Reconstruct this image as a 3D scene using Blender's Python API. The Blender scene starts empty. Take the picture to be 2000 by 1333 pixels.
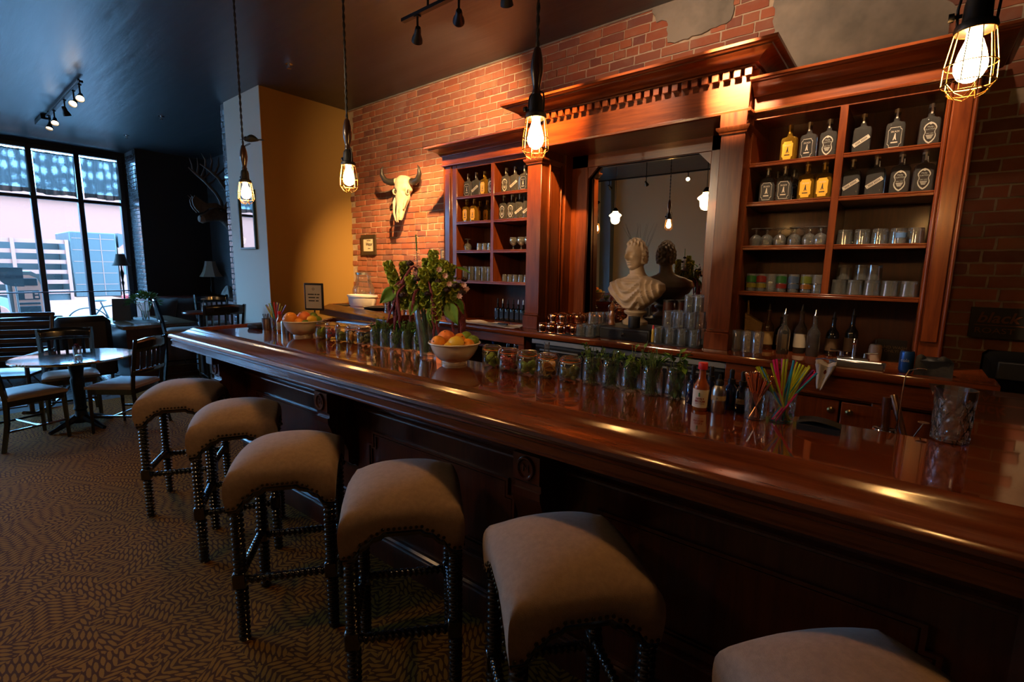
# Saloon bar interior: long mahogany bar with saddle stools, carved back bar with mirror, street window beyond.
import bpy, bmesh, math, random
from mathutils import Vector, Matrix
D = bpy.data
SC = bpy.context.scene
C = SC.collection
R = math.radians
PI = math.pi
random.seed(7)

# ---------------------------------------------------------------- camera
cam = D.cameras.new('camera')
cam.sensor_fit = 'HORIZONTAL'; cam.sensor_width = 36.0
cam.lens = 17.011; cam.clip_start = 0.03; cam.clip_end = 200
camo = D.objects.new('camera', cam); C.objects.link(camo)
cr = Vector((0.77527, 0.631427, 0.015988)); cu = Vector((-0.105818, 0.104885, 0.988839)); cf = Vector((-0.622703, 0.768309, -0.148131))
camo.matrix_world = Matrix(((cr.x, cu.x, -cf.x, 0), (cr.y, cu.y, -cf.y, 0), (cr.z, cu.z, -cf.z, 1.55), (0, 0, 0, 1)))
SC.camera = camo

# ---------------------------------------------------------------- view, sky, sun
vs = SC.view_settings
vs.view_transform = 'Standard'; vs.look = 'None'; vs.gamma = 1.0; vs.use_curve_mapping = False
vs.exposure = 0.0
SC.display_settings.display_device = 'sRGB'
SC.cycles.max_bounces = 10; SC.cycles.diffuse_bounces = 4; SC.cycles.glossy_bounces = 5
SC.cycles.transmission_bounces = 10; SC.cycles.transparent_max_bounces = 24
SC.cycles.sample_clamp_indirect = 4.0
SC.cycles.caustics_reflective = False; SC.cycles.caustics_refractive = False
SC.cycles.blur_glossy = 0.5

w = D.worlds.new('world'); SC.world = w; w.use_nodes = True
nt = w.node_tree; bg = nt.nodes['Background']
bg.inputs[0].default_value = (0.20, 0.54, 1.0, 1); bg.inputs[1].default_value = 34.0

sun = D.lights.new('sun', 'SUN'); sun.energy = 2.0; sun.angle = R(3); sun.color = (1.0, 0.80, 0.72)
suno = D.objects.new('sun', sun); C.objects.link(suno)
suno.rotation_euler = (R(0), R(48), R(8))      # high, over the roof: lights the street and the fronts facing this room

# a light portal in the street window steers sky samples through it (adds no light of its own)
pl = D.lights.new('window_portal', 'AREA'); pl.shape = 'RECTANGLE'; pl.size = 7.4; pl.size_y = 2.9
pl.cycles.is_portal = True
plo = D.objects.new('window_portal', pl); C.objects.link(plo)
plo.matrix_world = Matrix(((0, 0, -1, -11.2), (1, 0, 0, -0.75), (0, -1, 0, 1.95), (0, 0, 0, 1)))

# ---------------------------------------------------------------- helpers
class MB:
    def __init__(s): s.v = []; s.f = []
    def add(s, vs, fs, M=None):
        o = len(s.v)
        if M is not None: vs = [M @ Vector(p) for p in vs]
        s.v += [tuple(p) for p in vs]; s.f += [tuple(i + o for i in f) for f in fs]
        return s
    def box(s, x0, x1, y0, y1, z0, z1, b=0.0, M=None):
        if x0 > x1: x0, x1 = x1, x0
        if y0 > y1: y0, y1 = y1, y0
        if z0 > z1: z0, z1 = z1, z0
        X, Y, Z = (x0, x1), (y0, y1), (z0, z1)
        b = min(b, (x1-x0)*.45, (y1-y0)*.45, (z1-z0)*.45)
        if b <= 0:
            v = [(X[i], Y[j], Z[k]) for i in (0, 1) for j in (0, 1) for k in (0, 1)]
            f = [(0,1,3,2),(4,6,7,5),(0,4,5,1),(2,3,7,6),(0,2,6,4),(1,5,7,3)]
            return s.add(v, f, M)
        v = []; ix = {}
        for i in (0, 1):
            for j in (0, 1):
                for k in (0, 1):
                    c = (X[i], Y[j], Z[k]); sg = (1-2*i, 1-2*j, 1-2*k)
                    for a in range(3):
                        p = [c[m] + (0 if m == a else sg[m]*b) for m in range(3)]
                        ix[(i, j, k, a)] = len(v); v.append(tuple(p))
        f = []
        for a in range(3):
            for e in (0, 1):
                o1, o2 = [m for m in range(3) if m != a]
                q = []
                for (p1, p2) in ((0,0),(1,0),(1,1),(0,1)):
                    t = [0,0,0]; t[a] = e; t[o1] = p1; t[o2] = p2
                    q.append(ix[(t[0],t[1],t[2],a)])
                f.append(q)
        for a in range(3):
            o1, o2 = [m for m in range(3) if m != a]
            for p1 in (0, 1):
                for p2 in (0, 1):
                    t0 = [0,0,0]; t0[o1] = p1; t0[o2] = p2; t1 = list(t0); t1[a] = 1
                    f.append((ix[(*t0,o1)], ix[(*t1,o1)], ix[(*t1,o2)], ix[(*t0,o2)]))
        for i in (0,1):
            for j in (0,1):
                for k in (0,1): f.append((ix[(i,j,k,0)], ix[(i,j,k,1)], ix[(i,j,k,2)]))
        s.add(v, f, M); s.fix = True
        return s
    def lathe(s, prof, n=20, M=None, cap=True):
        v = []; f = []
        for (r, z) in prof:
            for i in range(n):
                a = 2*PI*i/n; v.append((r*math.cos(a), r*math.sin(a), z))
        m = len(prof)
        for j in range(m-1):
            for i in range(n):
                k = (i+1) % n; f.append((j*n+i, j*n+k, (j+1)*n+k, (j+1)*n+i))
        if cap:
            if prof[0][0] > 1e-5: f.append(tuple(range(n-1, -1, -1)))
            if prof[-1][0] > 1e-5: f.append(tuple((m-1)*n+i for i in range(n)))
        return s.add(v, f, M)
    def tube(s, pts, r, n=8, cap=True, M=None):
        pts = [Vector(p) for p in pts]
        rs = r if isinstance(r, (list, tuple)) else [r]*len(pts)
        v = []; f = []; prev = None
        for i, p in enumerate(pts):
            d = (pts[min(i+1, len(pts)-1)] - pts[max(i-1, 0)])
            if d.length < 1e-9: d = Vector((0,0,1))
            d.normalize()
            if prev is None:
                a = Vector((0,0,1)) if abs(d.z) < .9 else Vector((1,0,0))
                u = d.cross(a).normalized()
            else:
                u = (prev - d*prev.dot(d))
                u = u.normalized() if u.length > 1e-6 else d.orthogonal().normalized()
            prev = u; t = d.cross(u)
            for k in range(n):
                a = 2*PI*k/n; v.append(tuple(p + (u*math.cos(a) + t*math.sin(a))*rs[i]))
        for i in range(len(pts)-1):
            for k in range(n):
                l = (k+1) % n; f.append((i*n+k, i*n+l, (i+1)*n+l, (i+1)*n+k))
        if cap:
            f.append(tuple(range(n-1, -1, -1))); f.append(tuple((len(pts)-1)*n+k for k in range(n)))
        return s.add(v, f, M)
    def prism(s, poly, a, b, axis='x', M=None):
        # poly: 2-D outline, extruded from a to b along the axis
        def P(q, t):
            return {'x': (t, q[0], q[1]), 'y': (q[0], t, q[1]), 'z': (q[0], q[1], t)}[axis]
        n = len(poly)
        v = [P(q, a) for q in poly] + [P(q, b) for q in poly]
        f = [tuple(range(n-1, -1, -1)), tuple(range(n, 2*n))] + [(i, (i+1) % n, n+(i+1) % n, n+i) for i in range(n)]
        s.add(v, f, M); s.fix = True
        return s
    def ell(s, c, r, n=14, m=9, M=None):
        v = []; f = []
        for j in range(m+1):
            t = PI*j/m
            for i in range(n):
                a = 2*PI*i/n
                v.append((c[0]+r[0]*math.sin(t)*math.cos(a), c[1]+r[1]*math.sin(t)*math.sin(a), c[2]-r[2]*math.cos(t)))
        for j in range(m):
            for i in range(n):
                k = (i+1) % n; f.append((j*n+i, j*n+k, (j+1)*n+k, (j+1)*n+i))
        return s.add(v, f, M)
    def mould(s, path, prof, closed=False):
        # sweep prof [(out, z)] along an XY path with mitred corners; 'out' is to the right of travel
        n = len(path); m = len(prof); P = [Vector(p) for p in path]; v = []
        for i in range(n):
            d1 = (P[i]-P[i-1]).normalized() if (closed or i > 0) else None
            d2 = (P[(i+1) % n]-P[i]).normalized() if (closed or i < n-1) else None
            d1 = d1 or d2; d2 = d2 or d1
            n1 = Vector((d1.y, -d1.x)); n2 = Vector((d2.y, -d2.x))
            b = (n1+n2); b = b/max(b.length_squared, 1e-6)*2 if b.length > 1e-4 else n1
            for (o, z) in prof: v.append((P[i].x+b.x*o, P[i].y+b.y*o, z))
        f = []
        for i in range(n if closed else n-1):
            k = (i+1) % n
            for j in range(m-1): f.append((i*m+j, k*m+j, k*m+j+1, i*m+j+1))
            f.append((i*m+m-1, k*m+m-1, k*m, i*m))
        if not closed:
            f.append(tuple(range(m))); f.append(tuple((n-1)*m+j for j in range(m-1, -1, -1)))
        s.add(v, f); s.fix = True
        return s
    def grid(s, fn, nu, nv, M=None, wrap=False):
        v = [fn(i/(nu-1) if not wrap else i/nu, j/(nv-1)) for j in range(nv) for i in range(nu)]
        f = []
        for j in range(nv-1):
            for i in range(nu if wrap else nu-1):
                k = (i+1) % nu; f.append((j*nu+i, j*nu+k, (j+1)*nu+k, (j+1)*nu+i))
        return s.add(v, f, M)
    def mesh(s, name, fix=None, smooth=True, ang=38, M=None):
        me = D.meshes.new(name)
        me.from_pydata(s.v, [], s.f)
        if M is not None: me.transform(M)
        if fix or (fix is None and getattr(s, 'fix', False)):
            bm = bmesh.new(); bm.from_mesh(me); bmesh.ops.recalc_face_normals(bm, faces=bm.faces); bm.to_mesh(me); bm.free()
        if smooth:
            me.polygons.foreach_set('use_smooth', [True]*len(me.polygons))
            me.set_sharp_from_angle(angle=R(ang))
        me.update()
        return me
    def obj(s, name, mat=None, parent=None, loc=(0,0,0), rz=0, fix=None, smooth=True, ang=38, M=None):
        return put(name, s.mesh(name, fix, smooth, ang, M), mat, parent, loc, rz)

def put(name, me, mat=None, parent=None, loc=(0,0,0), rz=0):
    o = D.objects.new(name, me); C.objects.link(o)
    if mat is not None and not me.materials: me.materials.append(mat)
    o.location = loc; o.rotation_euler = (0,0,rz)
    if parent is not None: o.parent = parent
    return o
def tag(o, label, cat, group=None, kind=None):
    o['label'] = label; o['category'] = cat
    if group: o['group'] = group
    if kind: o['kind'] = kind
    return o
def struct(o, label=None):
    o['kind'] = 'structure'
    if label: o['label'] = label; o['category'] = o.name.split('_')[0].split('.')[0]
    return o
def thing(name, label, cat, loc=(0,0,0), rz=0, group=None, rot=None):
    o = D.objects.new(name, None); C.objects.link(o); o.empty_display_size = .05
    o.location = loc; o.rotation_euler = rot if rot else (0,0,rz)
    return tag(o, label, cat, group)
def kids(o): return [c for c in D.objects if c.parent == o]
KID = {}
def dup(root, loc, rz=0, label=None, group=None, rot=None):
    if root.name not in KID:
        KID[root.name] = [(c, kids(c)) for c in kids(root)]
    r = root.copy(); C.objects.link(r); r.location = loc; r.rotation_euler = rot if rot else (0,0,rz)
    if label: r['label'] = label
    if group: r['group'] = group
    for c, gs in KID[root.name]:
        k = c.copy(); C.objects.link(k); k.parent = r
        for g in gs:
            q = g.copy(); C.objects.link(q); q.parent = k
    return r
ORD = ['first', 'second', 'third', 'fourth', 'fifth', 'sixth', 'seventh', 'eighth', 'ninth', 'tenth', 'eleventh', 'twelfth']
def T(x, y, z): return Matrix.Translation((x, y, z))
def RX(a): return Matrix.Rotation(R(a), 4, 'X')
def RY(a): return Matrix.Rotation(R(a), 4, 'Y')
def RZ(a): return Matrix.Rotation(R(a), 4, 'Z')
def lettering(body, size, mat, parent, loc, rot, name='lettering', ext=.0006, align='CENTER', sx=1.0, shear=0, bold=0):
    cu = D.curves.new(name, 'FONT'); cu.body = body; cu.size = size; cu.align_x = align; cu.align_y = 'CENTER'
    cu.extrude = ext; cu.space_line = .95; cu.shear = shear; cu.offset = bold; cu.resolution_u = 3
    t = D.objects.new(name, cu); C.objects.link(t)
    dg = bpy.context.evaluated_depsgraph_get(); dg.update()
    me = D.meshes.new_from_object(t.evaluated_get(dg)); D.objects.remove(t)
    o = put(name, me, mat, parent, loc); me.name = name
    o.rotation_euler = rot; o.scale = (sx, 1, 1)
    return o

# ---------------------------------------------------------------- materials
def bsdf(name):
    m = D.materials.new(name); m.use_nodes = True
    return m, m.node_tree, m.node_tree.nodes['Principled BSDF']
def node(nt, typ, **kw):
    n = nt.nodes.new(typ)
    for k, v in kw.items():
        if k.startswith('i_'):
            key = k[2:]; n.inputs[int(key) if key.isdigit() else key].default_value = v
        else: setattr(n, k, v)
    return n
def c4(c): return (c[0], c[1], c[2], 1)
def M_(name, col, rough=.5, metal=0, var=None, bump=None, spec=.5, coat=0, coatr=.1, emit=None, es=0, trans=0, ior=1.45, sheen=0, alpha=1, sss=0):
    """plain procedural material; var=(second colour, noise scale, stretch xyz), bump=(strength, scale)"""
    m, nt, b = bsdf(name); L = nt.links
    b.inputs['Base Color'].default_value = c4(col); b.inputs['Roughness'].default_value = rough
    b.inputs['Metallic'].default_value = metal; b.inputs['Specular IOR Level'].default_value = spec
    b.inputs['IOR'].default_value = ior
    if coat: b.inputs['Coat Weight'].default_value = coat; b.inputs['Coat Roughness'].default_value = coatr
    if trans: b.inputs['Transmission Weight'].default_value = trans
    if sheen: b.inputs['Sheen Weight'].default_value = sheen
    if sss: b.inputs['Subsurface Weight'].default_value = sss; b.inputs['Subsurface Scale'].default_value = .01
    if emit: b.inputs['Emission Color'].default_value = c4(emit); b.inputs['Emission Strength'].default_value = es
    if var or bump:
        tc = node(nt, 'ShaderNodeTexCoord')
    if var:
        mp = node(nt, 'ShaderNodeMapping'); mp.inputs['Scale'].default_value = var[2] if len(var) > 2 else (1,1,1)
        L.new(tc.outputs['Object'], mp.inputs[0])
        n = node(nt, 'ShaderNodeTexNoise', i_Scale=var[1], i_Detail=4.0, i_Roughness=.6); L.new(mp.outputs[0], n.inputs['Vector'])
        rp = node(nt, 'ShaderNodeValToRGB'); rp.color_ramp.elements[0].position = .35; rp.color_ramp.elements[1].position = .65
        rp.color_ramp.elements[0].color = c4(col); rp.color_ramp.elements[1].color = c4(var[0])
        L.new(n.outputs['Fac'], rp.inputs[0]); L.new(rp.outputs[0], b.inputs['Base Color'])
    if bump:
        n2 = node(nt, 'ShaderNodeTexNoise', i_Scale=bump[1], i_Detail=3.0)
        if len(bump) > 2:
            mp2 = node(nt, 'ShaderNodeMapping'); mp2.inputs['Scale'].default_value = bump[2]
            L.new(tc.outputs['Object'], mp2.inputs[0]); L.new(mp2.outputs[0], n2.inputs['Vector'])
        else: L.new(tc.outputs['Object'], n2.inputs['Vector'])
        bp = node(nt, 'ShaderNodeBump', i_Strength=bump[0], i_Distance=.01)
        L.new(n2.outputs['Fac'], bp.inputs['Height']); L.new(bp.outputs[0], b.inputs['Normal'])
    return m
def thin_glass(name, tint=(.97, .98, .98), refl=1.0, body=.10, rough=.0, bodycol=(.8,.88,.9)):
    # thin-walled glass: clear view with Fresnel reflection and a faint body
    m = D.materials.new(name); m.use_nodes = True; nt = m.node_tree; L = nt.links
    nt.nodes.remove(nt.nodes['Principled BSDF']); out = nt.nodes['Material Output']
    tr = node(nt, 'ShaderNodeBsdfTransparent'); tr.inputs[0].default_value = c4(tint)
    gl = node(nt, 'ShaderNodeBsdfGlossy', i_Roughness=rough); gl.inputs[0].default_value = (1,1,1,1)
    di = node(nt, 'ShaderNodeBsdfDiffuse'); di.inputs[0].default_value = c4(bodycol)
    lw = node(nt, 'ShaderNodeLayerWeight', i_Blend=.42)
    mu = node(nt, 'ShaderNodeMath', operation='MULTIPLY'); mu.inputs[1].default_value = refl; mu.use_clamp = True
    L.new(lw.outputs['Fresnel'], mu.inputs[0])
    m1 = node(nt, 'ShaderNodeMixShader'); m1.inputs[0].default_value = body
    L.new(tr.outputs[0], m1.inputs[1]); L.new(di.outputs[0], m1.inputs[2])
    m2 = node(nt, 'ShaderNodeMixShader'); L.new(mu.outputs[0], m2.inputs[0]); L.new(m1.outputs[0], m2.inputs[1]); L.new(gl.outputs[0], m2.inputs[2])
    L.new(m2.outputs[0], out.inputs[0])
    return m
def wood(name, dark, light, stretch=(1.2, 14, 14), scale=3.0, rough=.28, coat=.35, coatr=.12, bump=.02):
    m, nt, b = bsdf(name); L = nt.links
    tc = node(nt, 'ShaderNodeTexCoord'); mp = node(nt, 'ShaderNodeMapping'); mp.inputs['Scale'].default_value = stretch
    L.new(tc.outputs['Object'], mp.inputs[0])
    n = node(nt, 'ShaderNodeTexNoise', i_Scale=scale, i_Detail=7.0, i_Roughness=.62, i_Distortion=.6); L.new(mp.outputs[0], n.inputs['Vector'])
    n2 = node(nt, 'ShaderNodeTexNoise', i_Scale=1.3, i_Detail=2.0); L.new(tc.outputs['Object'], n2.inputs['Vector'])
    ad = node(nt, 'ShaderNodeMath', operation='MULTIPLY_ADD'); ad.inputs[1].default_value = .45; L.new(n2.outputs['Fac'], ad.inputs[0]); L.new(n.outputs['Fac'], ad.inputs[2])
    rp = node(nt, 'ShaderNodeValToRGB'); e = rp.color_ramp.elements
    e[0].position = .5; e[0].color = c4(dark); e[1].position = .92; e[1].color = c4(light)
    L.new(ad.outputs[0], rp.inputs[0]); L.new(rp.outputs[0], b.inputs['Base Color'])
    b.inputs['Roughness'].default_value = rough; b.inputs['Coat Weight'].default_value = coat; b.inputs['Coat Roughness'].default_value = coatr
    bp = node(nt, 'ShaderNodeBump', i_Strength=bump, i_Distance=.004); L.new(n.outputs['Fac'], bp.inputs['Height']); L.new(bp.outputs[0], b.inputs['Normal'])
    return m

MAH = wood('mahogany', (.075, .0125, .0030), (.190, .043, .0085))
MAHV = wood('mahogany_upright', (.075, .0125, .0030), (.190, .043, .0085), stretch=(14, 14, 1.2))
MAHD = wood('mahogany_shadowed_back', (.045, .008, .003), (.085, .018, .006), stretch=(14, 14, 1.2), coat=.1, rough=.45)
BARTOP = wood('lacquered_bar_top', (.085, .0155, .0040), (.185, .040, .009), rough=.10, coat=1.0, coatr=.03, bump=.004)
BARRAIL = wood('bar_rail_wood', (.085, .0160, .0042), (.185, .042, .010), rough=.22, coat=.4, coatr=.14, bump=.006)
PANEL = wood('bar_front_wood', (.045, .009, .0035), (.105, .024, .008), stretch=(14, 14, 1.2), rough=.3, coat=.3)
BLACKW = M_('black_lacquered_wood', (.007, .007, .008), .18, coat=.8, coatr=.08, spec=.7)
LINEN = M_('taupe_linen', (.36, .235, .160), .85, var=((.30, .195, .132), 60, (1, 1, 1)), bump=(.25, 420), sheen=.25)
NAIL = M_('dark_nailhead_brass', (.05, .035, .02), .35, .9)
GLASS = thin_glass('clear_glass', refl=.85, body=.055)
JARG = thin_glass('jar_glass', (.97, .99, .98), refl=.75, body=.03)
PANE = thin_glass('window_glass', (.98, .99, 1), refl=.35, body=.0)
REFR = M_('thick_crystal', (.98, .99, 1), .0, trans=1, ior=1.5)
CLEARB = M_('clear_spirit_glass', (.90, .93, .94), .02, trans=.965, ior=1.38)
AMBERB = M_('amber_spirit_glass', (.90, .48, .05), .02, trans=.90, ior=1.38)
CHROME = M_('chrome', (.75, .76, .78), .12, 1)
STEEL = M_('brushed_steel', (.50, .50, .50), .32, 1)
COPPER = M_('polished_copper', (.80, .33, .16), .16, 1)
BRASSM = M_('aged_brass', (.45, .30, .12), .3, 1)
IRON = M_('black_iron', (.012, .012, .013), .45, .6)
BLACK = M_('matte_black', (.008, .008, .009), .5)
RUBBER = M_('black_rubber_mat', (.01, .01, .011), .7, bump=(.3, 300))
WHITE = M_('glazed_white_china', (.74, .66, .58), .12, coat=.5, coatr=.05)
WHITEP = M_('white_plastic', (.75, .72, .68), .35)
PAPER = M_('cream_paper', (.72, .62, .44), .8)
INK = M_('dark_ink', (.03, .025, .02), .7)
GREEN1 = M_('leaf_green', (.075, .19, .028), .5, var=((.13, .27, .045), 30), sss=.0)
GREEN2 = M_('dark_herb_green', (.065, .165, .035), .55, var=((.11, .23, .06), 40))
GREEN3 = M_('lime_bell_green', (.27, .34, .045), .55, var=((.38, .45, .09), 40))
STEMG = M_('stem_green', (.16, .24, .06), .5)
# ================================================================ the room
ZC = 3.465; WX = -11.07; WY = 3.65; BY = -4.7; EX = 3.5

def carpet_mat():
    m, nt, b = bsdf('leaf_carpet'); L = nt.links
    tc = node(nt, 'ShaderNodeTexCoord')
    vo = node(nt, 'ShaderNodeTexVoronoi', i_Scale=6.0, i_Randomness=.9); L.new(tc.outputs['Object'], vo.inputs['Vector'])
    sub = node(nt, 'ShaderNodeVectorMath', operation='SUBTRACT')
    ps = vo.outputs['Position']; L.new(tc.outputs['Object'], sub.inputs[0]); L.new(ps, sub.inputs[1])
    sp = node(nt, 'ShaderNodeSeparateColor'); L.new(vo.outputs['Color'], sp.inputs[0])
    an = node(nt, 'ShaderNodeMath', operation='MULTIPLY'); an.inputs[1].default_value = 6.283; L.new(sp.outputs[0], an.inputs[0])
    rt = node(nt, 'ShaderNodeVectorRotate', rotation_type='Z_AXIS'); L.new(sub.outputs[0], rt.inputs['Vector']); L.new(an.outputs[0], rt.inputs['Angle'])
    sx = node(nt, 'ShaderNodeSeparateXYZ'); L.new(rt.outputs[0], sx.inputs[0])
    def mth(op, a, bb=None, cc=None):
        n = node(nt, 'ShaderNodeMath', operation=op)
        for i, q in enumerate((a, bb, cc)):
            if q is None: continue
            if isinstance(q, (int, float)): n.inputs[i].default_value = q
            else: L.new(q, n.inputs[i])
        return n.outputs[0]
    av = mth('ABSOLUTE', sx.outputs[1])
    kq = mth('MULTIPLY', av, 21); kf = mth('FLOOR', kq); kr = mth('SUBTRACT', mth('FRACT', kq), .5)
    s_ = mth('ADD', mth('SUBTRACT', mth('MULTIPLY', sx.outputs[0], 35), mth('MULTIPLY', av, 28)), mth('MULTIPLY', kf, .5))
    fr = mth('ABSOLUTE', mth('SUBTRACT', mth('FRACT', s_), .5))           # 0 on a leaf's midrib
    lv = mth('ADD', fr, mth('MULTIPLY', mth('MULTIPLY', kr, kr), 1.15))
    ns = node(nt, 'ShaderNodeTexNoise', i_Scale=40.0); L.new(tc.outputs['Object'], ns.inputs['Vector'])
    lv = mth('ADD', lv, mth('MULTIPLY', mth('SUBTRACT', ns.outputs['Fac'], .5), .30))
    rp = node(nt, 'ShaderNodeValToRGB'); e = rp.color_ramp.elements
    e[0].position = .33; e[0].color = (.300, .128, .012, 1); e[1].position = .39; e[1].color = (.090, .031, .006, 1)
    L.new(lv, rp.inputs[0]); L.new(rp.outputs[0], b.inputs['Base Color'])
    b.inputs['Roughness'].default_value = .95; b.inputs['Specular IOR Level'].default_value = .1
    n2 = node(nt, 'ShaderNodeTexNoise', i_Scale=420.0); L.new(tc.outputs['Object'], n2.inputs['Vector'])
    bp = node(nt, 'ShaderNodeBump', i_Strength=.5, i_Distance=.004); L.new(n2.outputs['Fac'], bp.inputs['Height']); L.new(bp.outputs[0], b.inputs['Normal'])
    return m
fl = MB(); fl.box(-7.45, EX, 1.30, WY+.02, -.05, 0).box(-6.98, EX, BY, 1.30, -.05, 0); struct(fl.obj('floor', carpet_mat(), smooth=False), 'brown and gold leaf patterned carpet')

# slate tiles by the street window
SLATE = M_('blue_grey_slate', (.26, .28, .29), .24, var=((.17, .18, .19), 5), bump=(.22, 9), coat=.5, coatr=.12)
fb = MB(); fb.box(WX-.1, -6.98, BY, WY+.02, -.06, -.052).box(WX-.1, -7.45, BY, WY+.02, -.052, -.012).box(-7.45, -6.98, BY, 1.30, -.052, -.012)
fbo = struct(fb.obj('floor_tiled', M_('tile_grout', (.05, .05, .05), .9), smooth=False), 'slate tiled floor beside the street window')
rt_ = random.Random(3)
tme = [MB().box(0, .395, 0, .245, -.02, 0, .006).mesh('tile'), MB().box(0, .245, 0, .245, -.02, 0, .006).mesh('tile')]
for me in tme: me.materials.append(SLATE)
y = -1.1; row = 0
while y < 2.55:
    x = WX + .05 - (row*.13 % .4)
    lim = -6.95 if y < 1.2 else -7.42
    while x < lim:
        k = 0 if rt_.random() < .65 else 1; wdt = .4 if k == 0 else .25
        if x > WX-.05 and x + wdt < lim+.02:
            o = put('tile', tme[k], parent=fbo, loc=(x, y, rt_.uniform(-.003, .001))); o.rotation_euler = (rt_.uniform(-.004,.004), rt_.uniform(-.004,.004), 0)
        x += wdt
    y += .25; row += 1
pt = MB(); pt.box(WX, -6.98, BY, -1.1, -.02, -.002).box(WX, -7.45, 2.6, WY, -.02, -.002); pt.obj('tile_field', SLATE, fbo, smooth=False)['kind'] = 'stuff'

# ceiling
def ceil_mat():
    m, nt, b = bsdf('dark_sealed_ceiling'); L = nt.links
    tc = node(nt, 'ShaderNodeTexCoord'); mp = node(nt, 'ShaderNodeMapping'); mp.inputs['Scale'].default_value = (.5, 5, 1)
    mp.inputs['Rotation'].default_value = (0, 0, R(24)); L.new(tc.outputs['Object'], mp.inputs[0])
    n = node(nt, 'ShaderNodeTexNoise', i_Scale=2.2, i_Detail=6.0); L.new(mp.outputs[0], n.inputs['Vector'])
    rp = node(nt, 'ShaderNodeValToRGB'); e = rp.color_ramp.elements
    e[0].position = .3; e[0].color = (.026, .026, .028, 1); e[1].position = .7; e[1].color = (.042, .042, .044, 1)
    L.new(n.outputs['Fac'], rp.inputs[0]); L.new(rp.outputs[0], b.inputs['Base Color'])
    b.inputs['Roughness'].default_value = .38; b.inputs['Specular IOR Level'].default_value = 1.0
    bp = node(nt, 'ShaderNodeBump', i_Strength=.22, i_Distance=.02); L.new(n.outputs['Fac'], bp.inputs['Height']); L.new(bp.outputs[0], b.inputs['Normal'])
    return m
ce = MB(); ce.box(WX-.25, EX+.2, BY-.2, WY+.4, ZC, ZC+.25); struct(ce.obj('ceiling', ceil_mat(), smooth=False), 'dark painted ceiling')
for (x, y) in ((-4.84, 2.5), (-7.86, 2.29), (-9.46, 2.28)):
    t = thing('sprinkler_head', {-4.84: 'chrome ceiling sprinkler nearest the mustard wall', -7.86: 'chrome ceiling sprinkler in front of the antlered head', -9.46: 'chrome ceiling sprinkler nearest the street window'}[x], 'sprinkler', (x, y, ZC), group='ceiling sprinklers')
    MB().lathe([(.035, 0), (.035, -.006), (.012, -.01), (.010, -.03)], 14).obj('escutcheon', CHROME, t)
    MB().lathe([(.020, -.045), (.020, -.042)], 10).tube([(-.012,0,-.03), (-.014,0,-.038), (0,0,-.044)], .002, 5).tube([(.012,0,-.03), (.014,0,-.038), (0,0,-.044)], .002, 5).obj('deflector', CHROME, t)

# ---- brick wall behind the bar
def brick_mat(name, ramp, rough=.85, bump=.35, coat=0, stain=None):
    m, nt, b = bsdf(name); L = nt.links
    oi = node(nt, 'ShaderNodeObjectInfo'); ge = node(nt, 'ShaderNodeNewGeometry'); tc = node(nt, 'ShaderNodeTexCoord')
    ad = node(nt, 'ShaderNodeMath', operation='ADD'); L.new(oi.outputs['Random'], ad.inputs[0]); L.new(ge.outputs['Random Per Island'], ad.inputs[1])
    fr = node(nt, 'ShaderNodeMath', operation='FRACT'); L.new(ad.outputs[0], fr.inputs[0])
    rp = node(nt, 'ShaderNodeValToRGB'); rp.color_ramp.interpolation = 'LINEAR'
    el = rp.color_ramp.elements
    while len(el) < len(ramp): el.new(.5)
    for i, c in enumerate(ramp): el[i].position = i/(len(ramp)-1); el[i].color = c4(c)
    L.new(fr.outputs[0], rp.inputs[0])
    n = node(nt, 'ShaderNodeTexNoise', i_Scale=16.0, i_Detail=5.0); L.new(ge.outputs['Position'], n.inputs['Vector'])
    n2 = node(nt, 'ShaderNodeTexNoise', i_Scale=2.3, i_Detail=4.0); L.new(ge.outputs['Position'], n2.inputs['Vector'])
    mx = node(nt, 'ShaderNodeMix', data_type='RGBA'); mx.inputs[7].default_value = c4(stain or (.34, .26, .20))
    mr = node(nt, 'ShaderNodeMapRange'); mr.inputs[1].default_value = .52; mr.inputs[2].default_value = .85; mr.inputs[4].default_value = .38
    mu = node(nt, 'ShaderNodeMath', operation='MULTIPLY_ADD'); mu.inputs[1].default_value = .5
    L.new(n.outputs['Fac'], mu.inputs[0]); hm = node(nt, 'ShaderNodeMath', operation='MULTIPLY'); hm.inputs[1].default_value = .6
    L.new(n2.outputs['Fac'], hm.inputs[0]); L.new(hm.outputs[0], mu.inputs[2]); L.new(mu.outputs[0], mr.inputs[0])
    L.new(mr.outputs[0], mx.inputs[0]); L.new(rp.outputs[0], mx.inputs[6]); L.new(mx.outputs[2], b.inputs['Base Color'])
    b.inputs['Roughness'].default_value = rough; b.inputs['Coat Weight'].default_value = coat
    bp = node(nt, 'ShaderNodeBump', i_Strength=bump, i_Distance=.006); L.new(n.outputs['Fac'], bp.inputs['Height']); L.new(bp.outputs[0], b.inputs['Normal'])
    return m
BRICK = brick_mat('old_red_brick', [(.30, .085, .040), (.36, .115, .055), (.25, .07, .038), (.33, .12, .065), (.18, .06, .045), (.38, .14, .07)])
MORTAR = M_('lime_mortar', (.52, .42, .31), .95, var=((.38, .30, .22), 9), bump=(.4, 60))
wb = MB(); wb.box(-5.66, EX, WY+.0105, WY+.25, 0, ZC)
wbo = struct(wb.obj('wall_back', MORTAR, smooth=False), 'old red brick wall behind the back bar')
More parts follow.
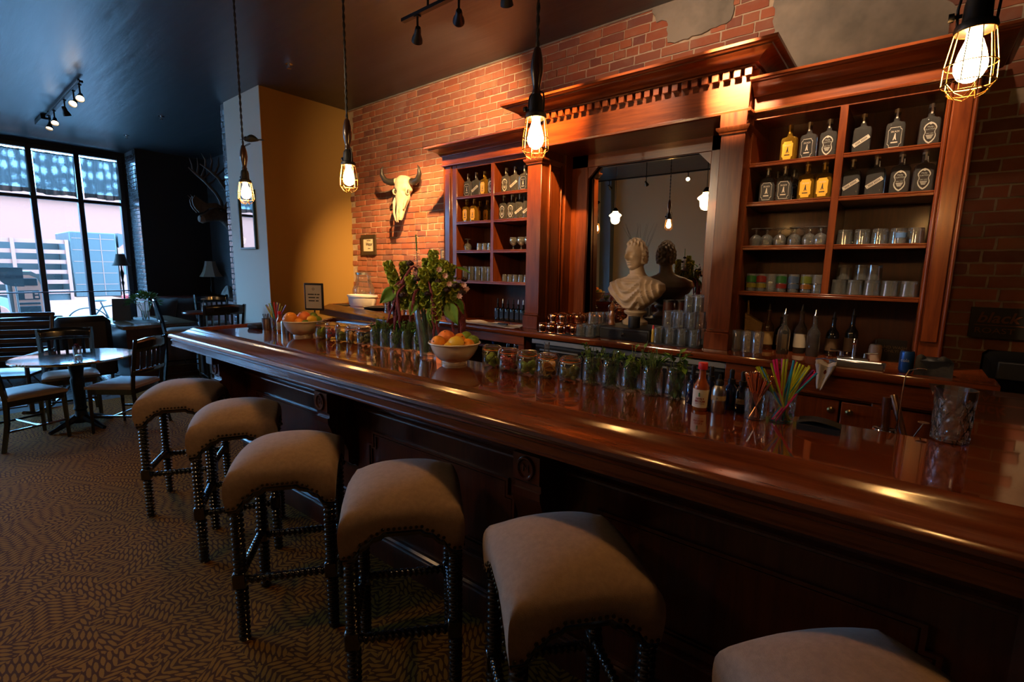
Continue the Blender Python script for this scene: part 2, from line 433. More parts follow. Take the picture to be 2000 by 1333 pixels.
def rough_brick(w, h, seed, d=.05, proud=.004):
    r = random.Random(seed); nx, nz = 5, 3; vv = []; b = .004
    for j in range(nz):
        for i in range(nx):
            x = -w/2 + w*i/(nx-1); z = -h/2 + h*j/(nz-1)
            e = (i in (0, nx-1)) or (j in (0, nz-1))
            vv.append((x + r.uniform(-.0025, .0025), (-.0005 if not e else b) + r.uniform(-.0015, .0015), z + r.uniform(-.0022, .0022)))
    n0 = len(vv); ring = [(i, 0) for i in range(nx)] + [(nx-1, j) for j in range(1, nz)] + [(i, nz-1) for i in range(nx-2, -1, -1)] + [(0, j) for j in range(nz-2, 0, -1)]
    for (i, j) in ring:
        p = vv[j*nx+i]; vv.append((p[0], d, p[2]))
    f = [(j*nx+i, j*nx+i+1, (j+1)*nx+i+1, (j+1)*nx+i) for j in range(nz-1) for i in range(nx-1)]
    m = len(ring)
    for k in range(m):
        a = ring[k]; c = ring[(k+1) % m]
        f.append((a[1]*nx+a[0], n0+k, n0+(k+1) % m, c[1]*nx+c[0]))
    return vv, f
BL, BH, JT = .200, .057, .0105
def bvis(x, z):
    # the photograph shows nothing of bricks behind the cabinets or the counters
    if z < 1.02: return False
    if -3.38 < x < -2.30 and z < 2.50: return False
    if -2.45 <= x < -.72 and z < 2.58: return False
    if -.80 < x < .10 and z < 2.50: return False
    return x < 1.9
kinds = {}
for nm, wd in (('s', BL), ('h', .095), ('q', .145)):
    kinds[nm] = []
    for sd in range(4):
        v_, f_ = rough_brick(wd, BH, hash((nm, sd)) % 999 if False else sd*7+len(nm)+int(wd*1000)); b_ = MB(); b_.add(v_, f_)
        me = b_.mesh('brick', fix=True, ang=60); me.materials.append(BRICK); kinds[nm].append((me, v_, f_))
pl_ = []; rb = random.Random(11); course = BH + JT; z = BH/2 + .006; r_i = 0
PATCH = [[(-1.673,3.50),(-1.673,3.432),(-1.64,3.36),(-1.555,3.346),(-1.548,3.195),(-1.45,3.18),(-1.30,3.195),(-1.107,3.215),(-1.10,3.33),(-1.08,3.50)],
         [(-.86,3.50),(-.855,3.27),(-.835,3.05),(-.80,2.93),(-.79,2.5),(-.2,2.5),(.02,2.60),(.02,2.84),(.05,2.95),(-.05,3.06),(-.03,3.5)]]
def inpoly(p, poly):
    c = False; n = len(poly)
    for i in range(n):
        a, b = poly[i], poly[i-1]
        if (a[1] > p[1]) != (b[1] > p[1]) and p[0] < (b[0]-a[0])*(p[1]-a[1])/(b[1]-a[1])+a[0]: c = not c
    return c
while z < ZC + .02:
    header = (r_i % 6 == 5); x = -5.66 + (0 if r_i % 2 else -.105) + (rb.uniform(-.02, .02))
    while x < 2.0:
        k = 'h' if header else ('s' if rb.random() < .80 else ('q' if rb.random() < .5 else 'h'))
        wd = {'s': BL, 'h': .095, 'q': .145}[k]; cx = x + wd/2
        if cx - wd/2 > -5.668 and bvis(cx, z) and not any(inpoly((cx-.07, z), p) and inpoly((cx+.07, z), p) for p in PATCH):
            pl_.append((cx, z, k))
        x += wd + JT + rb.uniform(-.002, .002)
    z += course; r_i += 1
def fdep(x, y, z): return (Vector((x, y, z-1.55))).dot(cf)
def shows(x, z):
    v = Vector((x, WY, z-1.55)); d = v.dot(cf); u = 1000 + 945*v.dot(cr)/d; q = 666 - 945*v.dot(cu)/d
    return -30 < u < 2030 and -30 < q < 1360
pl_ = [p for p in pl_ if shows(p[0], p[1])]
pl_.sort(key=lambda p: fdep(p[0], WY, p[1]) + (1.2 if p[0] > .2 else 0))
rest = MB()
for i, (x, z, k) in enumerate(pl_):
    me, v_, f_ = kinds[k][rb.randrange(4)]
    dy = rb.uniform(-.004, .003); tz = rb.uniform(-.006, .006); fl_ = rb.random() < .5
    Mx = T(x, WY+dy, z) @ Matrix.Rotation(tz, 4, 'Y')
    if i < 300:
        o = put('brick', me, parent=wbo); o.matrix_world = Mx
    else: rest.add(v_, f_, Mx)
if rest.v:
    ro = rest.obj('bricks_far', BRICK, wbo, fix=True, ang=60); ro['kind'] = 'stuff'
PLAST = M_('grey_lime_plaster', (.27, .24, .20), .92, var=((.15, .14, .12), 3.2), bump=(.5, 14))
for i, P in enumerate(PATCH):
    rp_ = random.Random(20+i); poly = []
    for a in range(len(P)):
        p, q = P[a], P[(a+1) % len(P)]; n = max(1, int(math.hypot(q[0]-p[0], q[1]-p[1])/.03))
        for t in range(n):
            poly.append((p[0]+(q[0]-p[0])*t/n + rp_.uniform(-.008,.008), min(ZC, p[1]+(q[1]-p[1])*t/n + rp_.uniform(-.008,.008))))
    MB().prism(poly, WY-.008-.003*i, WY+.01, 'y').obj('plaster_patch', PLAST, wbo, smooth=False)
# pale skim where plaster was stripped along the ceiling line
MB().box(-5.66, EX, WY-.006, WY+.01, ZC-.012, ZC).obj('plaster_line', PLAST, wbo, smooth=False)

# ---- mustard wall, white column, brick-edged alcove
MUST = M_('mustard_plaster', (.27, .160, .036), .75, bump=(.05, 30))
WHITEW = M_('warm_white_plaster', (.74, .66, .54), .7, bump=(.05, 30))
DARKW = M_('charcoal_paint', (.012, .013, .017), .7, bump=(.1, 20))
struct(MB().box(-5.82, -5.66, 2.575, WY+.1, 0, ZC).obj('wall_mustard', MUST, smooth=False), 'mustard yellow side wall meeting the brick')
struct(MB().box(-6.60, -5.662, 2.570, 2.5748, 0, ZC).obj('wall_column', WHITEW, smooth=False), 'warm white column face beside the mustard wall')
GLZ = brick_mat('grey_glazed_brick', [(.085, .09, .095), (.11, .115, .12), (.075, .08, .085), (.095, .10, .11)], rough=.25, bump=.1, coat=.5, stain=(.09, .09, .09))
GROUT = M_('pale_grout', (.16, .17, .18), .9)
def brick_face(name, label, x0, x1, yf, mat, bw=.15, bh=.068):
    o = struct(MB().box(x0, x1, yf+.008, yf+.12, 0, ZC).obj(name, GROUT, smooth=False), label)
    r = random.Random(5); z = bh/2; k = 0; cache = {}
    while z < ZC - bh/2:
        x = x0; off = bw/2 if k % 2 else 0
        xs = [x0]; t = x0 + (bw - off)
        while t < x1 - .02: xs.append(t); t += bw
        xs.append(x1)
        for a, b in zip(xs, xs[1:]):
            wk = round(b-a-.007, 3)
            if wk < .015: continue
            if wk not in cache:
                cache[wk] = MB().box(-wk/2, wk/2, 0, .03, -bh/2+.0035, bh/2-.0035, .004).mesh('brick'); cache[wk].materials.append(mat)
            put('brick', cache[wk], parent=o, loc=((a+b)/2, yf + r.uniform(-.002, .001), z))
        z += bh; k += 1
brick_face('wall_pier', 'glazed grey brick edge of the white column', -6.735, -6.60, 2.580, GLZ, bw=.125)
brick_face('wall_return', 'glazed grey brick return beside the street window', WX, -10.44, 2.60, GLZ, bw=.21)
struct(MB().box(-6.735, -6.60, 2.71, WY+.1, 0, ZC).obj('wall_alcove_end', DARKW, smooth=False), 'dark end wall of the alcove')
struct(MB().box(-10.60, -10.436, 2.606, WY+.1, 0, ZC).obj('wall_alcove_side', DARKW, smooth=False), 'black side wall of the alcove')
struct(MB().box(-10.6, -6.6, WY+.03, WY+.25, 0, ZC).obj('wall_alcove_back', M_('charcoal_painted_brick', (.055, .055, .06), .7, bump=(.4, 12, (1, 1, 6))), smooth=False), 'charcoal painted back wall of the alcove')

# ---- walls seen only in the mirror
TAN = M_('tan_plaster', (.58, .44, .26), .8)
struct(MB().box(-6.15, EX, BY-.15, BY, 0, ZC).obj('wall_front', TAN, smooth=False), 'tan wall facing the back bar')
struct(MB().box(-11.2, -6.45, BY-.15, BY+.35, 0, ZC).obj('wall_front_white', WHITEW, smooth=False), 'white wall section seen in the mirror')
struct(MB().box(-6.45, -6.15, BY-.15, BY+.2, 0, ZC).obj('wall_front_pier', M_('blue_grey_paint', (.14, .17, .20), .6), smooth=False), 'blue grey pier seen in the mirror')
struct(MB().box(EX, EX+.15, BY, WY+.3, 0, ZC).obj('wall_end', M_('dark_end_wall', (.05, .03, .02), .8), smooth=False), 'dark end wall past the bar')

# ---- street window
FRAME = M_('dark_window_frame', (.010, .012, .016), .35)
ww = MB(); ww.box(WX-.18, WX, BY-.15, 2.62, 0, .46); ww.box(WX-.18, WX, BY-.15, 2.62, 3.40, ZC); ww.box(WX-.18, WX+.005, 2.545, 2.74, .46, 3.40)
wwo = struct(ww.obj('wall_window', DARKW, smooth=False), 'low wall and lintel of the street window')
ys = [2.52 - .578*i for i in range(13)]
wn = D.objects.new('window_1', None); C.objects.link(wn); struct(wn, 'street window of tall panes in dark frames'); wn['category'] = 'window'
for yv in ys: MB().box(WX-.09, WX+.03, yv-.036, yv+.036, .46, 3.40, .006).obj('mullion', FRAME, wn)
for yv in ys[:-1]:
    MB().box(WX-.08, WX+.02, yv-.542, yv-.036, 2.545, 2.60, .005).obj('transom', FRAME, wn)
    MB().box(WX-.08, WX+.02, yv-.542, yv-.036, 3.33, 3.40, .005).obj('head_rail', FRAME, wn)
    MB().box(WX-.08, WX+.03, yv-.542, yv-.036, .46, .53, .005).obj('bottom_rail', FRAME, wn)
    MB().box(WX-.035, WX-.03, yv-.542, yv-.036, .53, 2.545).obj('pane', PANE, wn, smooth=False)
    MB().box(WX-.035, WX-.03, yv-.542, yv-.036, 2.60, 3.33).obj('pane', PANE, wn, smooth=False)
MB().box(WX+.0, WX+.16, BY, 2.5, .44, .475, .006).obj('sill', FRAME, wn)
RAILM = M_('red_brown_rail', (.10, .03, .03), .4)
tag(MB().tube([(WX+.045, BY+.3, 1.04), (WX+.045, 2.5, 1.04)], .012, 8).obj('window_rail', RAILM), 'thin red brown rail across the street window panes', 'rail')

def lace():
    m = D.materials.new('lace_voile'); m.use_nodes = True; nt = m.node_tree; L = nt.links
    nt.nodes.remove(nt.nodes['Principled BSDF']); out = nt.nodes['Material Output']
    tc = node(nt, 'ShaderNodeTexCoord')
    vo = node(nt, 'ShaderNodeTexVoronoi', i_Scale=1.0, i_Randomness=.45); mp = node(nt, 'ShaderNodeMapping'); mp.inputs['Scale'].default_value = (5.5, 5.5, .001)
    L.new(tc.outputs['UV'], mp.inputs[0]); L.new(mp.outputs[0], vo.inputs['Vector'])
    ns = node(nt, 'ShaderNodeTexNoise', i_Scale=60.0, i_Detail=3.0); L.new(tc.outputs['UV'], ns.inputs['Vector'])
    ad = node(nt, 'ShaderNodeMath', operation='MULTIPLY_ADD'); ad.inputs[1].default_value = .75; L.new(ns.outputs['Fac'], ad.inputs[0]); L.new(vo.outputs['Distance'], ad.inputs[2])
    mr = node(nt, 'ShaderNodeMapRange'); mr.inputs[1].default_value = .62; mr.inputs[2].default_value = .80; mr.inputs[3].default_value = .085; mr.inputs[4].default_value = .012
    L.new(ad.outputs[0], mr.inputs[0])
    tr = node(nt, 'ShaderNodeBsdfTransparent'); df = node(nt, 'ShaderNodeBsdfDiffuse'); df.inputs[0].default_value = (.05, .042, .036, 1)
    tl = node(nt, 'ShaderNodeBsdfTranslucent'); tl.inputs[0].default_value = (.026, .021, .018, 1)
    a = node(nt, 'ShaderNodeMixShader'); a.inputs[0].default_value = .5; L.new(df.outputs[0], a.inputs[1]); L.new(tl.outputs[0], a.inputs[2])
    x = node(nt, 'ShaderNodeMixShader'); L.new(mr.outputs[0], x.inputs[0]); L.new(a.outputs[0], x.inputs[1]); L.new(tr.outputs[0], x.inputs[2])
    L.new(x.outputs[0], out.inputs[0]); return m
LACE = lace()
cl = ['lace café curtain on the window bay beside the brick return', 'lace café curtain on the second window bay from the brick return', 'lace café curtain on the third window bay from the brick return',
      'lace café curtain on the fourth window bay', 'lace café curtain on the fifth window bay', 'lace café curtain on the sixth window bay', 'lace café curtain on the seventh window bay']
for i in range(7):
    y1 = ys[i]-.035; y0 = ys[i+1]+.035
    t = thing('cafe_curtain', cl[i], 'curtain', (WX+.07, 0, 0), group='lace café curtains')
    rc = random.Random(40+i); ph = [rc.uniform(0, 6) for _ in range(4)]
    def f(u, v, y0=y0, y1=y1, ph=ph):
        yy = y0+(y1-y0)*u; s = .6+.4*(1-v)
        xx = .024*s*math.sin(u*34+ph[0]) + .020*math.sin(u*15+ph[1]+v) + .010*math.sin(u*61+ph[2])
        return (xx, yy + .012*(1-v)*math.sin(u*25+ph[3]), 2.625+.66*v + .012*math.sin(u*9+ph[1])*(1-v))
    g = MB(); g.grid(f, 90, 14); me = g.mesh('fabric'); uv = me.uv_layers.new(name='UVMap')
    for lp in me.loops:
        ii = lp.vertex_index; uv.data[lp.index].uv = ((ii % 90)/89.0*.58*1.45, (ii//90)/13.0*.66)
    put('fabric', me, LACE, t)
    MB().tube([(0, y0-.01, 3.275), (0, y1+.01, 3.275)], .008, 8).obj('rod', BLACK, t)
# ================================================================ the back bar
CZ = 1.075                               # counter height
SH = [(2.163, 2.186), (1.940, 1.963), (1.684, 1.708), (1.413, 1.436)]   # shelf undersides and tops
CROWN = [(0, 2.548), (.010, 2.550), (.014, 2.560), (.022, 2.566), (.030, 2.578), (.060, 2.592), (.088, 2.600), (.092, 2.606), (.108, 2.608), (.116, 2.614), (.118, 2.626), (0, 2.626)]
def shelf_cabinet(name, label, x0, x1, xd, left):
    """x0..x1 outer width, xd = divider centre; 'left' has its end pilaster on the skull side"""
    F, B = 3.20, 3.60
    t = thing(name, label, 'cabinet', ((x0+x1)/2, 3.4, CZ), group='shelf cabinets of the back bar')
    o = Vector((-(x0+x1)/2, -3.4, -CZ))
    def part(mb, nm, mat=MAHV, **k):
        mb.v = [tuple(Vector(p)+o) for p in mb.v]; return mb.obj(nm, mat, t, **k)
    ol, orr = (x0+.165, x1-.0) if left else (x0+.0, x1-.115)
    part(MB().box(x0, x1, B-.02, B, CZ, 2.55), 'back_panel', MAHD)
    part(MB().box(x0, ol, F+.012, B-.02, CZ, 2.47, .002) if left else MB().box(orr, x1, F+.012, B-.02, CZ, 2.47, .002), 'side_panel')
    part(MB().box(orr-.004, orr+.02, F+.012, B-.02, CZ, 2.47) if left else MB().box(ol-.02, ol+.004, F+.012, B-.02, CZ, 2.47), 'side_panel')
    # end pilaster: stile, raised panel strip, beads
    a, b = (x0, x0+.11) if left else (x1-.115, x1)
    part(MB().box(a, b, F-.004, F+.014, CZ, 2.465, .004), 'pilaster')
    part(MB().box(a+.022, b-.022, F-.014, F-.002, CZ+.14, 2.40, .006), 'pilaster_panel')
    part(MB().tube([(b-.012 if left else a+.012, F-.004, CZ+.02), (b-.012 if left else a+.012, F-.004, 2.46)], .008, 8).tube([(a+.010 if left else b-.010, F-.004, CZ+.02), (a+.010 if left else b-.010, F-.004, 2.46)], .007, 8), 'bead')
    if left: part(MB().box(x0+.11, ol, F, F+.014, CZ, 2.47, .003), 'stile')
    else: part(MB().box(ol-.012, ol+.004, F, F+.014, CZ, 2.47, .003), 'stile')
    part(MB().box(x0, x1, F+.004, F+.05, 2.427, 2.47, .003), 'head_rail')
    part(MB().box(xd-.018, xd+.018, F, B-.02, SH[3][0], 2.43, .002), 'divider')
    for (z0, z1) in SH:
        segs = [(ol, xd-.018), (xd+.018, orr)] if (z0, z1) != SH[3] else [(ol, orr)]
        for (p, q) in segs:
            part(MB().box(p, q, F+.012, B-.02, z0, z1), 'shelf', MAH)
            part(MB().box(p, q, F-.004, F+.012, z0-.002, z1-.009, .003).box(p, q, F-.001, F+.012, z1-.008, z1+.001, .002), 'shelf_nosing', MAH)
    part(MB().box(x0-.004, x1+(0 if left else .004), F-.02, B, 2.466, 2.55, .003), 'frieze', MAH)
    path = [(x0-.004, B), (x0-.004, F-.02), (x1, F-.02)] if left else [(x0, F-.02), (x1+.004, F-.02), (x1+.004, B)]
    part(MB().mould(path, CROWN), 'crown_moulding', MAH)
    part(MB().mould(path, [(0, 2.462), (.008, 2.464), (.010, 2.472), (.004, 2.480), (0, 2.482)]), 'frieze_bead', MAH)
    part(MB().box(x0, x1, F-.02, B, 2.55, 2.60), 'top_board', MAH)
    return t
shelf_cabinet('shelf_cabinet', 'mahogany open shelf cabinet between the bull skull and the mirror', -3.435, -2.395, -2.836, True)
shelf_cabinet('shelf_cabinet', 'mahogany open shelf cabinet between the mirror and the dark coffee sign', -.805, .165, -.359, False)

ms = thing('mirror_surround', 'carved mahogany centrepiece with pilasters and dentil cornice around the mirror', 'bar cabinet', (-1.6, 3.35, CZ))
mo = Vector((1.6, -3.35, -CZ))
def mpart(mb, nm, mat=MAHV, par=None, **k):
    mb.v = [tuple(Vector(p)+mo) for p in mb.v]; return mb.obj(nm, mat, par or ms, **k)
for (a, b) in ((-2.385, -2.25), (-.950, -.815)):
    inner = 1 if a < -1.6 else -1; xi = b if inner == 1 else a
    sh = mpart(MB().box(a, b, 3.10, 3.58, CZ, 2.46, .003), 'pilaster')
    mpart(MB().box(a-.006, b+.006, 3.078, 3.12, CZ, CZ+.105, .003).box(a-.002, b+.002, 3.088, 3.12, CZ+.105, CZ+.125, .006), 'plinth', par=sh)
    mpart(MB().box(a-.006, b+.006, 3.085, 3.12, 2.385, 2.462, .002), 'capital', par=sh)
    mpart(MB().mould([(a, 3.58), (a, 3.10), (b, 3.10), (b, 3.58)], [(0, 2.345), (.008, 2.347), (.012, 2.36), (.024, 2.372), (.026, 2.384), (0, 2.386)]), 'capital_moulding', par=sh)
    # recessed panel and beads on the side that turns towards the mirror
    for (y0, y1) in ((3.19, 3.205), (3.35, 3.365)):
        mpart(MB().box(xi-.002, xi+inner*.018, y0, y1, CZ+.05, 2.40, .004), 'bead', par=sh)
    mpart(MB().box(xi-.002, xi+inner*.012, 3.21, 3.345, 2.32, 2.335, .004).box(xi-.002, xi+inner*.012, 3.215, 3.34, CZ+.06, 2.30, .005), 'side_panel', par=sh)
    mpart(MB().box(min(xi, xi+inner*.03), max(xi, xi+inner*.03), 3.39, 3.50, CZ, 2.46, .004), 'jamb_stile', par=sh)
mpart(MB().box(-2.393, -.808, 3.10, 3.60, 2.476, 2.70, .003), 'entablature', MAH)
mpart(MB().mould([(-2.393, 3.60), (-2.393, 3.10), (-.808, 3.10), (-.808, 3.60)], [(0, 2.452), (.004, 2.452), (.014, 2.458), (.016, 2.470), (.008, 2.478), (0, 2.480)]), 'architrave_bead', MAH)
mpart(MB().box(-2.393, -.808, 3.10, 3.60, 2.452, 2.478), 'soffit', MAH)
EC = [(0, 2.688), (.016, 2.690), (.020, 2.698), (.040, 2.700), (.046, 2.708), (.060, 2.722), (.090, 2.738), (.118, 2.746), (.122, 2.753), (.140, 2.756), (.150, 2.764), (.152, 2.778), (0, 2.778)]
mpart(MB().mould([(-2.393, 3.62), (-2.393, 3.10), (-.808, 3.10), (-.808, 3.62)], EC), 'crown_moulding', MAH)
mpart(MB().box(-2.393, -.808, 3.10, 3.6, 2.70, 2.76), 'top_board', MAH)
dm = MB().box(-.019, .019, -.034, 0, -.022, .022, .002).mesh('dentil'); dm.materials.append(MAH)
nD = 27
for i in range(nD):
    put('dentil', dm, parent=ms, loc=(-2.372+i*(1.554/(nD-1))+1.6, 3.10-3.35, 2.664-CZ))
dm2 = MB().box(0, .034, -.019, .019, -.022, .022, .002).mesh('dentil'); dm2.materials.append(MAH)
for i in range(6):
    put('dentil', dm2, parent=ms, loc=(-.808+1.6, 3.15+i*.06-3.35, 2.664-CZ)); put('dentil', dm2, parent=ms, loc=(-2.395-.034+1.6, 3.15+i*.06-3.35, 2.664-CZ))
# mirror frame and backing
for (a, b) in ((-2.25, -2.075), (-1.125, -.95)):
    mpart(MB().box(a, b, 3.49, 3.52, CZ, 2.46, .004), 'mirror_frame')
mpart(MB().box(-2.25, -.95, 3.49, 3.52, 2.355, 2.46, .004), 'mirror_frame', MAH)
mpart(MB().prism([(-2.075, 2.36), (-2.075, 2.27), (-1.985, 2.36)], 3.495, 3.52, 'y').prism([(-1.125, 2.36), (-1.125, 2.27), (-1.215, 2.36)], 3.495, 3.52, 'y'), 'corner_bracket')
mpart(MB().mould([(-2.068, CZ), (-2.068, 2.348), (-1.132, 2.348), (-1.132, CZ)], [(0, 3.47), (.012, 3.472), (.016, 3.482), (.012, 3.49), (0, 3.49)]), 'dummy') if False else None
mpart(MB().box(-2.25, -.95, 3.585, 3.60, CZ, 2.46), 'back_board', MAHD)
MIR = M_('silvered_mirror', (.85, .82, .75), .0, 1)
mr_ = tag(MB().box(-.49, .49, -.003, .003, -.62, .64).obj('mirror', MIR, smooth=False, loc=(-1.6, 3.552, CZ+.64)), 'large rectangular mirror behind the bust', 'mirror')
mr_.rotation_euler = (R(1.3), 0, 0)

# counter top and bases
bc = MB(); bc.prism([(2.955, CZ-.046), (2.947, CZ-.034), (2.945, CZ-.016), (2.950, CZ-.004), (2.962, CZ), (3.60, CZ), (3.60, CZ-.046)], -3.62, .36, 'x')
tag(bc.obj('back_counter', BARTOP), 'long lacquered mahogany counter top under the back bar shelves', 'counter')
bs = thing('counter_base', 'mahogany base of the back counter under the mugs and sink', 'cabinet', (-1.6, 3.3, 0))
def bp_(mb, nm, mat=MAHV, **k):
    mb.v = [tuple(Vector(p)-Vector((-1.6, 3.3, 0))) for p in mb.v]; return mb.obj(nm, mat, bs, **k)
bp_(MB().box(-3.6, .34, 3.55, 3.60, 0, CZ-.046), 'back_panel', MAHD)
for x in (-3.58, -2.33, -.76, -.05, .32): bp_(MB().box(x-.03, x+.03, 2.99, 3.55, 0, CZ-.046, .004), 'upright')
bp_(MB().box(-3.6, -2.3, 2.985, 3.02, CZ-.125, CZ-.046, .004), 'apron', MAH)
bp_(MB().box(-.79, .34, 2.985, 3.02, CZ-.155, CZ-.046, .004).box(-.79, .34, 2.978, 3.0, CZ-.165, CZ-.150, .004), 'apron', MAH)
bp_(MB().box(-.73, .30, 3.0, 3.03, .895, CZ-.15, .004), 'front_board', MAH)
bp_(MB().box(-3.6, .34, 3.05, 3.55, .10, .13), 'bottom_board', MAHD)
for (a, b, kx) in ((-.71, -.215, -.245), (-.205, .29, -.165)):
    d = bp_(MB().box(a, b, 2.985, 3.01, .14, .89, .004), 'door', MAHV)
    dd = MB().box(a+.07, b-.07, 2.980, 2.99, .21, .77, .008); dd.v = [tuple(Vector(p)-Vector((-1.6, 3.3, 0))) for p in dd.v]; dd.obj('door_panel', MAHV, d)
    kk = MB().lathe([(.006, 0), (.006, .016), (.016, .022), (.018, .032), (.010, .040), (0, .041)], 14, T(kx+1.6, 2.985-3.3, .845) @ RX(90)); kk.obj('knob', BRASSM, d)
# under-counter cooler in the middle bay
cool = thing('bar_cooler', 'black bar cooler with steel trim strip beneath the copper mugs', 'refrigerator', (-1.5, 3.25, 0))
MB().box(-.72, .70, -.22, .28, .02, 1.02, .006).obj('body', BLACK, cool)
MB().box(-.73, .71, -.256, -.22, .978, 1.016, .004).obj('trim_strip', STEEL, cool)
MB().box(-.62, -.50, -.258, -.25, .895, .922, .003).obj('badge', STEEL, cool)
for x in (-.70, -.22, .25):
    dr = MB().box(x, x+.44, -.25, -.22, .08, .955, .005).obj('door', M_('black_glass_door', (.01, .01, .012), .08), cool)
    MB().box(x+.05, x+.39, -.262, -.25, .93, .943, .003).obj('handle', STEEL, dr)
MB().lathe([(.012, 0), (.012, .006), (.006, .010), (0, .010)], 12, T(.02, -.256, .997) @ RX(90)).obj('lock', CHROME, cool)
# ================================================================ the bar (runs very slightly askew to the wall)
BA = math.atan(.025); BZ = 1.08
bar = thing('bar_counter', 'long lacquered mahogany bar with moulded arm rail and panelled front', 'bar', (-1.5, 1.19, 0), BA)
BM = T(-1.5, 1.19, 0) @ Matrix.Rotation(BA, 4, 'Z')
XL, XR = -2.42, 3.4
RAIL = [(.0, BZ-.001), (.004, BZ+.012), (.014, BZ+.016), (.026, BZ+.012), (.044, BZ+.001), (.064, BZ-.012), (.086, BZ-.022), (.108, BZ-.028), (.126, BZ-.030), (.138, BZ-.033), (.147, BZ-.041), (.149, BZ-.052), (.143, BZ-.061), (.136, BZ-.064), (.132, BZ-.070), (.138, BZ-.074), (.134, BZ-.080),
        (.130, BZ-.082), (.130, BZ-.106), (.136, BZ-.110), (.136, BZ-.116), (.128, BZ-.118), (0, BZ-.118)]
MB().prism([(XL, .115), (XR, .115), (XR, 1.55), (1.655, 1.55), (1.655, .578), (XL, .578)], BZ-.05, BZ, 'z').obj('top', BARTOP, bar, smooth=False)
MB().mould([(XL, .578), (XL, .13), (XR, .13)], RAIL).obj('arm_rail', BARRAIL, bar)
MB().prism([(XL, .578), (XR-1.8, .578), (XR-1.8, .586), (XL, .586)], BZ-.052, BZ-.002, 'z').obj('inner_edge', BARRAIL, bar)
MB().box(-2.16, 3.2, .272, .56, 0, BZ-.05).obj('body', PANEL, bar)
MB().box(1.70, 3.2, .56, 1.5, 0, BZ-.05).obj('return_body', PANEL, bar)
def bprof(name, prof): 
    MB().mould([(-2.16, .56), (-2.16, .272), (3.2, .272)], prof).obj(name, PANEL, bar)
bprof('plinth', [(0, 0), (.030, 0), (.030, .118), (.026, .124), (.020, .128), (.022, .136), (.014, .146), (0, .148)])
bprof('base_rail', [(0, .262), (.006, .264), (.014, .272), (.012, .280), (.018, .288), (.008, .296), (0, .298)])
bprof('upper_rail', [(0, .786), (.006, .788), (.012, .793), (.010, .800), (.016, .804), (.018, .812), (.008, .818), (0, .82)])
bprof('cornice', [(0, .90), (.012, .902), (.03, .93), (.06, .95), (.066, .962), (0, .962)])
cx = [-2.10, -.80, .52, 1.84]
def panel(a, b):
    # stepped-corner raised mouldings around a sunk field
    def ring(i, o):
        z0, z1, s = .33+i, .695-i, .07
        return [(a+i, z0+s), (a+i+s*.5, z0+s), (a+i+s*.5, z0), (b-i-s*.5, z0), (b-i-s*.5, z0+s), (b-i, z0+s), (b-i, z1-s), (b-i-s*.5, z1-s), (b-i-s*.5, z1), (a+i+s*.5, z1), (a+i+s*.5, z1-s), (a+i, z1-s)]
    m = MB()
    for (i0, i1, d) in ((0, .012, .012), (.018, .026, .008)):
        A, B = ring(i0, 0), ring(i1, 0); n = len(A)
        v = [(p[0], .272, p[1]) for p in A] + [(p[0], .272-d, p[1]) for p in A] + [(p[0], .272-d, p[1]) for p in B] + [(p[0], .272, p[1]) for p in B]
        f = [(r*n+k, r*n+(k+1) % n, (r+1)*n+(k+1) % n, (r+1)*n+k) for r in range(3) for k in range(n)]
        m.add(v, f)
    m.fix = True
    return m.obj('panel_moulding', PANEL, bar, smooth=False)
for a, b in zip(cx, cx[1:]): panel(a+.17, b-.17)
panel(2.0, 3.1)
cprof = [(.272, .90), (.10, .90), (.10, .80), (.112, .79), (.112, .755), (.125, .735), (.145, .70), (.150, .66), (.165, .635), (.20, .60), (.215, .565), (.215, .50), (.235, .48), (.255, .475), (.272, .455)]
for x in cx:
    c = MB().prism(cprof, x-.058, x+.058, 'x').obj('corbel', PANEL, bar, smooth=False)
    md = MB(); md.lathe([(0, 0), (.030, .002), (.036, .010), (.042, .010), (.046, .004), (.046, 0)][::-1], 20, T(x, .10, .85) @ RX(90) @ Matrix.Diagonal((.85, 1, 1, 1))); md.obj('medallion', PANEL, c, fix=True)
    lettering('M', .040, PANEL, c, (x, .097, .85), (R(90), 0, 0), name='monogram', ext=.002)
    MB().prism([(.098, .77), (.10, .74), (.15, .62), (.155, .64), (.11, .77)], x-.062, x+.062, 'x').obj('corbel_scroll', PANEL, c, smooth=False)
MB().box(-2.14, -2.04, .06, .272, BZ-.20, BZ-.118, .005).obj('end_block', PANEL, bar)

# ================================================================ stools
def twist(L, r, pitch=.022, n=12, spp=7, depth=.30, taper=1.0):
    m = MB(); k = int(L/pitch*spp); 
    def f(u, v):
        z = v*L; a = 2*PI*u; rr = r*(1+(taper-1)*v)*(1 - depth/2 + depth*.55*math.cos(a - 2*PI*z/pitch) + depth*.30*math.cos(2*PI*z/pitch*1.0))
        return (rr*math.cos(a), rr*math.sin(a), z)
    m.grid(f, n, k, wrap=True)
    return m
SEATZ = .585
def scal(s):
    # lower edge of the upholstery along a side, s in -1..1
    a = abs(s)
    pts = [(0, .088), (.34, .088), (.345, .078), (.50, .070), (.62, .045), (.70, .040), (.72, .030), (.80, .006), (.86, 0), (1.0, 0)]
    for (p, q) in zip(pts, pts[1:]):
        if a <= q[0]: return p[1] + (q[1]-p[1])*(a-p[0])/max(1e-6, q[0]-p[0])
    return 0
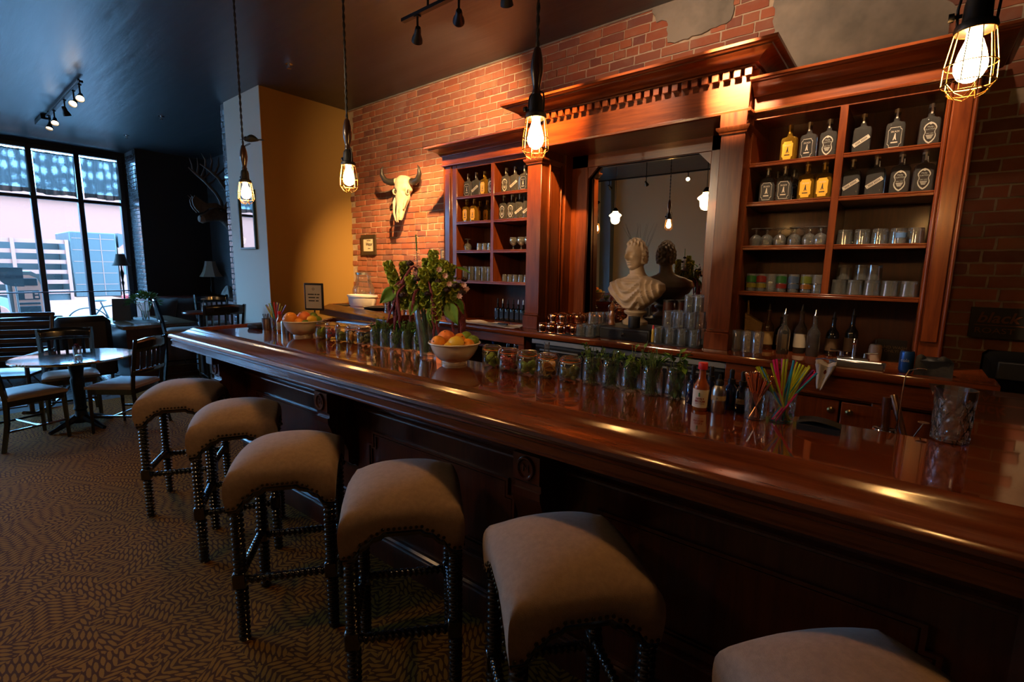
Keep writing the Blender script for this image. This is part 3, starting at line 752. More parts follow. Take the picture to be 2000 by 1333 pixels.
def seat_mesh():
    h = .203; m = MB(); N = 33; rows = 9
    def side(k):
        def f(u, v):
            s = -1+2*u; zb = SEATZ+scal(s); ztop = .735 + .022*(1-s*s)
            z = zb + (ztop-zb)*v; bul = .006*math.sin(PI*v) + .003*math.sin(s*9+k)*v*(1-v)*(1-s*s)
            o = h + bul - .013*max(0, v-.70)**2/.09
            p = (s*(o if abs(s) > .999 else h + .006*math.sin(PI*v) - .013*max(0, v-.70)**2/.09), -o, z)
            a = k*PI/2; return (p[0]*math.cos(a)-p[1]*math.sin(a), p[0]*math.sin(a)+p[1]*math.cos(a), z)
        return f
    for k in range(4): m.grid(side(k), N, rows)
    ht = h - .013
    def top(u, v):
        x, y = -1+2*u, -1+2*v
        z = .735 + .022*(1-x*x) + .022*(1-y*y) - .0 
        z = max(z, 0); ex = (1-x**6)*(1-y**6)
        z = .735 + .022*(1-x*x) + .022*(1-y*y) + .030*(1-x**4)*(1-y**4)
        return (x*ht, y*ht, z)
    m.grid(top, N, N)
    me = m.mesh('cushion', fix=False, ang=180)
    bm = bmesh.new(); bm.from_mesh(me); bmesh.ops.remove_doubles(bm, verts=bm.verts, dist=.0035); bmesh.ops.recalc_face_normals(bm, faces=bm.faces); bm.to_mesh(me); bm.free()
    me.polygons.foreach_set('use_smooth', [True]*len(me.polygons)); me.set_sharp_from_angle(angle=R(62))
    return me
def make_stool():
    t = thing('bar_stool', 'x', 'stool', group='upholstered stools along the bar')
    put('cushion', seat_mesh(), LINEN, t)
    fr = MB(); h = .197
    for k in range(4):
        a = k*PI/2; Mk = Matrix.Rotation(a, 4, 'Z'); N = 41; v = []; f = []
        for i in range(N):
            s = -1+2*i/(N-1); z = SEATZ+scal(s)+.004; zl = z - .026
            for (dy, zz) in ((-h, z), (-h-.004, z-.012), (-h, zl), (-h+.022, zl), (-h+.022, z)): v.append((s*h, dy, zz))
        for i in range(N-1):
            for j in range(5): f.append((i*5+j, (i+1)*5+j, (i+1)*5+(j+1) % 5, i*5+(j+1) % 5))
        fr.add(v, f, Mk)
    fr.obj('seat_frame', BLACKW, t, fix=True, ang=30)
    nl = MB()
    for k in range(4):
        Mk = Matrix.Rotation(k*PI/2, 4, 'Z')
        pts = []; 
        for i in range(22):
            s = -.96 + 1.92*i/21; pts.append((s*.2, -.207, SEATZ+scal(s)+.011))
        for p in pts: nl.lathe([(.0062, 0), (.0054, .0030), (.0028, .0050), (0, .0054)], 8, Mk @ T(*p) @ RX(90), cap=False)
    nl.obj('nailhead_trim', NAIL, t)
    lo = twist(.235, .024, taper=1.12).mesh('leg_lower', ang=60); up = twist(.285, .0265).mesh('leg', ang=60)
    for me in (lo, up): me.materials.append(BLACKW)
    sx = .176
    LB_ = MB().box(-.025, .025, -.025, .025, -.066, .002, .004).mesh('leg_block'); LC_ = MB().lathe([(.024, .28), (.027, .288), (.022, .296), (.022, .31)], 12).mesh('leg_collar'); LF_ = MB().lathe([(.016, -.306), (.020, -.300), (.018, -.29)], 10).mesh('leg_foot')
    for (i, j) in ((-1, -1), (1, -1), (1, 1), (-1, 1)):
        lg = put('leg', up, parent=t, loc=(i*sx, j*sx, .306))
        put('leg_turning', lo, parent=lg, loc=(0, 0, -.301))
        put('leg_block', LB_, BLACKW, lg); put('leg_collar', LC_, BLACKW, lg); put('leg_foot', LF_, BLACKW, lg)
    rung = twist(2*sx-.05, .0185, pitch=.0225).mesh('stretcher', ang=60); rung.materials.append(BLACKW)
    for (k, z) in ((0, .268), (1, .288), (2, .268), (3, .288)):
        o = put('stretcher', rung, parent=t)
        o.matrix_world = Matrix.Rotation(k*PI/2, 4, 'Z') @ T(-sx+.025, -sx, z) @ RY(90)
    return t
stl = [(-3.54, 1.02, 58, 'taupe saddle stool at the street end of the bar, farthest of the row'), (-2.79, 1.05, 62, 'taupe saddle stool second from the street end of the bar'),
       (-2.03, .965, 53, 'taupe saddle stool third from the street end of the bar'), (-1.385, 1.08, 50, 'taupe saddle stool in front of the middle carved corbel, fourth from the street end'),
       (-.690, 1.11, 51, 'large taupe saddle stool cut by the bottom edge, second nearest the camera'), (.045, 1.06, 48, 'taupe saddle stool nearest the camera, only its seat corner in view')]
st0 = make_stool()
for i, (x, y, a, lb) in enumerate(stl):
    if i == 0: st0.location = (x, y, 0); st0.rotation_euler = (0, 0, R(a)); st0['label'] = lb
    else: dup(st0, (x, y, 0), R(a), lb)
# ================================================================ lamps
BULB = M_('warm_bulb', (1, .8, .5), .3, emit=(1.0, .50, .15), es=240)
WIREB = M_('brass_wire', (.50, .30, .10), .3, 1)
HANDLE = wood('dark_handle', (.02, .008, .004), (.05, .02, .008), stretch=(14, 14, 1.5))
def cage_pendant(label, x, y, zb=2.0):
    t = thing('cage_pendant', label, 'pendant lamp', (x, y, zb), group='caged bulb pendants over the bar')
    cd = MB(); top = ZC - zb; n = 90; zs = .27
    for ph in (0, PI):
        cd.tube([(.0035*math.cos(ph+k*1.1), .0035*math.sin(ph+k*1.1), zs+(top-zs)*k/n) for k in range(n+1)], .0035, 5)
    cd.obj('cord', BLACK, t)
    MB().lathe([(.05, top), (.05, top-.012), (.02, top-.02), (0, top-.02)][::-1], 18).obj('ceiling_rose', BLACK, t)
    MB().lathe([(0, .265), (.010, .268), (.013, .285), (.010, .285)][:1] + [(.014, .125), (.015, .135), (.012, .142), (.014, .155), (.020, .185), (.022, .205), (.019, .235), (.012, .265), (.006, .272), (0, .272)], 16).obj('handle', HANDLE, t, fix=True)
    MB().lathe([(.034, .050), (.036, .056), (.034, .064), (.026, .068), (.024, .074), (.023, .105), (.020, .118), (.012, .128), (0, .128)], 18).obj('socket', BLACK, t, fix=True)
    MB().tube([(-.030, 0, .065), (-.032, 0, .10), (-.028, 0, .125), (-.016, 0, .132)], .0028, 6).tube([(.030, 0, .065), (.032, 0, .10), (.028, 0, .125), (.016, 0, .132)], .0028, 6).obj('bracket', BLACK, t)
    MB().lathe([(.004, 0), (.004, .012), (.009, .013), (.009, .022), (0, .022)], 10, T(-.024, -.004, .085) @ RY(-90)).obj('switch_knob', BLACK, t)
    b = MB(); b.lathe([(.013, .052), (.014, .035), (.022, .012), (.0275, -.012), (.0265, -.026), (.020, -.040), (.010, -.047), (0, -.049)][::-1], 20); b.obj('bulb', BULB, t, fix=True)
    c = MB(); nw = 10; R0, R1, R2 = .033, .043, .044
    for k in range(nw):
        a = 2*PI*k/nw; ca, sa = math.cos(a), math.sin(a)
        c.tube([(R0*ca, R0*sa, .050), (R1*ca, R1*sa, -.015), (R2*ca, R2*sa, -.052)], .0011, 5)
        if k % 2 == 0:
            a2 = a + 2*PI/nw*2; am = (a+a2)/2
            c.tube([(R2*ca, R2*sa, -.052), (.030*math.cos(a*.7+am*.3), .030*math.sin(a*.7+am*.3), -.072), (.018*math.cos(am), .018*math.sin(am), -.080), (.030*math.cos(a2*.7+am*.3), .030*math.sin(a2*.7+am*.3), -.072), (R2*math.cos(a2), R2*math.sin(a2), -.052)], .0011, 5)
    for (r, z) in ((R0, .050), (R1, -.015), (R2, -.052), (.034, -.068)):
        c.tube([(r*math.cos(2*PI*k/28), r*math.sin(2*PI*k/28), z) for k in range(29)], .0012, 5)
    c.obj('wire_cage', WIREB, t)
    return t
cage_pendant('caged bulb pendant with the small black bird perched on its cord', -3.247, 1.361)
cage_pendant('caged bulb pendant hanging before the corner of brick and mustard wall', -2.245, 1.442)
cage_pendant('caged bulb pendant hanging in front of the dentil cornice', -1.028, 1.377)
cage_pendant('caged bulb pendant nearest the camera beside the plastered brick', .052, 1.44)
# bird perched on the first cord
bd = thing('bird_ornament', 'small black bird ornament perched on the pendant cord', 'ornament', (-3.247, 1.361, 2.30), R(40))
def birdf(u, v):
    a = 2*PI*u; s = v; r = .024*math.sin(PI*min(1, s*1.0))**.7*(1-.35*s) + .0005
    return (.015+.085*s, r*math.cos(a), .012*math.sin(PI*s) + r*1.05*math.sin(a))
MB().grid(birdf, 14, 12, wrap=True).obj('body', BLACK, bd)
MB().ell((.022, 0, .008), (.016, .014, .015)).obj('head', BLACK, bd)
MB().tube([(.004, 0, .006), (-.016, 0, .002)], [.004, .0008], 6).obj('beak', BLACK, bd)
MB().prism([(.075, -.010), (.125, -.014), (.125, .014), (.075, .010)], .002, .006, 'z').obj('tail', BLACK, bd)
MB().tube([(.045, .006, -.018), (.012, .004, -.034), (0, 0, -.038)], .0018, 5).tube([(.045, -.006, -.018), (.016, -.004, -.03), (.0, 0, -.045)], .0018, 5).obj('feet', BLACK, bd)

# track heads; a lit head carries its own spot lamp
LENSB = M_('lit_spot_lens', (1, .9, .75), .3, emit=(1, .72, .42), es=30)
LENSD = M_('unlit_spot_lens', (.05, .05, .05), .1)
def track_head(t, x, y, z0, aim, lit=0, angle=38, blend=.6, col=(1, .74, .46), lens=False):
    """part of the track fixture t (placed at the track's middle); aim is a world point"""
    org = Vector(t.location); p = Vector((x, y, z0-.13)); d = (Vector(aim)-p).normalized()
    MM = d.to_track_quat('-Z', 'Y').to_matrix().to_4x4()
    h = MB().lathe([(0, .05), (.018, .048), (.022, .03), (.024, 0), (.036, -.03), (.040, -.055), (.036, -.055), (.030, -.03), (0, -.028)], 16).obj('spot_head', IRON, t, fix=True)
    h.matrix_world = T(*(p-org)) @ MM
    MB().lathe([(0, -.034), (.031, -.034)], 14, cap=False).obj('lens', LENSB if lens else LENSD, h)
    MB().tube([(x-org.x, y-org.y, z0-org.z), (x-org.x, y-org.y, z0-org.z-.10)], .008, 6).box(x-org.x-.02, x-org.x+.02, y-org.y-.015, y-org.y+.015, z0-org.z-.02, z0-org.z+.01).obj('stem', IRON, t)
    if lit:
        s = D.lights.new('spot_lamp', 'SPOT'); s.energy = lit; s.spot_size = R(angle); s.spot_blend = blend; s.color = col; s.shadow_soft_size = .025
        so = D.objects.new('spot_lamp', s); C.objects.link(so); so.parent = t
        so.matrix_world = T(*(p-org+d*.06)) @ MM
TZ = 3.30
tA = thing('track_light', 'black track light above the back bar with heads aimed at the wall', 'track light', (-1.3, 2.42, TZ))
MB().box(-1.72, 2.6, -.017, .017, -.011, .011).obj('track', IRON, tA, smooth=False)
for x in (-1.45, 0, 1.5): MB().tube([(x, 0, 0), (x, 0, ZC-TZ)], .008, 8).obj('hanger', IRON, tA)
track_head(tA, -2.86, 2.42, TZ, (-4.45, 3.5, 1.95), 1150, 46, .9, (1, .55, .20))
track_head(tA, -2.45, 2.42, TZ, (-3.6, 3.5, 2.9), 330, 75, .9, (1, .60, .28))
track_head(tA, -2.05, 2.42, TZ, (-2.6, 3.3, 2.25), 300, 58, .8, (1, .56, .22))
track_head(tA, -1.80, 2.42, TZ, (-2.15, 3.1, 2.60), 420, 46, .95, (1, .48, .14))
track_head(tA, -1.45, 2.42, TZ, (-1.5, 3.15, 2.55), 130, 46, 1.0, (1, .74, .52))
track_head(tA, -1.15, 2.42, TZ, (-1.2, 3.65, 3.2), 48, 120, .9, (1, .66, .42))  # unseen head, added to wash light over the brick above the cornice
track_head(tA, -.90, 2.42, TZ, (-.88, 3.10, 2.60), 1500, 27, 1.0, (1, .76, .52))
track_head(tA, -.40, 2.42, TZ, (-.25, 3.3, 2.15), 170, 60, .8, (1, .66, .38))
track_head(tA, .15, 2.42, TZ, (-.2, 3.65, 3.0), 16, 110, .9, (1, .68, .44))  # out-of-view head added to lift the plaster above the end cabinet
# ================================================================ things on the bar
def on_bar(x, y): return (x, y, BZ)
RGT = Vector((.776, .631, 0)); TOC = Vector((.756, -.655, 0))
JPROF = [(0, 0), (.040, .0), (.0455, .004), (.047, .012), (.0475, .066), (.0455, .074), (.0405, .080), (.0400, .086)]
LIDP = [(.0405, .089), (.0425, .091), (.0425, .097), (.0385, .099), (.0370, .104), (.030, .106), (0, .106)]
GASK = M_('orange_rubber_gasket', (.75, .22, .05), .5)
WIRE = M_('steel_wire', (.5, .5, .5), .3, 1)
def swing_jar(label, x, y, rz, grp):
    t = thing('swing_top_jar', label, 'jar', on_bar(x, y), rz, grp)
    MB().lathe(JPROF, 24, cap=False).obj('glass', JARG, t)
    MB().lathe([(.0375, .0862), (.0435, .0862), (.0435, .0892), (.0375, .0892)], 24, cap=False).obj('gasket', GASK, t)
    MB().lathe(LIDP, 24, cap=False).obj('lid', JARG, t)
    MB().tube([(.046*math.cos(a), .046*math.sin(a), .082) for a in [k*2*PI/24 for k in range(25)]], .0011, 5).tube([(-.046, 0, .082), (-.050, 0, .094), (-.043, 0, .104), (-.030, 0, .109), (.030, 0, .109), (.046, 0, .100), (.050, 0, .085), (.052, 0, .062), (.050, 0, .056)], .0013, 5).obj('wire_bail', WIRE, t)
    return t
def citrus(n, r, zmax, seed, slice_r=.021, half=False):
    rr = random.Random(seed); m = MB()
    for i in range(n):
        a = rr.uniform(0, 2*PI); d = r*math.sqrt(rr.random()); z = .012 + zmax*(i+.5)/n
        M = T(d*math.cos(a), d*math.sin(a), z) @ Matrix.Rotation(rr.uniform(0, 6.28), 4, 'Z') @ RX(rr.uniform(10, 85))
        s = slice_r*rr.uniform(.8, 1.05)
        m.lathe([(0, .0022), (s*.88, .0024), (s, .0012), (s, -.0012), (s*.88, -.0024), (0, -.0022)], 14, M)
    return m
def blobs(n, r, zmax, seed, s, el=1.3):
    rr = random.Random(seed); m = MB()
    for i in range(n):
        a = rr.uniform(0, 2*PI); d = r*math.sqrt(rr.random()); z = .014 + zmax*(i+.5)/n; q = s*rr.uniform(.8, 1.1)
        m.ell((0, 0, 0), (q, q, q*el), 9, 6, T(d*math.cos(a), d*math.sin(a), z) @ RX(rr.uniform(0, 180)) @ RY(rr.uniform(0, 180)))
    return m
LIMEF = M_('lime_flesh', (.46, .58, .09), .35, var=((.26, .42, .04), 60), coat=.3)
BERRY = M_('red_berry', (.62, .05, .07), .3, var=((.75, .16, .15), 50), coat=.4)
OLIVE = M_('green_olive', (.27, .27, .05), .3, var=((.36, .32, .09), 30), coat=.4)
ORSL = M_('orange_flesh', (.88, .38, .03), .35, var=((.92, .52, .10), 50), coat=.3)
YEL = M_('lemon_flesh', (.55, .46, .06), .35, var=((.40, .38, .04), 60), coat=.3)
fills = [('lemon and lime wheels', lambda s: citrus(13, .026, .050, s), LIMEF), ('red berries', lambda s: blobs(26, .033, .055, s, .010, 1.1), BERRY),
         ('green lime wedges', lambda s: blobs(15, .030, .040, s, .0125, 1.5), LIMEF), ('orange slices', lambda s: citrus(12, .022, .045, s, .024), ORSL), ('green olives', lambda s: blobs(30, .033, .045, s, .0098, 1.25), OLIVE)]
near_p = [(-1.511, 1.715), (-1.394, 1.700), (-1.292, 1.712), (-1.188, 1.716), (-1.077, 1.724)]
far_p = [(-2.928, 1.652), (-2.822, 1.662), (-2.720, 1.671), (-2.621, 1.681), (-2.513, 1.688)]
for (ps, wh, g) in ((near_p, 'right of the near fruit bowl', 'n'), (far_p, 'beside the far fruit bowl', 'f')):
    for i, (x, y) in enumerate(ps):
        nm, fn, mt = fills[i]
        swing_jar('bail jar of %s, %s' % (nm, wh), x, y, R(200+7*i), 'wire bail garnish jars on the bar')
        o = fn(i + (50 if g == 'f' else 0)).obj('garnish', mt, loc=on_bar(x, y)); tag(o, '%s filling a wire bail jar %s' % (nm, wh), 'garnish', 'cut garnishes in jars', 'stuff')

def leaf_quad(m, p, d, up, L, W, fold=.25):
    d = d.normalized(); s = d.cross(up)
    s = s.normalized() if s.length > 1e-5 else d.orthogonal().normalized(); n = s.cross(d)
    a = p; b = p + d*L*.45 + s*W*.5 + n*L*.05; c = p + d*L - n*L*.15; e = p + d*L*.45 - s*W*.5 + n*L*.05; f = p + d*L*.45 - n*W*fold*.5
    m.add([a, b, c, f, e], [(0, 1, 3), (1, 2, 3), (0, 3, 4), (3, 2, 4)])
def rvec(rr): 
    z = rr.uniform(-1, 1); a = rr.uniform(0, 2*PI); q = math.sqrt(1-z*z); return Vector((q*math.cos(a), q*math.sin(a), z))
MPROF = [(0, 0), (.034, 0), (.0385, .004), (.0395, .012), (.0395, .090), (.037, .097), (.0345, .101), (.0345, .116), (.0355, .117)]
def herb_jar(kind, x, y, seed, lj, lh, k=1.0):
    t = thing('mason_jar', lj, 'jar', on_bar(x, y), 0, 'mason jars of herbs on the bar')
    MB().lathe([(r*k, z*k) for r, z in MPROF], 22, cap=False).tube([(.036*k*math.cos(a), .036*k*math.sin(a), (.104+.006*i/24)*k) for i, a in enumerate([q*2*PI/12 for q in range(25)])], .001, 4).obj('glass', JARG, t)
    h = thing('herb_bunch', lh, 'herbs', on_bar(x, y), 0, 'fresh herb bunches in jars')
    rr = random.Random(seed); st = MB(); lf = MB()
    N = {'dill': 26, 'rosemary': 14, 'mint': 12, 'basil': 10, 'parsley': 16}[kind]
    for i in range(N):
        a = rr.uniform(0, 6.28); r0 = .024*math.sqrt(rr.random()); r1 = rr.uniform(.012, .052); zt = rr.uniform(.125, .178)
        P = [Vector((r0*math.cos(a+2), r0*math.sin(a+2), .006)), Vector((.024*math.cos(a), .024*math.sin(a), .09)), Vector((r1*math.cos(a), r1*math.sin(a), zt))]
        pts = [P[0].lerp(P[1], q/4) for q in range(5)] + [P[1].lerp(P[2], q/4) for q in range(1, 5)]
        st.tube(pts, .0013, 4)
        for q in range({'dill': 26, 'rosemary': 30, 'mint': 10, 'basil': 8, 'parsley': 12}[kind]):
            u = rr.uniform(.12, 1); j = min(7, int(u*8)); p = pts[j].lerp(pts[j+1], u*8-j)
            dr = rvec(rr) + Vector((math.cos(a)*.5, math.sin(a)*.5, .3 if kind != 'basil' else -.2))
            if p.z < .10: dr.x *= .4; dr.y *= .4
            L_, W_ = {'dill': (.022, .0022), 'rosemary': (.020, .0032), 'mint': (.030, .017), 'basil': (.042, .024), 'parsley': (.020, .012)}[kind]
            e = p + dr.normalized()*L_
            if p.z < .115 and e.xy.length > .036: continue
            leaf_quad(lf, p, dr, Vector((0, 0, 1)), L_*rr.uniform(.7, 1.2), W_*rr.uniform(.8, 1.2))
    st.obj('stems', STEMG, h); lf.obj('leaves', {'dill': GREEN2, 'rosemary': GREEN2}.get(kind, GREEN1), h, smooth=False)
hk = ['parsley', 'rosemary', 'mint', 'dill', 'basil']
hn = {'parsley': 'curly parsley', 'rosemary': 'needle leaved rosemary', 'mint': 'broad leaved mint', 'dill': 'feathery dill', 'basil': 'drooping basil'}
for (ps, wh) in (([(-.975, 1.733), (-.888, 1.735), (-.806, 1.742), (-.719, 1.738), (-.630, 1.748)], 'in the row left of the hot sauce'), ([(-2.394, 1.690), (-2.322, 1.706), (-2.243, 1.715), (-2.170, 1.74), (-2.095, 1.765)], 'left of the flower vase')):
    for i, (x, y) in enumerate(ps):
        herb_jar(hk[i], x, y, 70+i+int(abs(x)*10), 'mason jar holding %s, %s' % (hn[hk[i]], wh), 'bunch of %s in a jar %s' % (hn[hk[i]], wh))

# fruit bowls
BOWLP = [(0, .004), (.050, .004), (.056, 0), (.062, 0), (.063, .010), (.060, .014), (.078, .024), (.100, .048), (.114, .076), (.121, .098), (.127, .102), (.127, .106), (.121, .106), (.116, .100), (.108, .078), (.094, .052), (.074, .030), (.05, .020), (0, .018)]
SKIN = {'lemon': M_('lemon_peel', (.78, .50, .045), .4, bump=(.15, 160)), 'orange': M_('orange_peel', (.80, .29, .03), .4, bump=(.2, 160)),
        'grapefruit': M_('grapefruit_peel', (.72, .15, .05), .4, var=((.78, .30, .06), 6), bump=(.15, 120)), 'lime': M_('lime_peel', (.16, .24, .025), .4, bump=(.15, 160))}
STEMB = M_('dried_fruit_stem', (.10, .09, .03), .8)
def fruit(kind, base, a, d, z, r, label, rot):
    p = Vector((base[0], base[1], BZ)) + RGT*a + TOC*d + Vector((0, 0, z))
    t = thing('fruit_' + kind if False else kind, label, kind, p, group='citrus fruit in the bowls', rot=rot)
    if kind == 'lemon':
        MB().lathe([(0, -r*1.42), (r*.16, -r*1.40), (r*.24, -r*1.25), (r*.5, -r*1.02), (r*.82, -r*.6), (r, 0), (r*.85, r*.58), (r*.5, r*.98), (r*.22, r*1.18), (r*.12, r*1.28), (0, r*1.30)], 18).obj('peel', SKIN[kind], t)
    else:
        MB().ell((0, 0, 0), (r, r, r*(.95 if kind != 'lime' else 1.12)), 20, 12).obj('peel', SKIN[kind], t)
    MB().lathe([(.004, r*(.93 if kind != 'lemon' else 1.26)), (.003, r*(.98 if kind != 'lemon' else 1.32)), (0, r*(.985 if kind != 'lemon' else 1.325))], 8).obj('stem_end', STEMB, t)
for (bx, by, wh, fs) in ((-1.708, 1.657, 'near', [('orange', -.082, .030, .105, .037, 'orange resting highest at the jar-free side of the near bowl', (1.2, .2, 0)), ('lemon', .004, .060, .112, .034, 'big yellow lemon at the front of the near fruit bowl', (1.5, .3, 1.9)), ('grapefruit', -.040, -.025, .118, .046, 'reddish grapefruit behind the lemon in the near bowl', (.4, .2, 0)),
         ('orange', .030, -.030, .110, .038, 'orange half hidden behind the front lemon in the near bowl', (.3, .8, 0)), ('lime', .062, -.045, .125, .030, 'dark green lime at the back of the near bowl', (.9, .2, .5)), ('lime', .092, -.005, .112, .030, 'green lime leaning on the rim of the near bowl', (.3, 1.2, 0)), ('orange', .062, .045, .098, .034, 'orange beside the limes in the near bowl', (2.2, .2, 0)),
         ('lemon', -.032, .070, .088, .028, 'small lemon tucked low in the near bowl', (1.3, .9, .4)), ('grapefruit', -.055, .055, .070, .034, 'reddish citrus buried low in the near bowl', (.3, .2, 0))]),
        (-3.105, 1.612, 'far', [('orange', -.072, .035, .118, .046, 'large orange at the straw side of the far bowl', (1.2, .2, 0)), ('grapefruit', .005, -.020, .122, .045, 'reddish grapefruit on top of the far bowl', (.5, .1, 0)), ('lime', .060, -.055, .125, .030, 'dark green lime at the back of the far bowl', (.8, .2, .5)), ('lemon', .068, .030, .112, .032, 'yellow lemon near the jar side of the far bowl', (1.5, .2, .3)),
         ('orange', -.012, .060, .094, .032, 'small orange at the front of the far bowl', (1.4, .2, 0)), ('lime', .035, .075, .092, .026, 'pale green lime low at the front of the far bowl', (.4, 1.2, 0)), ('lime', .098, -.010, .108, .028, 'green lime on the rim of the far bowl', (.2, .9, 0))])):
    b = thing('fruit_bowl', 'white footed china bowl of citrus, %s one on the bar' % ('nearer' if wh == 'near' else 'farther'), 'bowl', on_bar(bx, by), group='white fruit bowls')
    MB().lathe(BOWLP, 40, cap=False).obj('body', WHITE, b)
    MB().lathe([(.126, .100), (.130, .103), (.130, .107), (.126, .109), (.122, .107)], 40, cap=False).obj('rim', WHITE, b)
    for (k, a, d, z, r, lb, rot) in fs: fruit(k, (bx, by), a, d, z, r, lb, rot)

# flower vase and arrangement
VX, VY = -1.94, 1.685
v = thing('flower_vase', 'tall flared clear glass vase of flowers on the bar', 'vase', on_bar(VX, VY))
MB().lathe([(0, 0), (.040, 0), (.044, .004), (.043, .016), (.047, .06), (.056, .13), (.066, .20), (.0735, .268), (.0715, .268), (.064, .20), (.054, .13), (.045, .06), (.040, .020), (0, .018)], 32, cap=False).obj('glass', JARG, v)
MB().lathe([(0, .019), (.040, .021), (.045, .06), (.0535, .13), (.056, .145), (0, .145)], 28, cap=False).obj('water', thin_glass('vase_water', (.90, .95, .88), refl=.2, body=.05, bodycol=(.25, .3, .15)), v)
fa = thing('flower_arrangement', 'bouquet of green bells, lavender spike and trailing purple amaranth in the vase', 'flowers', on_bar(VX, VY))
def loc3(a, d, z): return RGT*a + TOC*d + Vector((0, 0, z))
rr = random.Random(9)
BELL = GREEN3; AMA = M_('purple_amaranth', (.15, .022, .045), .7, bump=(.8, 180)); LAV = M_('lavender_petal', (.50, .36, .56), .6); DARKF = M_('dark_plum_bloom', (.025, .008, .014), .7, bump=(.8, 200)); PALE = M_('pale_pink_petal', (.55, .34, .36), .6)
stm = MB()
def stem_to(p, r=.0022):
    b = Vector((rr.uniform(-.022, .022), rr.uniform(-.022, .022), .025)); mid = Vector((p.x*.30, p.y*.30, .27))
    if mid.xy.length > .06: mid.xy = mid.xy.normalized()*.06
    stm.tube([b, b.lerp(mid, .5), mid, mid.lerp(p, .5)+Vector((0, 0, .02)), p], r, 5)
for (a, d, z, L, ta) in ((-.205, .02, .50, .14, -.35), (-.12, -.02, .50, .16, -.12), (.035, .02, .56, .24, .05), (.085, .03, .51, .22, .15), (-.02, .08, .47, .20, -.05), (.13, -.02, .49, .19, .25), (-.09, .07, .43, .15, -.2), (.05, .11, .40, .18, .05), (.0, -.07, .52, .16, 0), (-.15, .06, .38, .12, -.3), (.15, .06, .40, .13, .3)):
    top = loc3(a, d, z); dirv = (loc3(ta, .05, 1)).normalized(); m = MB(); base = top - dirv*L; stem_to(base)
    m.tube([base, top], .0025, 5); n = int(L/.019)
    for k in range(n):
        p = base.lerp(top, k/n); s = 1 - .55*k/n
        for q in range(5):
            an = q*2*PI/5 + k*.6; o = dirv.orthogonal().normalized(); o = Matrix.Rotation(an, 3, dirv) @ o
            Q = (o + dirv*.35).to_track_quat('Z', 'Y').to_matrix().to_4x4()
            m.lathe([(.002, 0), (.009*s, .008), (.019*s, .022), (.024*s, .026)], 7, T(*p) @ Q, cap=False)
    m.obj('bell_spike', BELL, fa)
for (a, d, z, L, sw, al) in ((-.06, .06, .475, .34, -.15, 1), (-.13, .06, .42, .32, -.04, 1), (-.17, .05, .40, .26, 0, 1), (-.15, .09, .38, .26, .01, 1), (-.19, .03, .37, .20, -.01, 1), (.0, .12, .40, .34, .06, 1), (.03, .12, .31, .24, .0, 1), (.15, .07, .30, .24, .015, 1), (.17, .05, .30, .22, .02, 1), (.13, .09, .28, .20, .0, 1), (.19, .03, .32, .24, .0, 1), (.165, .08, .27, .2, .01, 1), (-.05, .10, .36, .2, -.04, 1), (.18, .0, .3, .25, .02, 1)):
    p0 = loc3(a*.55, d*.5, z-.03); pts = []
    for k in range(15):
        u = k/14; aa = a*.55 + (a*.45)*min(1, u*3) + sw*u; zz = z - .03 + .045*math.sin(min(1, u*3)*PI*.5) - max(0, u-.15)*L*1.05
        pts.append(loc3(aa + rr.uniform(-.003, .003), d*.5 + d*.5*min(1, u*3), zz))
    stem_to(p0, .0018)
    MB().tube(pts, [.0045+.0035*math.sin(PI*k/14)+rr.uniform(-.0012, .0012) for k in range(15)], 7).obj('amaranth_tassel', AMA, fa)
for (a, d, z, L, ta) in ((-.055, .02, .635, .22, -.1), (.115, -.05, .50, .10, .25)):
    top = loc3(a, d, z); dirv = loc3(ta*.4, 0, 1).normalized(); base = top-dirv*L; stem_to(base); m = MB(); g = MB(); g.tube([base, top], [.0025, .001], 5)
    for k in range(int(L/.006)):
        u = k/int(L/.006); p = base.lerp(top, u); s = max(.18, 1-u*1.15)
        for q in range(6):
            o = Matrix.Rotation(rr.uniform(0, 6.28), 3, dirv) @ dirv.orthogonal().normalized()
            if u < .62: leaf_quad(m, p + o*.004, o + dirv*.3, dirv, .036*s, .030*s)
            else: g.ell(tuple(p + o*.005*s), (.0035, .0035, .005), 6, 4)
    sp = m.obj('delphinium_spike', LAV, fa, smooth=False); g.obj('spike_buds', GREEN2, sp)
def big_leaf(a, d, z, L, W, dirv, nrm):
    m = MB(); dv = dirv.normalized(); s = dv.cross(nrm).normalized(); n = s.cross(dv); p0 = loc3(a, d, z)
    def f(u, v):
        w_ = W*math.sin(PI*min(.999, v)**.75)*(1-v*.25); x = (u-.5)*2
        return tuple(p0 + dv*L*v + s*x*w_*.5 + n*(-.25*L*v*v + .12*W*abs(x)))
    m.grid(f, 7, 12); o = m.obj('leaf', GREEN1, fa); sol = o.modifiers.new('thick', 'SOLIDIFY'); sol.thickness = .0008
    stem_to(p0, .0016)
for q in ((-.16, .05, .36, .11, .08, loc3(-.6, .25, -.55), TOC), (.035, .09, .28, .13, .085, loc3(-.05, .35, -.95), TOC), (.10, .09, .29, .12, .08, loc3(.35, .3, -.7), TOC), (.15, .0, .47, .08, .045, loc3(.9, .2, -.15), loc3(0, .3, 1)), (.14, .05, .31, .09, .06, loc3(.5, .3, -.8), TOC), (-.06, .09, .30, .08, .05, loc3(-.3, .4, -.8), TOC), (.02, .10, .25, .07, .04, loc3(.2, .5, -.6), TOC)): big_leaf(*q)
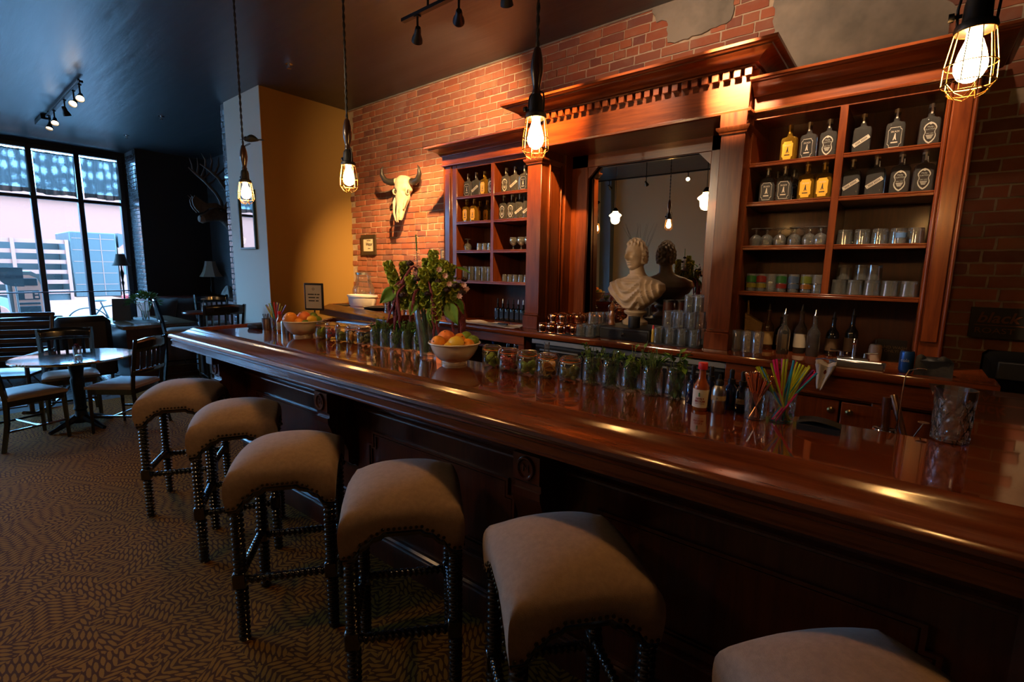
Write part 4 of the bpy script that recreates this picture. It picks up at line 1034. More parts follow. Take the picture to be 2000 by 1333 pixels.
for (a, d, z, r) in ((-.085, .02, .487, .020), (.02, -.02, .535, .018), (.055, .10, .40, .018), (.10, .11, .36, .020), (.145, .08, .38, .021), (.19, .05, .41, .018), (-.05, .11, .41, .018), (-.12, .10, .33, .020), (.17, .09, .345, .019), (.0, .13, .34, .016)):
    p = loc3(a, d, z); m = MB(); m.ell(tuple(p), (r, r, r*.62), 12, 7); stem_to(p, .0014)
    for k in range(26):
        o = rvec(rr); o.z = abs(o.z)*.6; leaf_quad(m, p + o*r*.7, o, Vector((0, 0, 1)), r*.6, r*.4)
    m.obj('dark_bloom', DARKF, fa)
for (a, d, z) in ((.185, .085, .385), (.20, .07, .365), (.19, .05, .35), (.16, .11, .33), (.09, .115, .43), (.06, .12, .46), (.11, .115, .39)):
    p = loc3(a, d, z); m = MB(); stem_to(p, .0012)
    for k in range(7):
        o = (Matrix.Rotation(k*.9, 3, TOC) @ RGT) + TOC*.45; leaf_quad(m, p, o, TOC, .018, .015)
    m.obj('pale_blossom', PALE, fa, smooth=False)
fol = MB()
for k in range(420):
    a = rr.gauss(0, .085); d = rr.gauss(.01, .05); z = .27 + abs(rr.gauss(0, .08)); p = loc3(max(-.18, min(.18, a)), d, min(z, .46)); leaf_quad(fol, p, rvec(rr)+Vector((0, 0, .2)), Vector((0, 0, 1)), rr.uniform(.02, .045), rr.uniform(.008, .02))
fol.obj('filler_leaves', GREEN2, fa, smooth=False); stm.obj('stems', STEMG, fa)

# hot sauce, silver bottle, dropper bottles
hs = thing('hot_sauce_bottle', 'hot sauce bottle with red cap and white label on the bar', 'bottle', on_bar(-.512, 1.667), R(-3))
SAUCE = M_('chilli_sauce_glass', (.26, .055, .012), .08, coat=1, coatr=.02, var=((.36, .10, .02), 12))
MB().lathe([(0, 0), (.0245, 0), (.0265, .003), (.0265, .078), (.0245, .088), (.017, .100), (.0125, .112), (.0115, .142), (0, .142)], 24).obj('glass', SAUCE, hs)
MB().lathe([(0, .141), (.0145, .141), (.0155, .143), (.0155, .163), (.014, .165), (0, .165)], 24).obj('cap', M_('red_plastic_cap', (.62, .03, .04), .4), hs)
lb_ = MB(); lb_.grid(lambda u, v: (.0268*math.sin((u-.5)*3.6), -.0268*math.cos((u-.5)*3.6), .012+.062*v), 22, 2); lbo = lb_.obj('label', M_('white_label', (.70, .66, .58), .6), hs)
REDINK = M_('dark_red_ink', (.33, .02, .02), .6)
def curved_text(txt, size, mat, par, rad, z, ang=0, bold=0):
    o = lettering(txt, size, mat, par, (0, 0, 0), (0, 0, 0), bold=bold, ext=.0001)
    for vv in o.data.vertices:
        a = vv.co.x/rad + ang; rq = rad + .0002 + vv.co.z; vv.co = Vector((rq*math.sin(a), -rq*math.cos(a), z + vv.co.y))
    return o
curved_text("DEVIL'S", .0085, REDINK, hs, .0270, .043, .25, .0003); curved_text('BROOM', .0095, REDINK, hs, .0270, .034, .25, .0003); curved_text('HOT SAUCE', .0055, REDINK, hs, .0270, .026, .25)
pe = MB(); pe.ell((0, 0, 0), (.0028, .001, .005), 8, 5, T(.0268*math.sin(.15), -.0268*math.cos(.15)-.0004, .060)).ell((0, 0, 0), (.0034, .001, .0035), 8, 5, T(.0268*math.sin(.15), -.0268*math.cos(.15)-.0004, .054)); pe.obj('label_emblem', M_('green_ink', (.06, .2, .05), .6), hs)
sb = thing('aluminium_bottle', 'brushed aluminium bottle with black nozzle and masking tape band', 'bottle', on_bar(-.456, 1.672))
MB().lathe([(0, 0), (.022, 0), (.0235, .002), (.0235, .072), (.021, .084), (.015, .093), (0, .095)], 24).obj('body', STEEL, sb)
MB().lathe([(0, .094), (.012, .094), (.012, .108), (.0095, .112), (.005, .116), (.004, .130), (0, .131)], 16).obj('nozzle', BLACK, sb)
MB().lathe([(.0237, .045), (.0239, .045), (.0239, .061), (.0237, .061)], 24, cap=False).obj('tape_band', M_('masking_tape', (.46, .36, .22), .8), sb); curved_text('N', .008, INK, sb, .0241, .053, .1)
COB = M_('cobalt_blue_glass', (.006, .010, .045), .06, coat=1, coatr=.02)
def dropper(label, x, y, lab=False, s=1.0):
    t = thing('dropper_bottle', label, 'bottle', on_bar(x, y), group='cobalt dropper bottles on the bar')
    MB().lathe([(r*s, z*s) for r, z in [(0, 0), (.021, 0), (.0225, .003), (.0225, .066), (.019, .078), (.011, .086), (.010, .092), (0, .092)]], 20).obj('glass', COB, t)
    MB().lathe([(r*s, z*s) for r, z in [(0, .091), (.0125, .091), (.0125, .106), (.008, .108), (.0075, .124), (.009, .132), (.006, .140), (0, .141)]], 14).obj('dropper_cap', BLACK, t)
    if lab: MB().grid(lambda u, v: (.0227*math.sin((u-.5)*1.3), -.0227*math.cos((u-.5)*1.3), .030+.018*v), 10, 2).obj('label', M_('kraft_label', (.40, .34, .25), .8), t); curved_text('PAN', .0065, INK, t, .0229, .039)
dropper('cobalt blue dropper bottle with a kraft label by the stirrer jar', -.398, 1.735, True)
dropper('cobalt blue dropper bottle directly behind the aluminium bottle', -.437, 1.745)
dropper('cobalt blue dropper bottle behind the hot sauce nearest the herb jars', -.562, 1.728)
dropper('cobalt blue dropper bottle between the hot sauce and the aluminium bottle, set back', -.505, 1.745)
dropper('cobalt blue dropper bottle at the back behind the stirrer jar', -.350, 1.765)

# straws and stirrers
def hex_jar(label, x, y, k=1.0):
    t = thing('glass_tumbler_jar', label, 'jar', on_bar(x, y), group='jars for straws and stirrers')
    def f(u, v):
        a = 2*PI*u; r = (.033 + .006*v)*k*(1 + .03*math.cos(a*10)*(1 if v < .8 else .3)*math.cos(v*24)); return (r*math.cos(a), r*math.sin(a), .096*k*v)
    MB().grid(f, 40, 16, wrap=True).lathe([(0, .004), (.033*k, .004)], 24, cap=False).lathe([(0, 0), (.033*k, 0)], 24, cap=False).obj('glass', JARG, t)
SCOL = {'lime': (.46, .55, .03), 'blue': (.02, .30, .50), 'pink': (.72, .02, .22), 'purple': (.16, .05, .34), 'red': (.5, .02, .03)}
SM = {k: M_('straw_' + k, c, .35, coat=.3) for k, c in SCOL.items()}
SME = {}
for k in SCOL:
    m = MB(); m.tube([(0, 0, 0), (0, 0, .195)], .0033, 8, cap=False); me = m.mesh('straw'); me.materials.append(SM[k]); SME[k] = me
def lean(o, base, top):
    d = (Vector(top)-Vector(base)).normalized(); o.matrix_world = T(*base) @ d.to_track_quat('Z', 'Y').to_matrix().to_4x4()
hex_jar('faceted glass jar of coloured straws near the crystal mixing glass', -.270, 1.703, 1.03)
hex_jar('faceted glass jar of copper stirrers beside the straws', -.342, 1.684, .95)
hex_jar('faceted glass jar of coloured straws at the far end of the bar', -3.53, 1.632, .95)
rs = random.Random(4)
def straws(x, y, n, seq, where, fan):
    for i in range(n):
        c = seq[i % len(seq)]; a = fan[i % len(fan)] + rs.uniform(-.14, .14)
        b = Vector((x, y, BZ+.007)) + RGT*(-a*.035) + TOC*rs.uniform(-.02, .02); tp = Vector((x, y, BZ+.096)) + RGT*(max(-.028, min(.028, a*.05))) + TOC*rs.uniform(-.018, .018)
        o = put('straw', SME[c]); lean(o, b, tp); tag(o, '%s plastic drinking straw %s' % ({'lime': 'lime green', 'blue': 'turquoise blue', 'pink': 'hot pink', 'purple': 'purple', 'red': 'red'}[c], where), 'straw', 'coloured drinking straws')
straws(-.270, 1.703, 26, ['blue', 'lime', 'lime', 'pink', 'lime', 'blue', 'pink', 'lime', 'purple', 'lime', 'blue', 'lime', 'pink'], 'in the jar near the mixing glass', [-.75, -.7, -.5, -.05, .05, -.02, .1, .4, .45, .5, .55, .6, .75])
straws(-3.53, 1.632, 18, ['lime', 'purple', 'blue', 'lime', 'purple', 'red'], 'in the far end jar', [-.6, -.4, -.2, 0, .2, .4, .6])
sti = MB(); sti.tube([(0, 0, 0), (0, 0, .142)], .0009, 5).ell((0, 0, .146), (.0022, .0022, .005), 7, 5); sme = sti.mesh('stirrer'); sme.materials.append(COPPER)
STO = M_('orange_plastic_tip', (.50, .10, .015), .4)
smc = MB().tube([(0, 0, .085), (0, 0, .147)], .0017, 6).mesh('paddle'); smc.materials.append(STO)
for i in range(46):
    a, d = rs.gauss(0, .5), rs.gauss(0, .5); a = max(-1, min(1, a)); d = max(-1, min(1, d))
    t = thing('cocktail_stirrer', 'orange tipped copper stirrer in the jar beside the straws', 'stirrer', (-.342, 1.684, BZ), group='copper stirrers in the jar')
    b = Vector((-.342, 1.684, BZ+.006)) + RGT*(-a*.018) + TOC*(-d*.018); tp = Vector((-.342, 1.684, BZ+.095)) + RGT*(a*.028) + TOC*(d*.028); lean(t, b, tp)
    put('shaft', sme, parent=t); put('tip', smc, parent=t)

# crystal mixing glass
mg = thing('mixing_glass', 'diamond cut crystal mixing glass with pouring lip at the bar return', 'glass', on_bar(.138, 1.835), R(42))
def mgf(r0, cut):
    def f(u, v):
        a = 2*PI*u; z = .004 + .150*v; lip = max(0, v-.80)/.20; r = r0 + .0035*v
        dlip = math.exp(-((a-PI+ .0)/.34)**2)*lip**1.6*.020
        c = 0
        if cut and v < .80:
            p, q = u*16, v*5.2; c = -.0030*max(abs(math.sin(PI*(p+q)*.5))**8, abs(math.sin(PI*(p-q)*.5))**8)
        rr_ = r + c + dlip; return (rr_*math.cos(a), rr_*math.sin(a), z + dlip*.25)
    return f
gm = MB(); gm.grid(mgf(.0435, True), 96, 40, wrap=True); n0 = len(gm.v); 
inner = MB(); inner.grid(lambda u, v: mgf(.0395, False)(u, .08+.92*v), 96, 14, wrap=True)
inner.f = [tuple(reversed(q)) for q in inner.f]
gm.add(inner.v, inner.f); nu = 96; ot = n0-nu; it = n0+len(inner.v)-nu
gm.f += [(ot+i, ot+(i+1) % nu, it+(i+1) % nu, it+i) for i in range(nu)]
gm.v += [(0, 0, .004), (0, 0, .016)]; cb, ci = len(gm.v)-2, len(gm.v)-1
gm.f += [((i+1) % nu, i, cb) for i in range(nu)] + [(n0+i, n0+(i+1) % nu, ci) for i in range(nu)]
gm.obj('crystal', thin_glass('cut_crystal', (.96, .97, .98), refl=1.1, body=.05, bodycol=(.95, .95, .95)), mg, fix=True, ang=22)

# black folded bar mat, far-end shakers, tins, menu stand
tw = MB(); 
def twf(u, v): return (-.055+.11*u, -.035+.07*v + .004*math.sin(u*7), .020+.014*math.sin(u*3.0)*(1-abs(v-.5)) + .006*math.sin(v*9+u*3))
tw.grid(twf, 16, 10).prism([(-.055, -.035), (.055, -.035), (.055, .035), (-.055, .035)], 0, .018, 'z')
tag(tw.obj('folded_cloth', M_('black_cloth', (.012, .012, .014), .8), loc=on_bar(-.165, 1.69), rz=R(2)), 'folded black cloth lying on the bar beside the straw jar', 'cloth')
t = thing('tin_cup', 'steel cup of dark picks at the far end of the bar', 'cup', on_bar(-3.60, 1.60))
MB().lathe([(0, 0), (.030, 0), (.033, .004), (.036, .080), (.037, .082), (.034, .082), (.031, .006), (0, .005)], 20, cap=False).obj('body', STEEL, t)
pk = MB()
for i in range(18): a = rs.uniform(0, 6.28); pk.tube([(.012*math.cos(a), .012*math.sin(a), .006), (.030*math.cos(a+.4), .030*math.sin(a+.4), .115)], .0016, 5)
pk.obj('picks', M_('dark_wood_pick', (.05, .03, .02), .7), t)
t = thing('hot_sauce_bottle', 'slim red capped sauce bottle at the far end of the bar', 'bottle', on_bar(-3.43, 1.612))
MB().lathe([(0, 0), (.022, 0), (.023, .08), (.012, .10), (.010, .125), (0, .125)], 18).obj('glass', SAUCE, t); MB().lathe([(0, .124), (.013, .124), (.013, .145), (0, .146)], 14).obj('cap', D.materials['red_plastic_cap'], t); MB().lathe([(.0236, .015), (.0238, .07), (.0234, .07)], 18, cap=False).obj('label', D.materials['white_label'], t)
t = thing('aluminium_bottle', 'small steel shaker beside the far fruit bowl', 'bottle', on_bar(-3.345, 1.608)); MB().lathe([(0, 0), (.027, 0), (.028, .07), (.024, .085), (.018, .09), (0, .092)], 18).obj('body', STEEL, t); MB().lathe([(0, .091), (.016, .091), (.015, .105), (0, .107)], 16).obj('cap', STEEL, t)
t = thing('clear_box', 'clear acrylic napkin box behind the far straws', 'box', on_bar(-3.50, 1.71), R(20))
for q in ((-.05, .05, -.04, -.037, 0, .11), (-.05, .05, .037, .04, 0, .11), (-.05, -.047, -.037, .037, 0, .11), (.047, .05, -.037, .037, 0, .11)): MB().box(*q).obj('side', GLASS, t, smooth=False)
MB().box(-.047, .047, -.037, .037, .0, .07).obj('napkins', WHITEP, t, smooth=False)
tag(MB().box(-.06, .06, -.05, .05, 0, .035, .01).obj('folded_cloth', D.materials['black_cloth'], loc=on_bar(-3.72, 1.585), rz=R(15)), 'dark folded cloth beside the tin of picks at the far bar end', 'cloth')
mn = thing('menu_stand', 'black framed notice on a stand before the mustard wall', 'sign', (-3.91, 2.14, 1.016), R(32))
MB().lathe([(0, 0), (.05, 0), (.05, .006), (.008, .012), (.006, .16), (0, .16)], 20).obj('stand', BLACK, mn)
MB().box(-.085, .085, -.008, .008, .155, .385, .004).obj('frame', BLACK, mn); MB().box(-.070, .070, -.010, -.007, .172, .368).obj('card', M_('grey_card', (.42, .36, .30), .8), mn, smooth=False)
pb = MB(); [pb.box(a, b, -.0106, -.010, z, z+.010) for (z, ws) in ((.285, ((-.05, .005), (.010, .028), (.033, .055))), (.258, ((-.045, .015), (.024, .048))), (.231, ((-.045, .010), (.019, .045)))) for (a, b) in ws]; pb.obj('printed_lines', INK, mn, smooth=False); MB().lathe([(.010, 0), (.010, .0008), (.007, .0008), (.007, 0)], 16, T(0, -.0102, .336) @ RX(90), cap=False).obj('emblem', INK, mn)
# ================================================================ bottles and glasses on the back bar
LBLW = M_('silver_print', (.50, .46, .40), .45, .3); LBLA = M_('amber_label', (.70, .36, .03), .5); LBLK = M_('dark_label', (.02, .02, .022), .35); DARKB = M_('dark_bottle_glass', (.012, .013, .016), .06, coat=1, coatr=.02)
CAPS = M_('silver_cap', (.45, .42, .38), .35, .6); CORK = M_('cork', (.30, .19, .09), .8)
def sq_body():
    secs = [(0, .037, .025), (.003, .0415, .029), (.125, .0405, .028), (.137, .036, .025), (.143, .022, .019), (.149, .0135, .0135), (.182, .0122, .0122), (.184, .0145, .0145), (.190, .0145, .0145)]
    n = 32; m = MB(); v = []
    for (z, a, b) in secs:
        e = .38 if z < .14 else 1.0
        for i in range(n):
            t = 2*PI*i/n; c, s = math.cos(t), math.sin(t)
            v.append((a*math.copysign(abs(c)**e, c), b*math.copysign(abs(s)**e, s), z))
    f = [(j*n+i, j*n+(i+1) % n, (j+1)*n+(i+1) % n, (j+1)*n+i) for j in range(len(secs)-1) for i in range(n)] + [tuple(range(n-1, -1, -1)), tuple((len(secs)-1)*n+i for i in range(n))]
    m.add(v, f); return m.mesh('glass', ang=40)
SQ = {}
for k, mt in (('clear', CLEARB), ('amber', AMBERB)):
    me = sq_body(); me.materials.append(mt); SQ[k] = me
def outline(pts, y, d, name, mat, par, ring=None):
    if ring is None: return MB().prism(pts, y, y-d, 'y').obj(name, mat, par, smooth=False)
    cx_ = sum(p[0] for p in pts)/len(pts); cz_ = sum(p[1] for p in pts)/len(pts); n = len(pts)
    inn = [(cx_+(p[0]-cx_)*ring, cz_+(p[1]-cz_)*ring) for p in pts]
    v = [(p[0], y, p[1]) for p in pts] + [(p[0], y-d, p[1]) for p in pts] + [(p[0], y-d, p[1]) for p in inn] + [(p[0], y, p[1]) for p in inn]
    f = [(r*n+k, r*n+(k+1) % n, (r+1)*n+(k+1) % n, (r+1)*n+k) for r in range(3) for k in range(n)]
    m = MB(); m.add(v, f); return m.obj(name, mat, par, fix=True, smooth=False)
OVAL = [(.0, .118)] + [(.012, .112), (.020, .104), (.0255, .092), (.025, .084), (.0195, .073), (.020, .064), (.023, .058), (.024, .047), (.020, .034), (.011, .021), (0, .013)] + [(-.011, .021), (-.020, .034), (-.024, .047), (-.023, .058), (-.020, .064), (-.0195, .073), (-.025, .084), (-.0255, .092), (-.020, .104), (-.012, .112)]
NOTCH = [(-.020, .114), (.020, .114), (.021, .107), (.028, .100), (.0265, .065), (.028, .032), (.021, .026), (.020, .015), (-.020, .015), (-.021, .026), (-.028, .032), (-.0265, .065), (-.028, .100), (-.021, .107)]
def proto(kind):
    t = thing('spirit_bottle', 'x', 'bottle', (0, 0, -5), group='spirit bottles on the back bar shelves'); Y = -.0292
    amber = kind == 'amber'
    put('glass', SQ['amber' if amber else 'clear'], parent=t)
    MB().lathe([(0, .189), (.0135, .189), (.0135, .206), (.012, .208), (0, .208)], 16).obj('cap', CORK if kind != 'oval' else CAPS, t)
    MB().box(-.004, .004, -.0152, -.0140, .160, .2085).obj('seal_strip', LBLW if not amber else LBLA, t, smooth=False)
    if kind == 'oval':
        outline(OVAL, Y, .0004, 'label_border', LBLW, t, ring=.86)
        for s, z, tx in ((.0105, .094, 'Molly'), (.0092, .082, 'CLAYTON'), (.0072, .062, 'DRY GIN')): lettering(tx, s, LBLW, t, (0, Y-.0002, z), (R(90), 0, 0), ext=.0001)
        m = MB()
        for k, z in enumerate((.053, .049, .045, .041, .037)): m.box(-.015+.0018*k, .015-.0018*k, Y-.0003, Y, z, z+.0022)
        m.box(-.004, .004, Y-.0003, Y, .105, .110); m.obj('label_print', LBLW, t, smooth=False)
    elif kind == 'diag':
        Mr = T(0, 0, .066) @ RY(-33)
        m = MB(); m.box(-.040, .040, Y-.0003, Y, -.010, .010, M=Mr); m.v = [(max(-.0395, min(.0395, p[0])), p[1], p[2]) for p in m.v]; m.obj('label_band', LBLW, t, smooth=False)
        m = MB(); m.box(-.038, .038, Y-.0006, Y-.0003, -.006, -.0045, M=Mr).box(-.038, .038, Y-.0006, Y-.0003, .0045, .006, M=Mr); m.obj('band_lines', INK, t, smooth=False)
        m = MB(); [m.box(a, a+.0042, Y-.0006, Y-.0003, -.0026, .0026, M=Mr) for a in (-.028, -.022, -.016, -.010, .0, .006, .012, .018, .024)]; m.obj('band_print', INK, t, smooth=False)
    elif amber:
        outline(NOTCH, Y, .0005, 'label', LBLA, t); lettering('SKADI', .0125, LBLW, t, (0, Y-.0007, .092), (R(90), 0, 0), ext=.0001)
    if kind in ('skadi', 'amber'):
        if kind == 'skadi':
            outline(NOTCH, Y, .0004, 'label', LBLK, t); outline([(p[0]*1.03, p[1]) for p in NOTCH], Y, .0007, 'label_border', LBLW, t, ring=.95); lettering('SKADI', .0125, LBLW, t, (0, Y-.0006, .092), (R(90), 0, 0), ext=.0001)
        pr = LBLW if kind == 'skadi' else LBLK
        m = MB(); m.prism([(-.004, .062), (0, .084), (.003, .084), (.005, .062), (.008, .050), (.003, .052), (.001, .060), (-.003, .050), (-.007, .050)], Y-.0008, Y-.0004, 'y').box(-.014, .014, Y-.0008, Y-.0004, .036, .042); m.obj('label_print', pr, t, smooth=False)
    return t
PB = {k: proto(k) for k in ('oval', 'diag', 'skadi', 'amber')}; first = {k: True for k in PB}
DESC = {'oval': 'clear bottle with ornate oval label', 'diag': 'clear bottle with slanted band', 'skadi': 'clear bottle with dark label', 'amber': 'amber bottle with orange label'}
def bottle(kind, x, y, z, rz, lb):
    p = PB[kind]; lb = DESC[kind] + ', ' + lb
    if first[kind]: first[kind] = False; p.location = (x, y, z); p.rotation_euler = (0, 0, rz); p['label'] = lb
    else: dup(p, (x, y, z), rz, lb)
S1, S2, S3, S4 = [q[1]+.001 for q in SH]
LC, RC = 'skull-side cabinet', 'sign-side cabinet'
rq = random.Random(2)
def row(kinds, xs, y, z, wh, step=0):
    for i, (k, x) in enumerate(zip(kinds, xs)): bottle(k, x, y, z, rq.uniform(-.12, .12), '%s from skull side, %s' % (ORD[i+step], wh))
row(['skadi', 'diag', 'amber', 'oval'], [-3.205, -3.105, -3.005, -2.912], 3.29, S1, 'top outer bay, ' + LC)
row(['oval', 'diag', 'skadi'], [-2.755, -2.658, -2.555], 3.29, S1, 'top inner bay, ' + LC)
row(['amber', 'amber'], [-3.205, -3.11], 3.27, S2, 'second shelf outer bay, ' + LC)
row(['amber', 'amber', 'skadi', 'skadi'], [-3.16, -3.07, -2.985, -2.91], 3.40, S2, 'second shelf back row, ' + LC)
row(['oval', 'oval', 'diag', 'diag'], [-2.76, -2.67, -2.585, -2.50], 3.27, S2, 'second shelf inner bay, ' + LC)
row(['oval', 'skadi', 'diag'], [-2.72, -2.63, -2.54], 3.39, S2, 'inner bay back row, ' + LC)
row(['amber', 'skadi', 'oval'], [-.622, -.525, -.430], 3.30, S1, 'top inner bay, ' + RC)
row(['diag', 'skadi', 'oval'], [-.275, -.135, .000], 3.30, S1, 'top outer bay, ' + RC)
row(['skadi', 'skadi', 'amber', 'amber'], [-.715, -.625, -.512, -.428], 3.29, S2, 'second shelf inner bay, ' + RC)
row(['diag', 'diag', 'oval', 'oval'], [-.300, -.195, -.092, .000], 3.29, S2, 'second shelf outer bay, ' + RC)
row(['skadi', 'skadi'], [-.690, -.600], 3.42, S2, 'second shelf back row, ' + RC)

# glassware prototypes
def gproto(name, prof, cat, inv=False, extra=None, n=20):
    t = thing(name, 'x', cat, (0, 0, -5)); m = MB(); m.lathe(prof, n, cap=False); h = max(p[1] for p in prof)
    if inv: m.v = [(p[0], p[1], h-p[2]) for p in m.v]; m.f = [tuple(reversed(f)) for f in m.f]
    m.obj('glass', GLASS, t); return t
TUMB = [(0, .006), (.026, .006), (.028, .0), (.030, .0), (.0325, .105), (.0318, .106), (.0308, .105), (.0285, .014), (0, .012)]
ROCK = [(0, .005), (.030, .005), (.032, 0), (.034, 0), (.038, .080), (.037, .081), (.0358, .080), (.033, .016), (0, .014)]
TALL = [(0, .006), (.027, .006), (.029, 0), (.031, 0), (.0335, .126), (.0328, .127), (.0318, .126), (.0295, .014), (0, .012)]
SNIF = [(0, .002), (.030, .0), (.031, .003), (.006, .008), (.004, .03), (.006, .036), (.024, .045), (.034, .062), (.036, .078), (.031, .105), (.0303, .105), (.035, .078), (.033, .063), (.023, .047), (0, .040)]
SHOT = [(0, .01), (.018, .01), (.019, 0), (.021, 0), (.0245, .062), (.0238, .062), (.020, .016), (0, .014)]
PG = {}; fg = {}
GD = {'tumb': ('tumbler', TUMB, 0), 'tumbi': ('tumbler', TUMB, 1), 'rocki': ('rocks_glass', ROCK, 1), 'tall': ('highball_glass', TALL, 0), 'talli': ('highball_glass', TALL, 1), 'snifi': ('stemmed_glass', SNIF, 1), 'snif': ('stemmed_glass', SNIF, 0), 'shoti': ('small_glass', SHOT, 1)}
def glass(k, x, y, z, label, group):
    if k not in PG: PG[k] = gproto(GD[k][0], GD[k][1], 'glass', GD[k][2]); t = PG[k]; t.location = (x, y, z); t['label'] = label; t['group'] = group; return t
    return dup(PG[k], (x, y, z), rq.uniform(0, 6), label, group)
def gline(k, xs, y, z, label, group):
    for i, x in enumerate(xs): glass(k, x, y, z, label + (', %s from skull side' % ORD[i] if len(xs) > 1 else ''), group)
gline('snifi', [-3.205], 3.28, S3, 'upturned stemmed glass alone at the wall end of the third shelf, ' + LC, 'glasses in the skull side cabinet')
gline('shoti', [-3.06, -2.995, -2.93], 3.28, S3, 'small upturned glass on the third shelf, ' + LC, 'small glasses third shelf')
gline('snif', [-2.66, -2.575, -2.50], 3.28, S3, 'stemmed liqueur glass on the third shelf beside the pilaster, ' + LC, 'stemmed glasses third shelf')
gline('talli', [-3.225, -3.145, -3.065, -2.985, -2.915], 3.27, S4, 'tall upturned tumbler on the fourth shelf, ' + LC, 'tall tumblers fourth shelf')
gline('talli', [-3.185, -3.105, -3.025, -2.95], 3.36, S4, 'tall upturned tumbler in the back row, fourth shelf, ' + LC, 'tall tumblers fourth shelf back')
gline('shoti', [-2.755, -2.695, -2.635, -2.575, -2.515], 3.28, S4, 'small upturned glass on the fourth shelf beside the pilaster, ' + LC, 'small glasses fourth shelf')
gline('snifi', [-.750, -.690, -.620, -.545, -.470, -.415], 3.27, S3, 'upturned stemmed glass on the third shelf, ' + RC, 'stemmed glasses sign side cabinet')
gline('snifi', [-.720, -.650, -.58, -.51, -.44], 3.38, S3, 'upturned stemmed glass in the back row, third shelf, ' + RC, 'stemmed glasses back row')
gline('rocki', [-.300, -.222, -.145, -.068], 3.28, S3, 'upturned rocks glass on the third shelf, ' + RC, 'rocks glasses third shelf')
gline('rocki', [-.262, -.185, -.105], 3.37, S3, 'upturned rocks glass in the back row, third shelf, ' + RC, 'rocks glasses third shelf back')
gline('rocki', [.002], 3.28, S3, 'printed upturned glass at the sign end of the third shelf, ' + RC, 'printed glasses')
gline('rocki', [-.300, -.228, -.152, -.075, .005], 3.27, S4, 'upturned rocks glass on the fourth shelf, ' + RC, 'rocks glasses fourth shelf')
gline('rocki', [-.265, -.19, -.11, -.03], 3.36, S4, 'upturned rocks glass in the back row, fourth shelf, ' + RC, 'rocks glasses fourth shelf back')
gline('rocki', [-.285, -.205, -.150], 3.30, S4+.082, 'upturned rocks glass stacked on others, fourth shelf, ' + RC, 'stacked rocks glasses')
prints = [('parrot green and yellow', (.05, .30, .05), (.55, .45, .03)), ('red and yellow', (.5, .04, .03), (.5, .4, .04)), ('plain clear', None, None), ('green and red', (.05, .3, .06), (.5, .04, .03)), ('pale blue banded', (.15, .25, .45), (.15, .25, .45)), ('toucan green and orange', (.35, .45, .05), (.6, .25, .03)), ('lightly frosted', (.4, .4, .4), None)]
for i, (x, (nm, c1, c2)) in enumerate(zip([-.755, -.700, -.645, -.590, -.527, -.462, -.405], prints)):
    t = thing('printed_pint_glass', '%s printed glass on the fourth shelf, %s' % (nm, RC), 'glass', (x, 3.28, S4), group='printed glasses')
    MB().lathe([(r*.92, z) for r, z in TUMB], 20, cap=False).obj('glass', GLASS, t)
    for q, cc in enumerate((c1, c2)):
        if cc: MB().grid(lambda u, v, q=q: (.0302*math.sin((u-.5)*2.4+.2*q), -.0302*math.cos((u-.5)*2.4+.2*q), (.055 if q == 0 else .022)+(.042 if q == 0 else .028)*v*(1-.3*abs(u-.5))), 12, 3).obj('print', M_('glass_print', tuple(q*.22 for q in cc), .4), t)
t = thing('cola_label_glass', 'glass with blue lettering band at the sign end of the third shelf', 'glass', (-.055, 3.235, S3), group='printed glasses'); MB().lathe(SHOT, 18, cap=False).obj('glass', GLASS, t); MB().lathe([(.0235, .03), (.0248, .055)], 18, cap=False).obj('print', M_('blue_print', (.10, .22, .5), .4), t)
# shelf mats
for (a, b, z) in ((-3.26, -2.87, S3), (-2.80, -2.42, S3), (-3.26, -2.87, S4), (-2.80, -2.42, S4), (-.78, -.38, S3), (-.335, .045, S3), (-.78, -.38, S4), (-.335, .045, S4)): pass
# dark bottles on the counter, skull side cabinet
for i, x in enumerate([-2.895, -2.835, -2.775, -2.715, -2.655, -2.60, -2.545]):
    t = thing('dark_bottle', 'dark square bottle on the counter, %s from the skull side' % ORD[i], 'bottle', (x, 3.36, CZ), group='dark bottles on the counter')
    me = SQ.get('dark')
    if me is None: me = sq_body(); me.materials.append(DARKB); SQ['dark'] = me
    o = put('glass', me, parent=t); o.scale = (.62, .8, .85); MB().lathe([(0, .16), (.008, .16), (.007, .195), (.003, .205), (0, .205)], 12).obj('pourer', STEEL if i in (1, 4, 5) else BLACK, t)
    MB().box(-.020, .020, -.0245, -.0238, .03, .09).obj('label', LBLK, t, smooth=False)
tw = MB(); tw.grid(lambda u, v: (-.34+.68*u, -.085+.17*v+.01*math.sin(u*9), .006+.005*math.sin(u*17+v*5)+.004*math.sin(v*13)), 40, 12).box(-.33, .33, -.08, .08, 0, .004)
tag(tw.obj('bar_towel', M_('white_towel', (.58, .50, .42), .9, bump=(.5, 200)), loc=(-2.74, 3.09, CZ), rz=R(-3)), 'white towel spread on the counter under the skull side cabinet', 'towel')
kf = thing('knife', 'paring knife with black handle lying on the white towel', 'knife', (-2.62, 3.07, CZ+.013), R(-6)); MB().box(-.16, -.02, -.012, .008, 0, .0015).obj('blade', CHROME, kf); MB().box(-.02, .09, -.010, .010, -.003, .010, .003).obj('handle', BLACK, kf)
bk = thing('woven_basket', 'small woven basket beside the dark bottles', 'basket', (-2.475, 3.27, CZ)); MB().lathe([(.025, 0), (.030, .06), (.034, .13), (.031, .13), (.022, .01)], 16, cap=False).obj('body', M_('wicker', (.25, .16, .07), .8, bump=(1, 90)), bk)

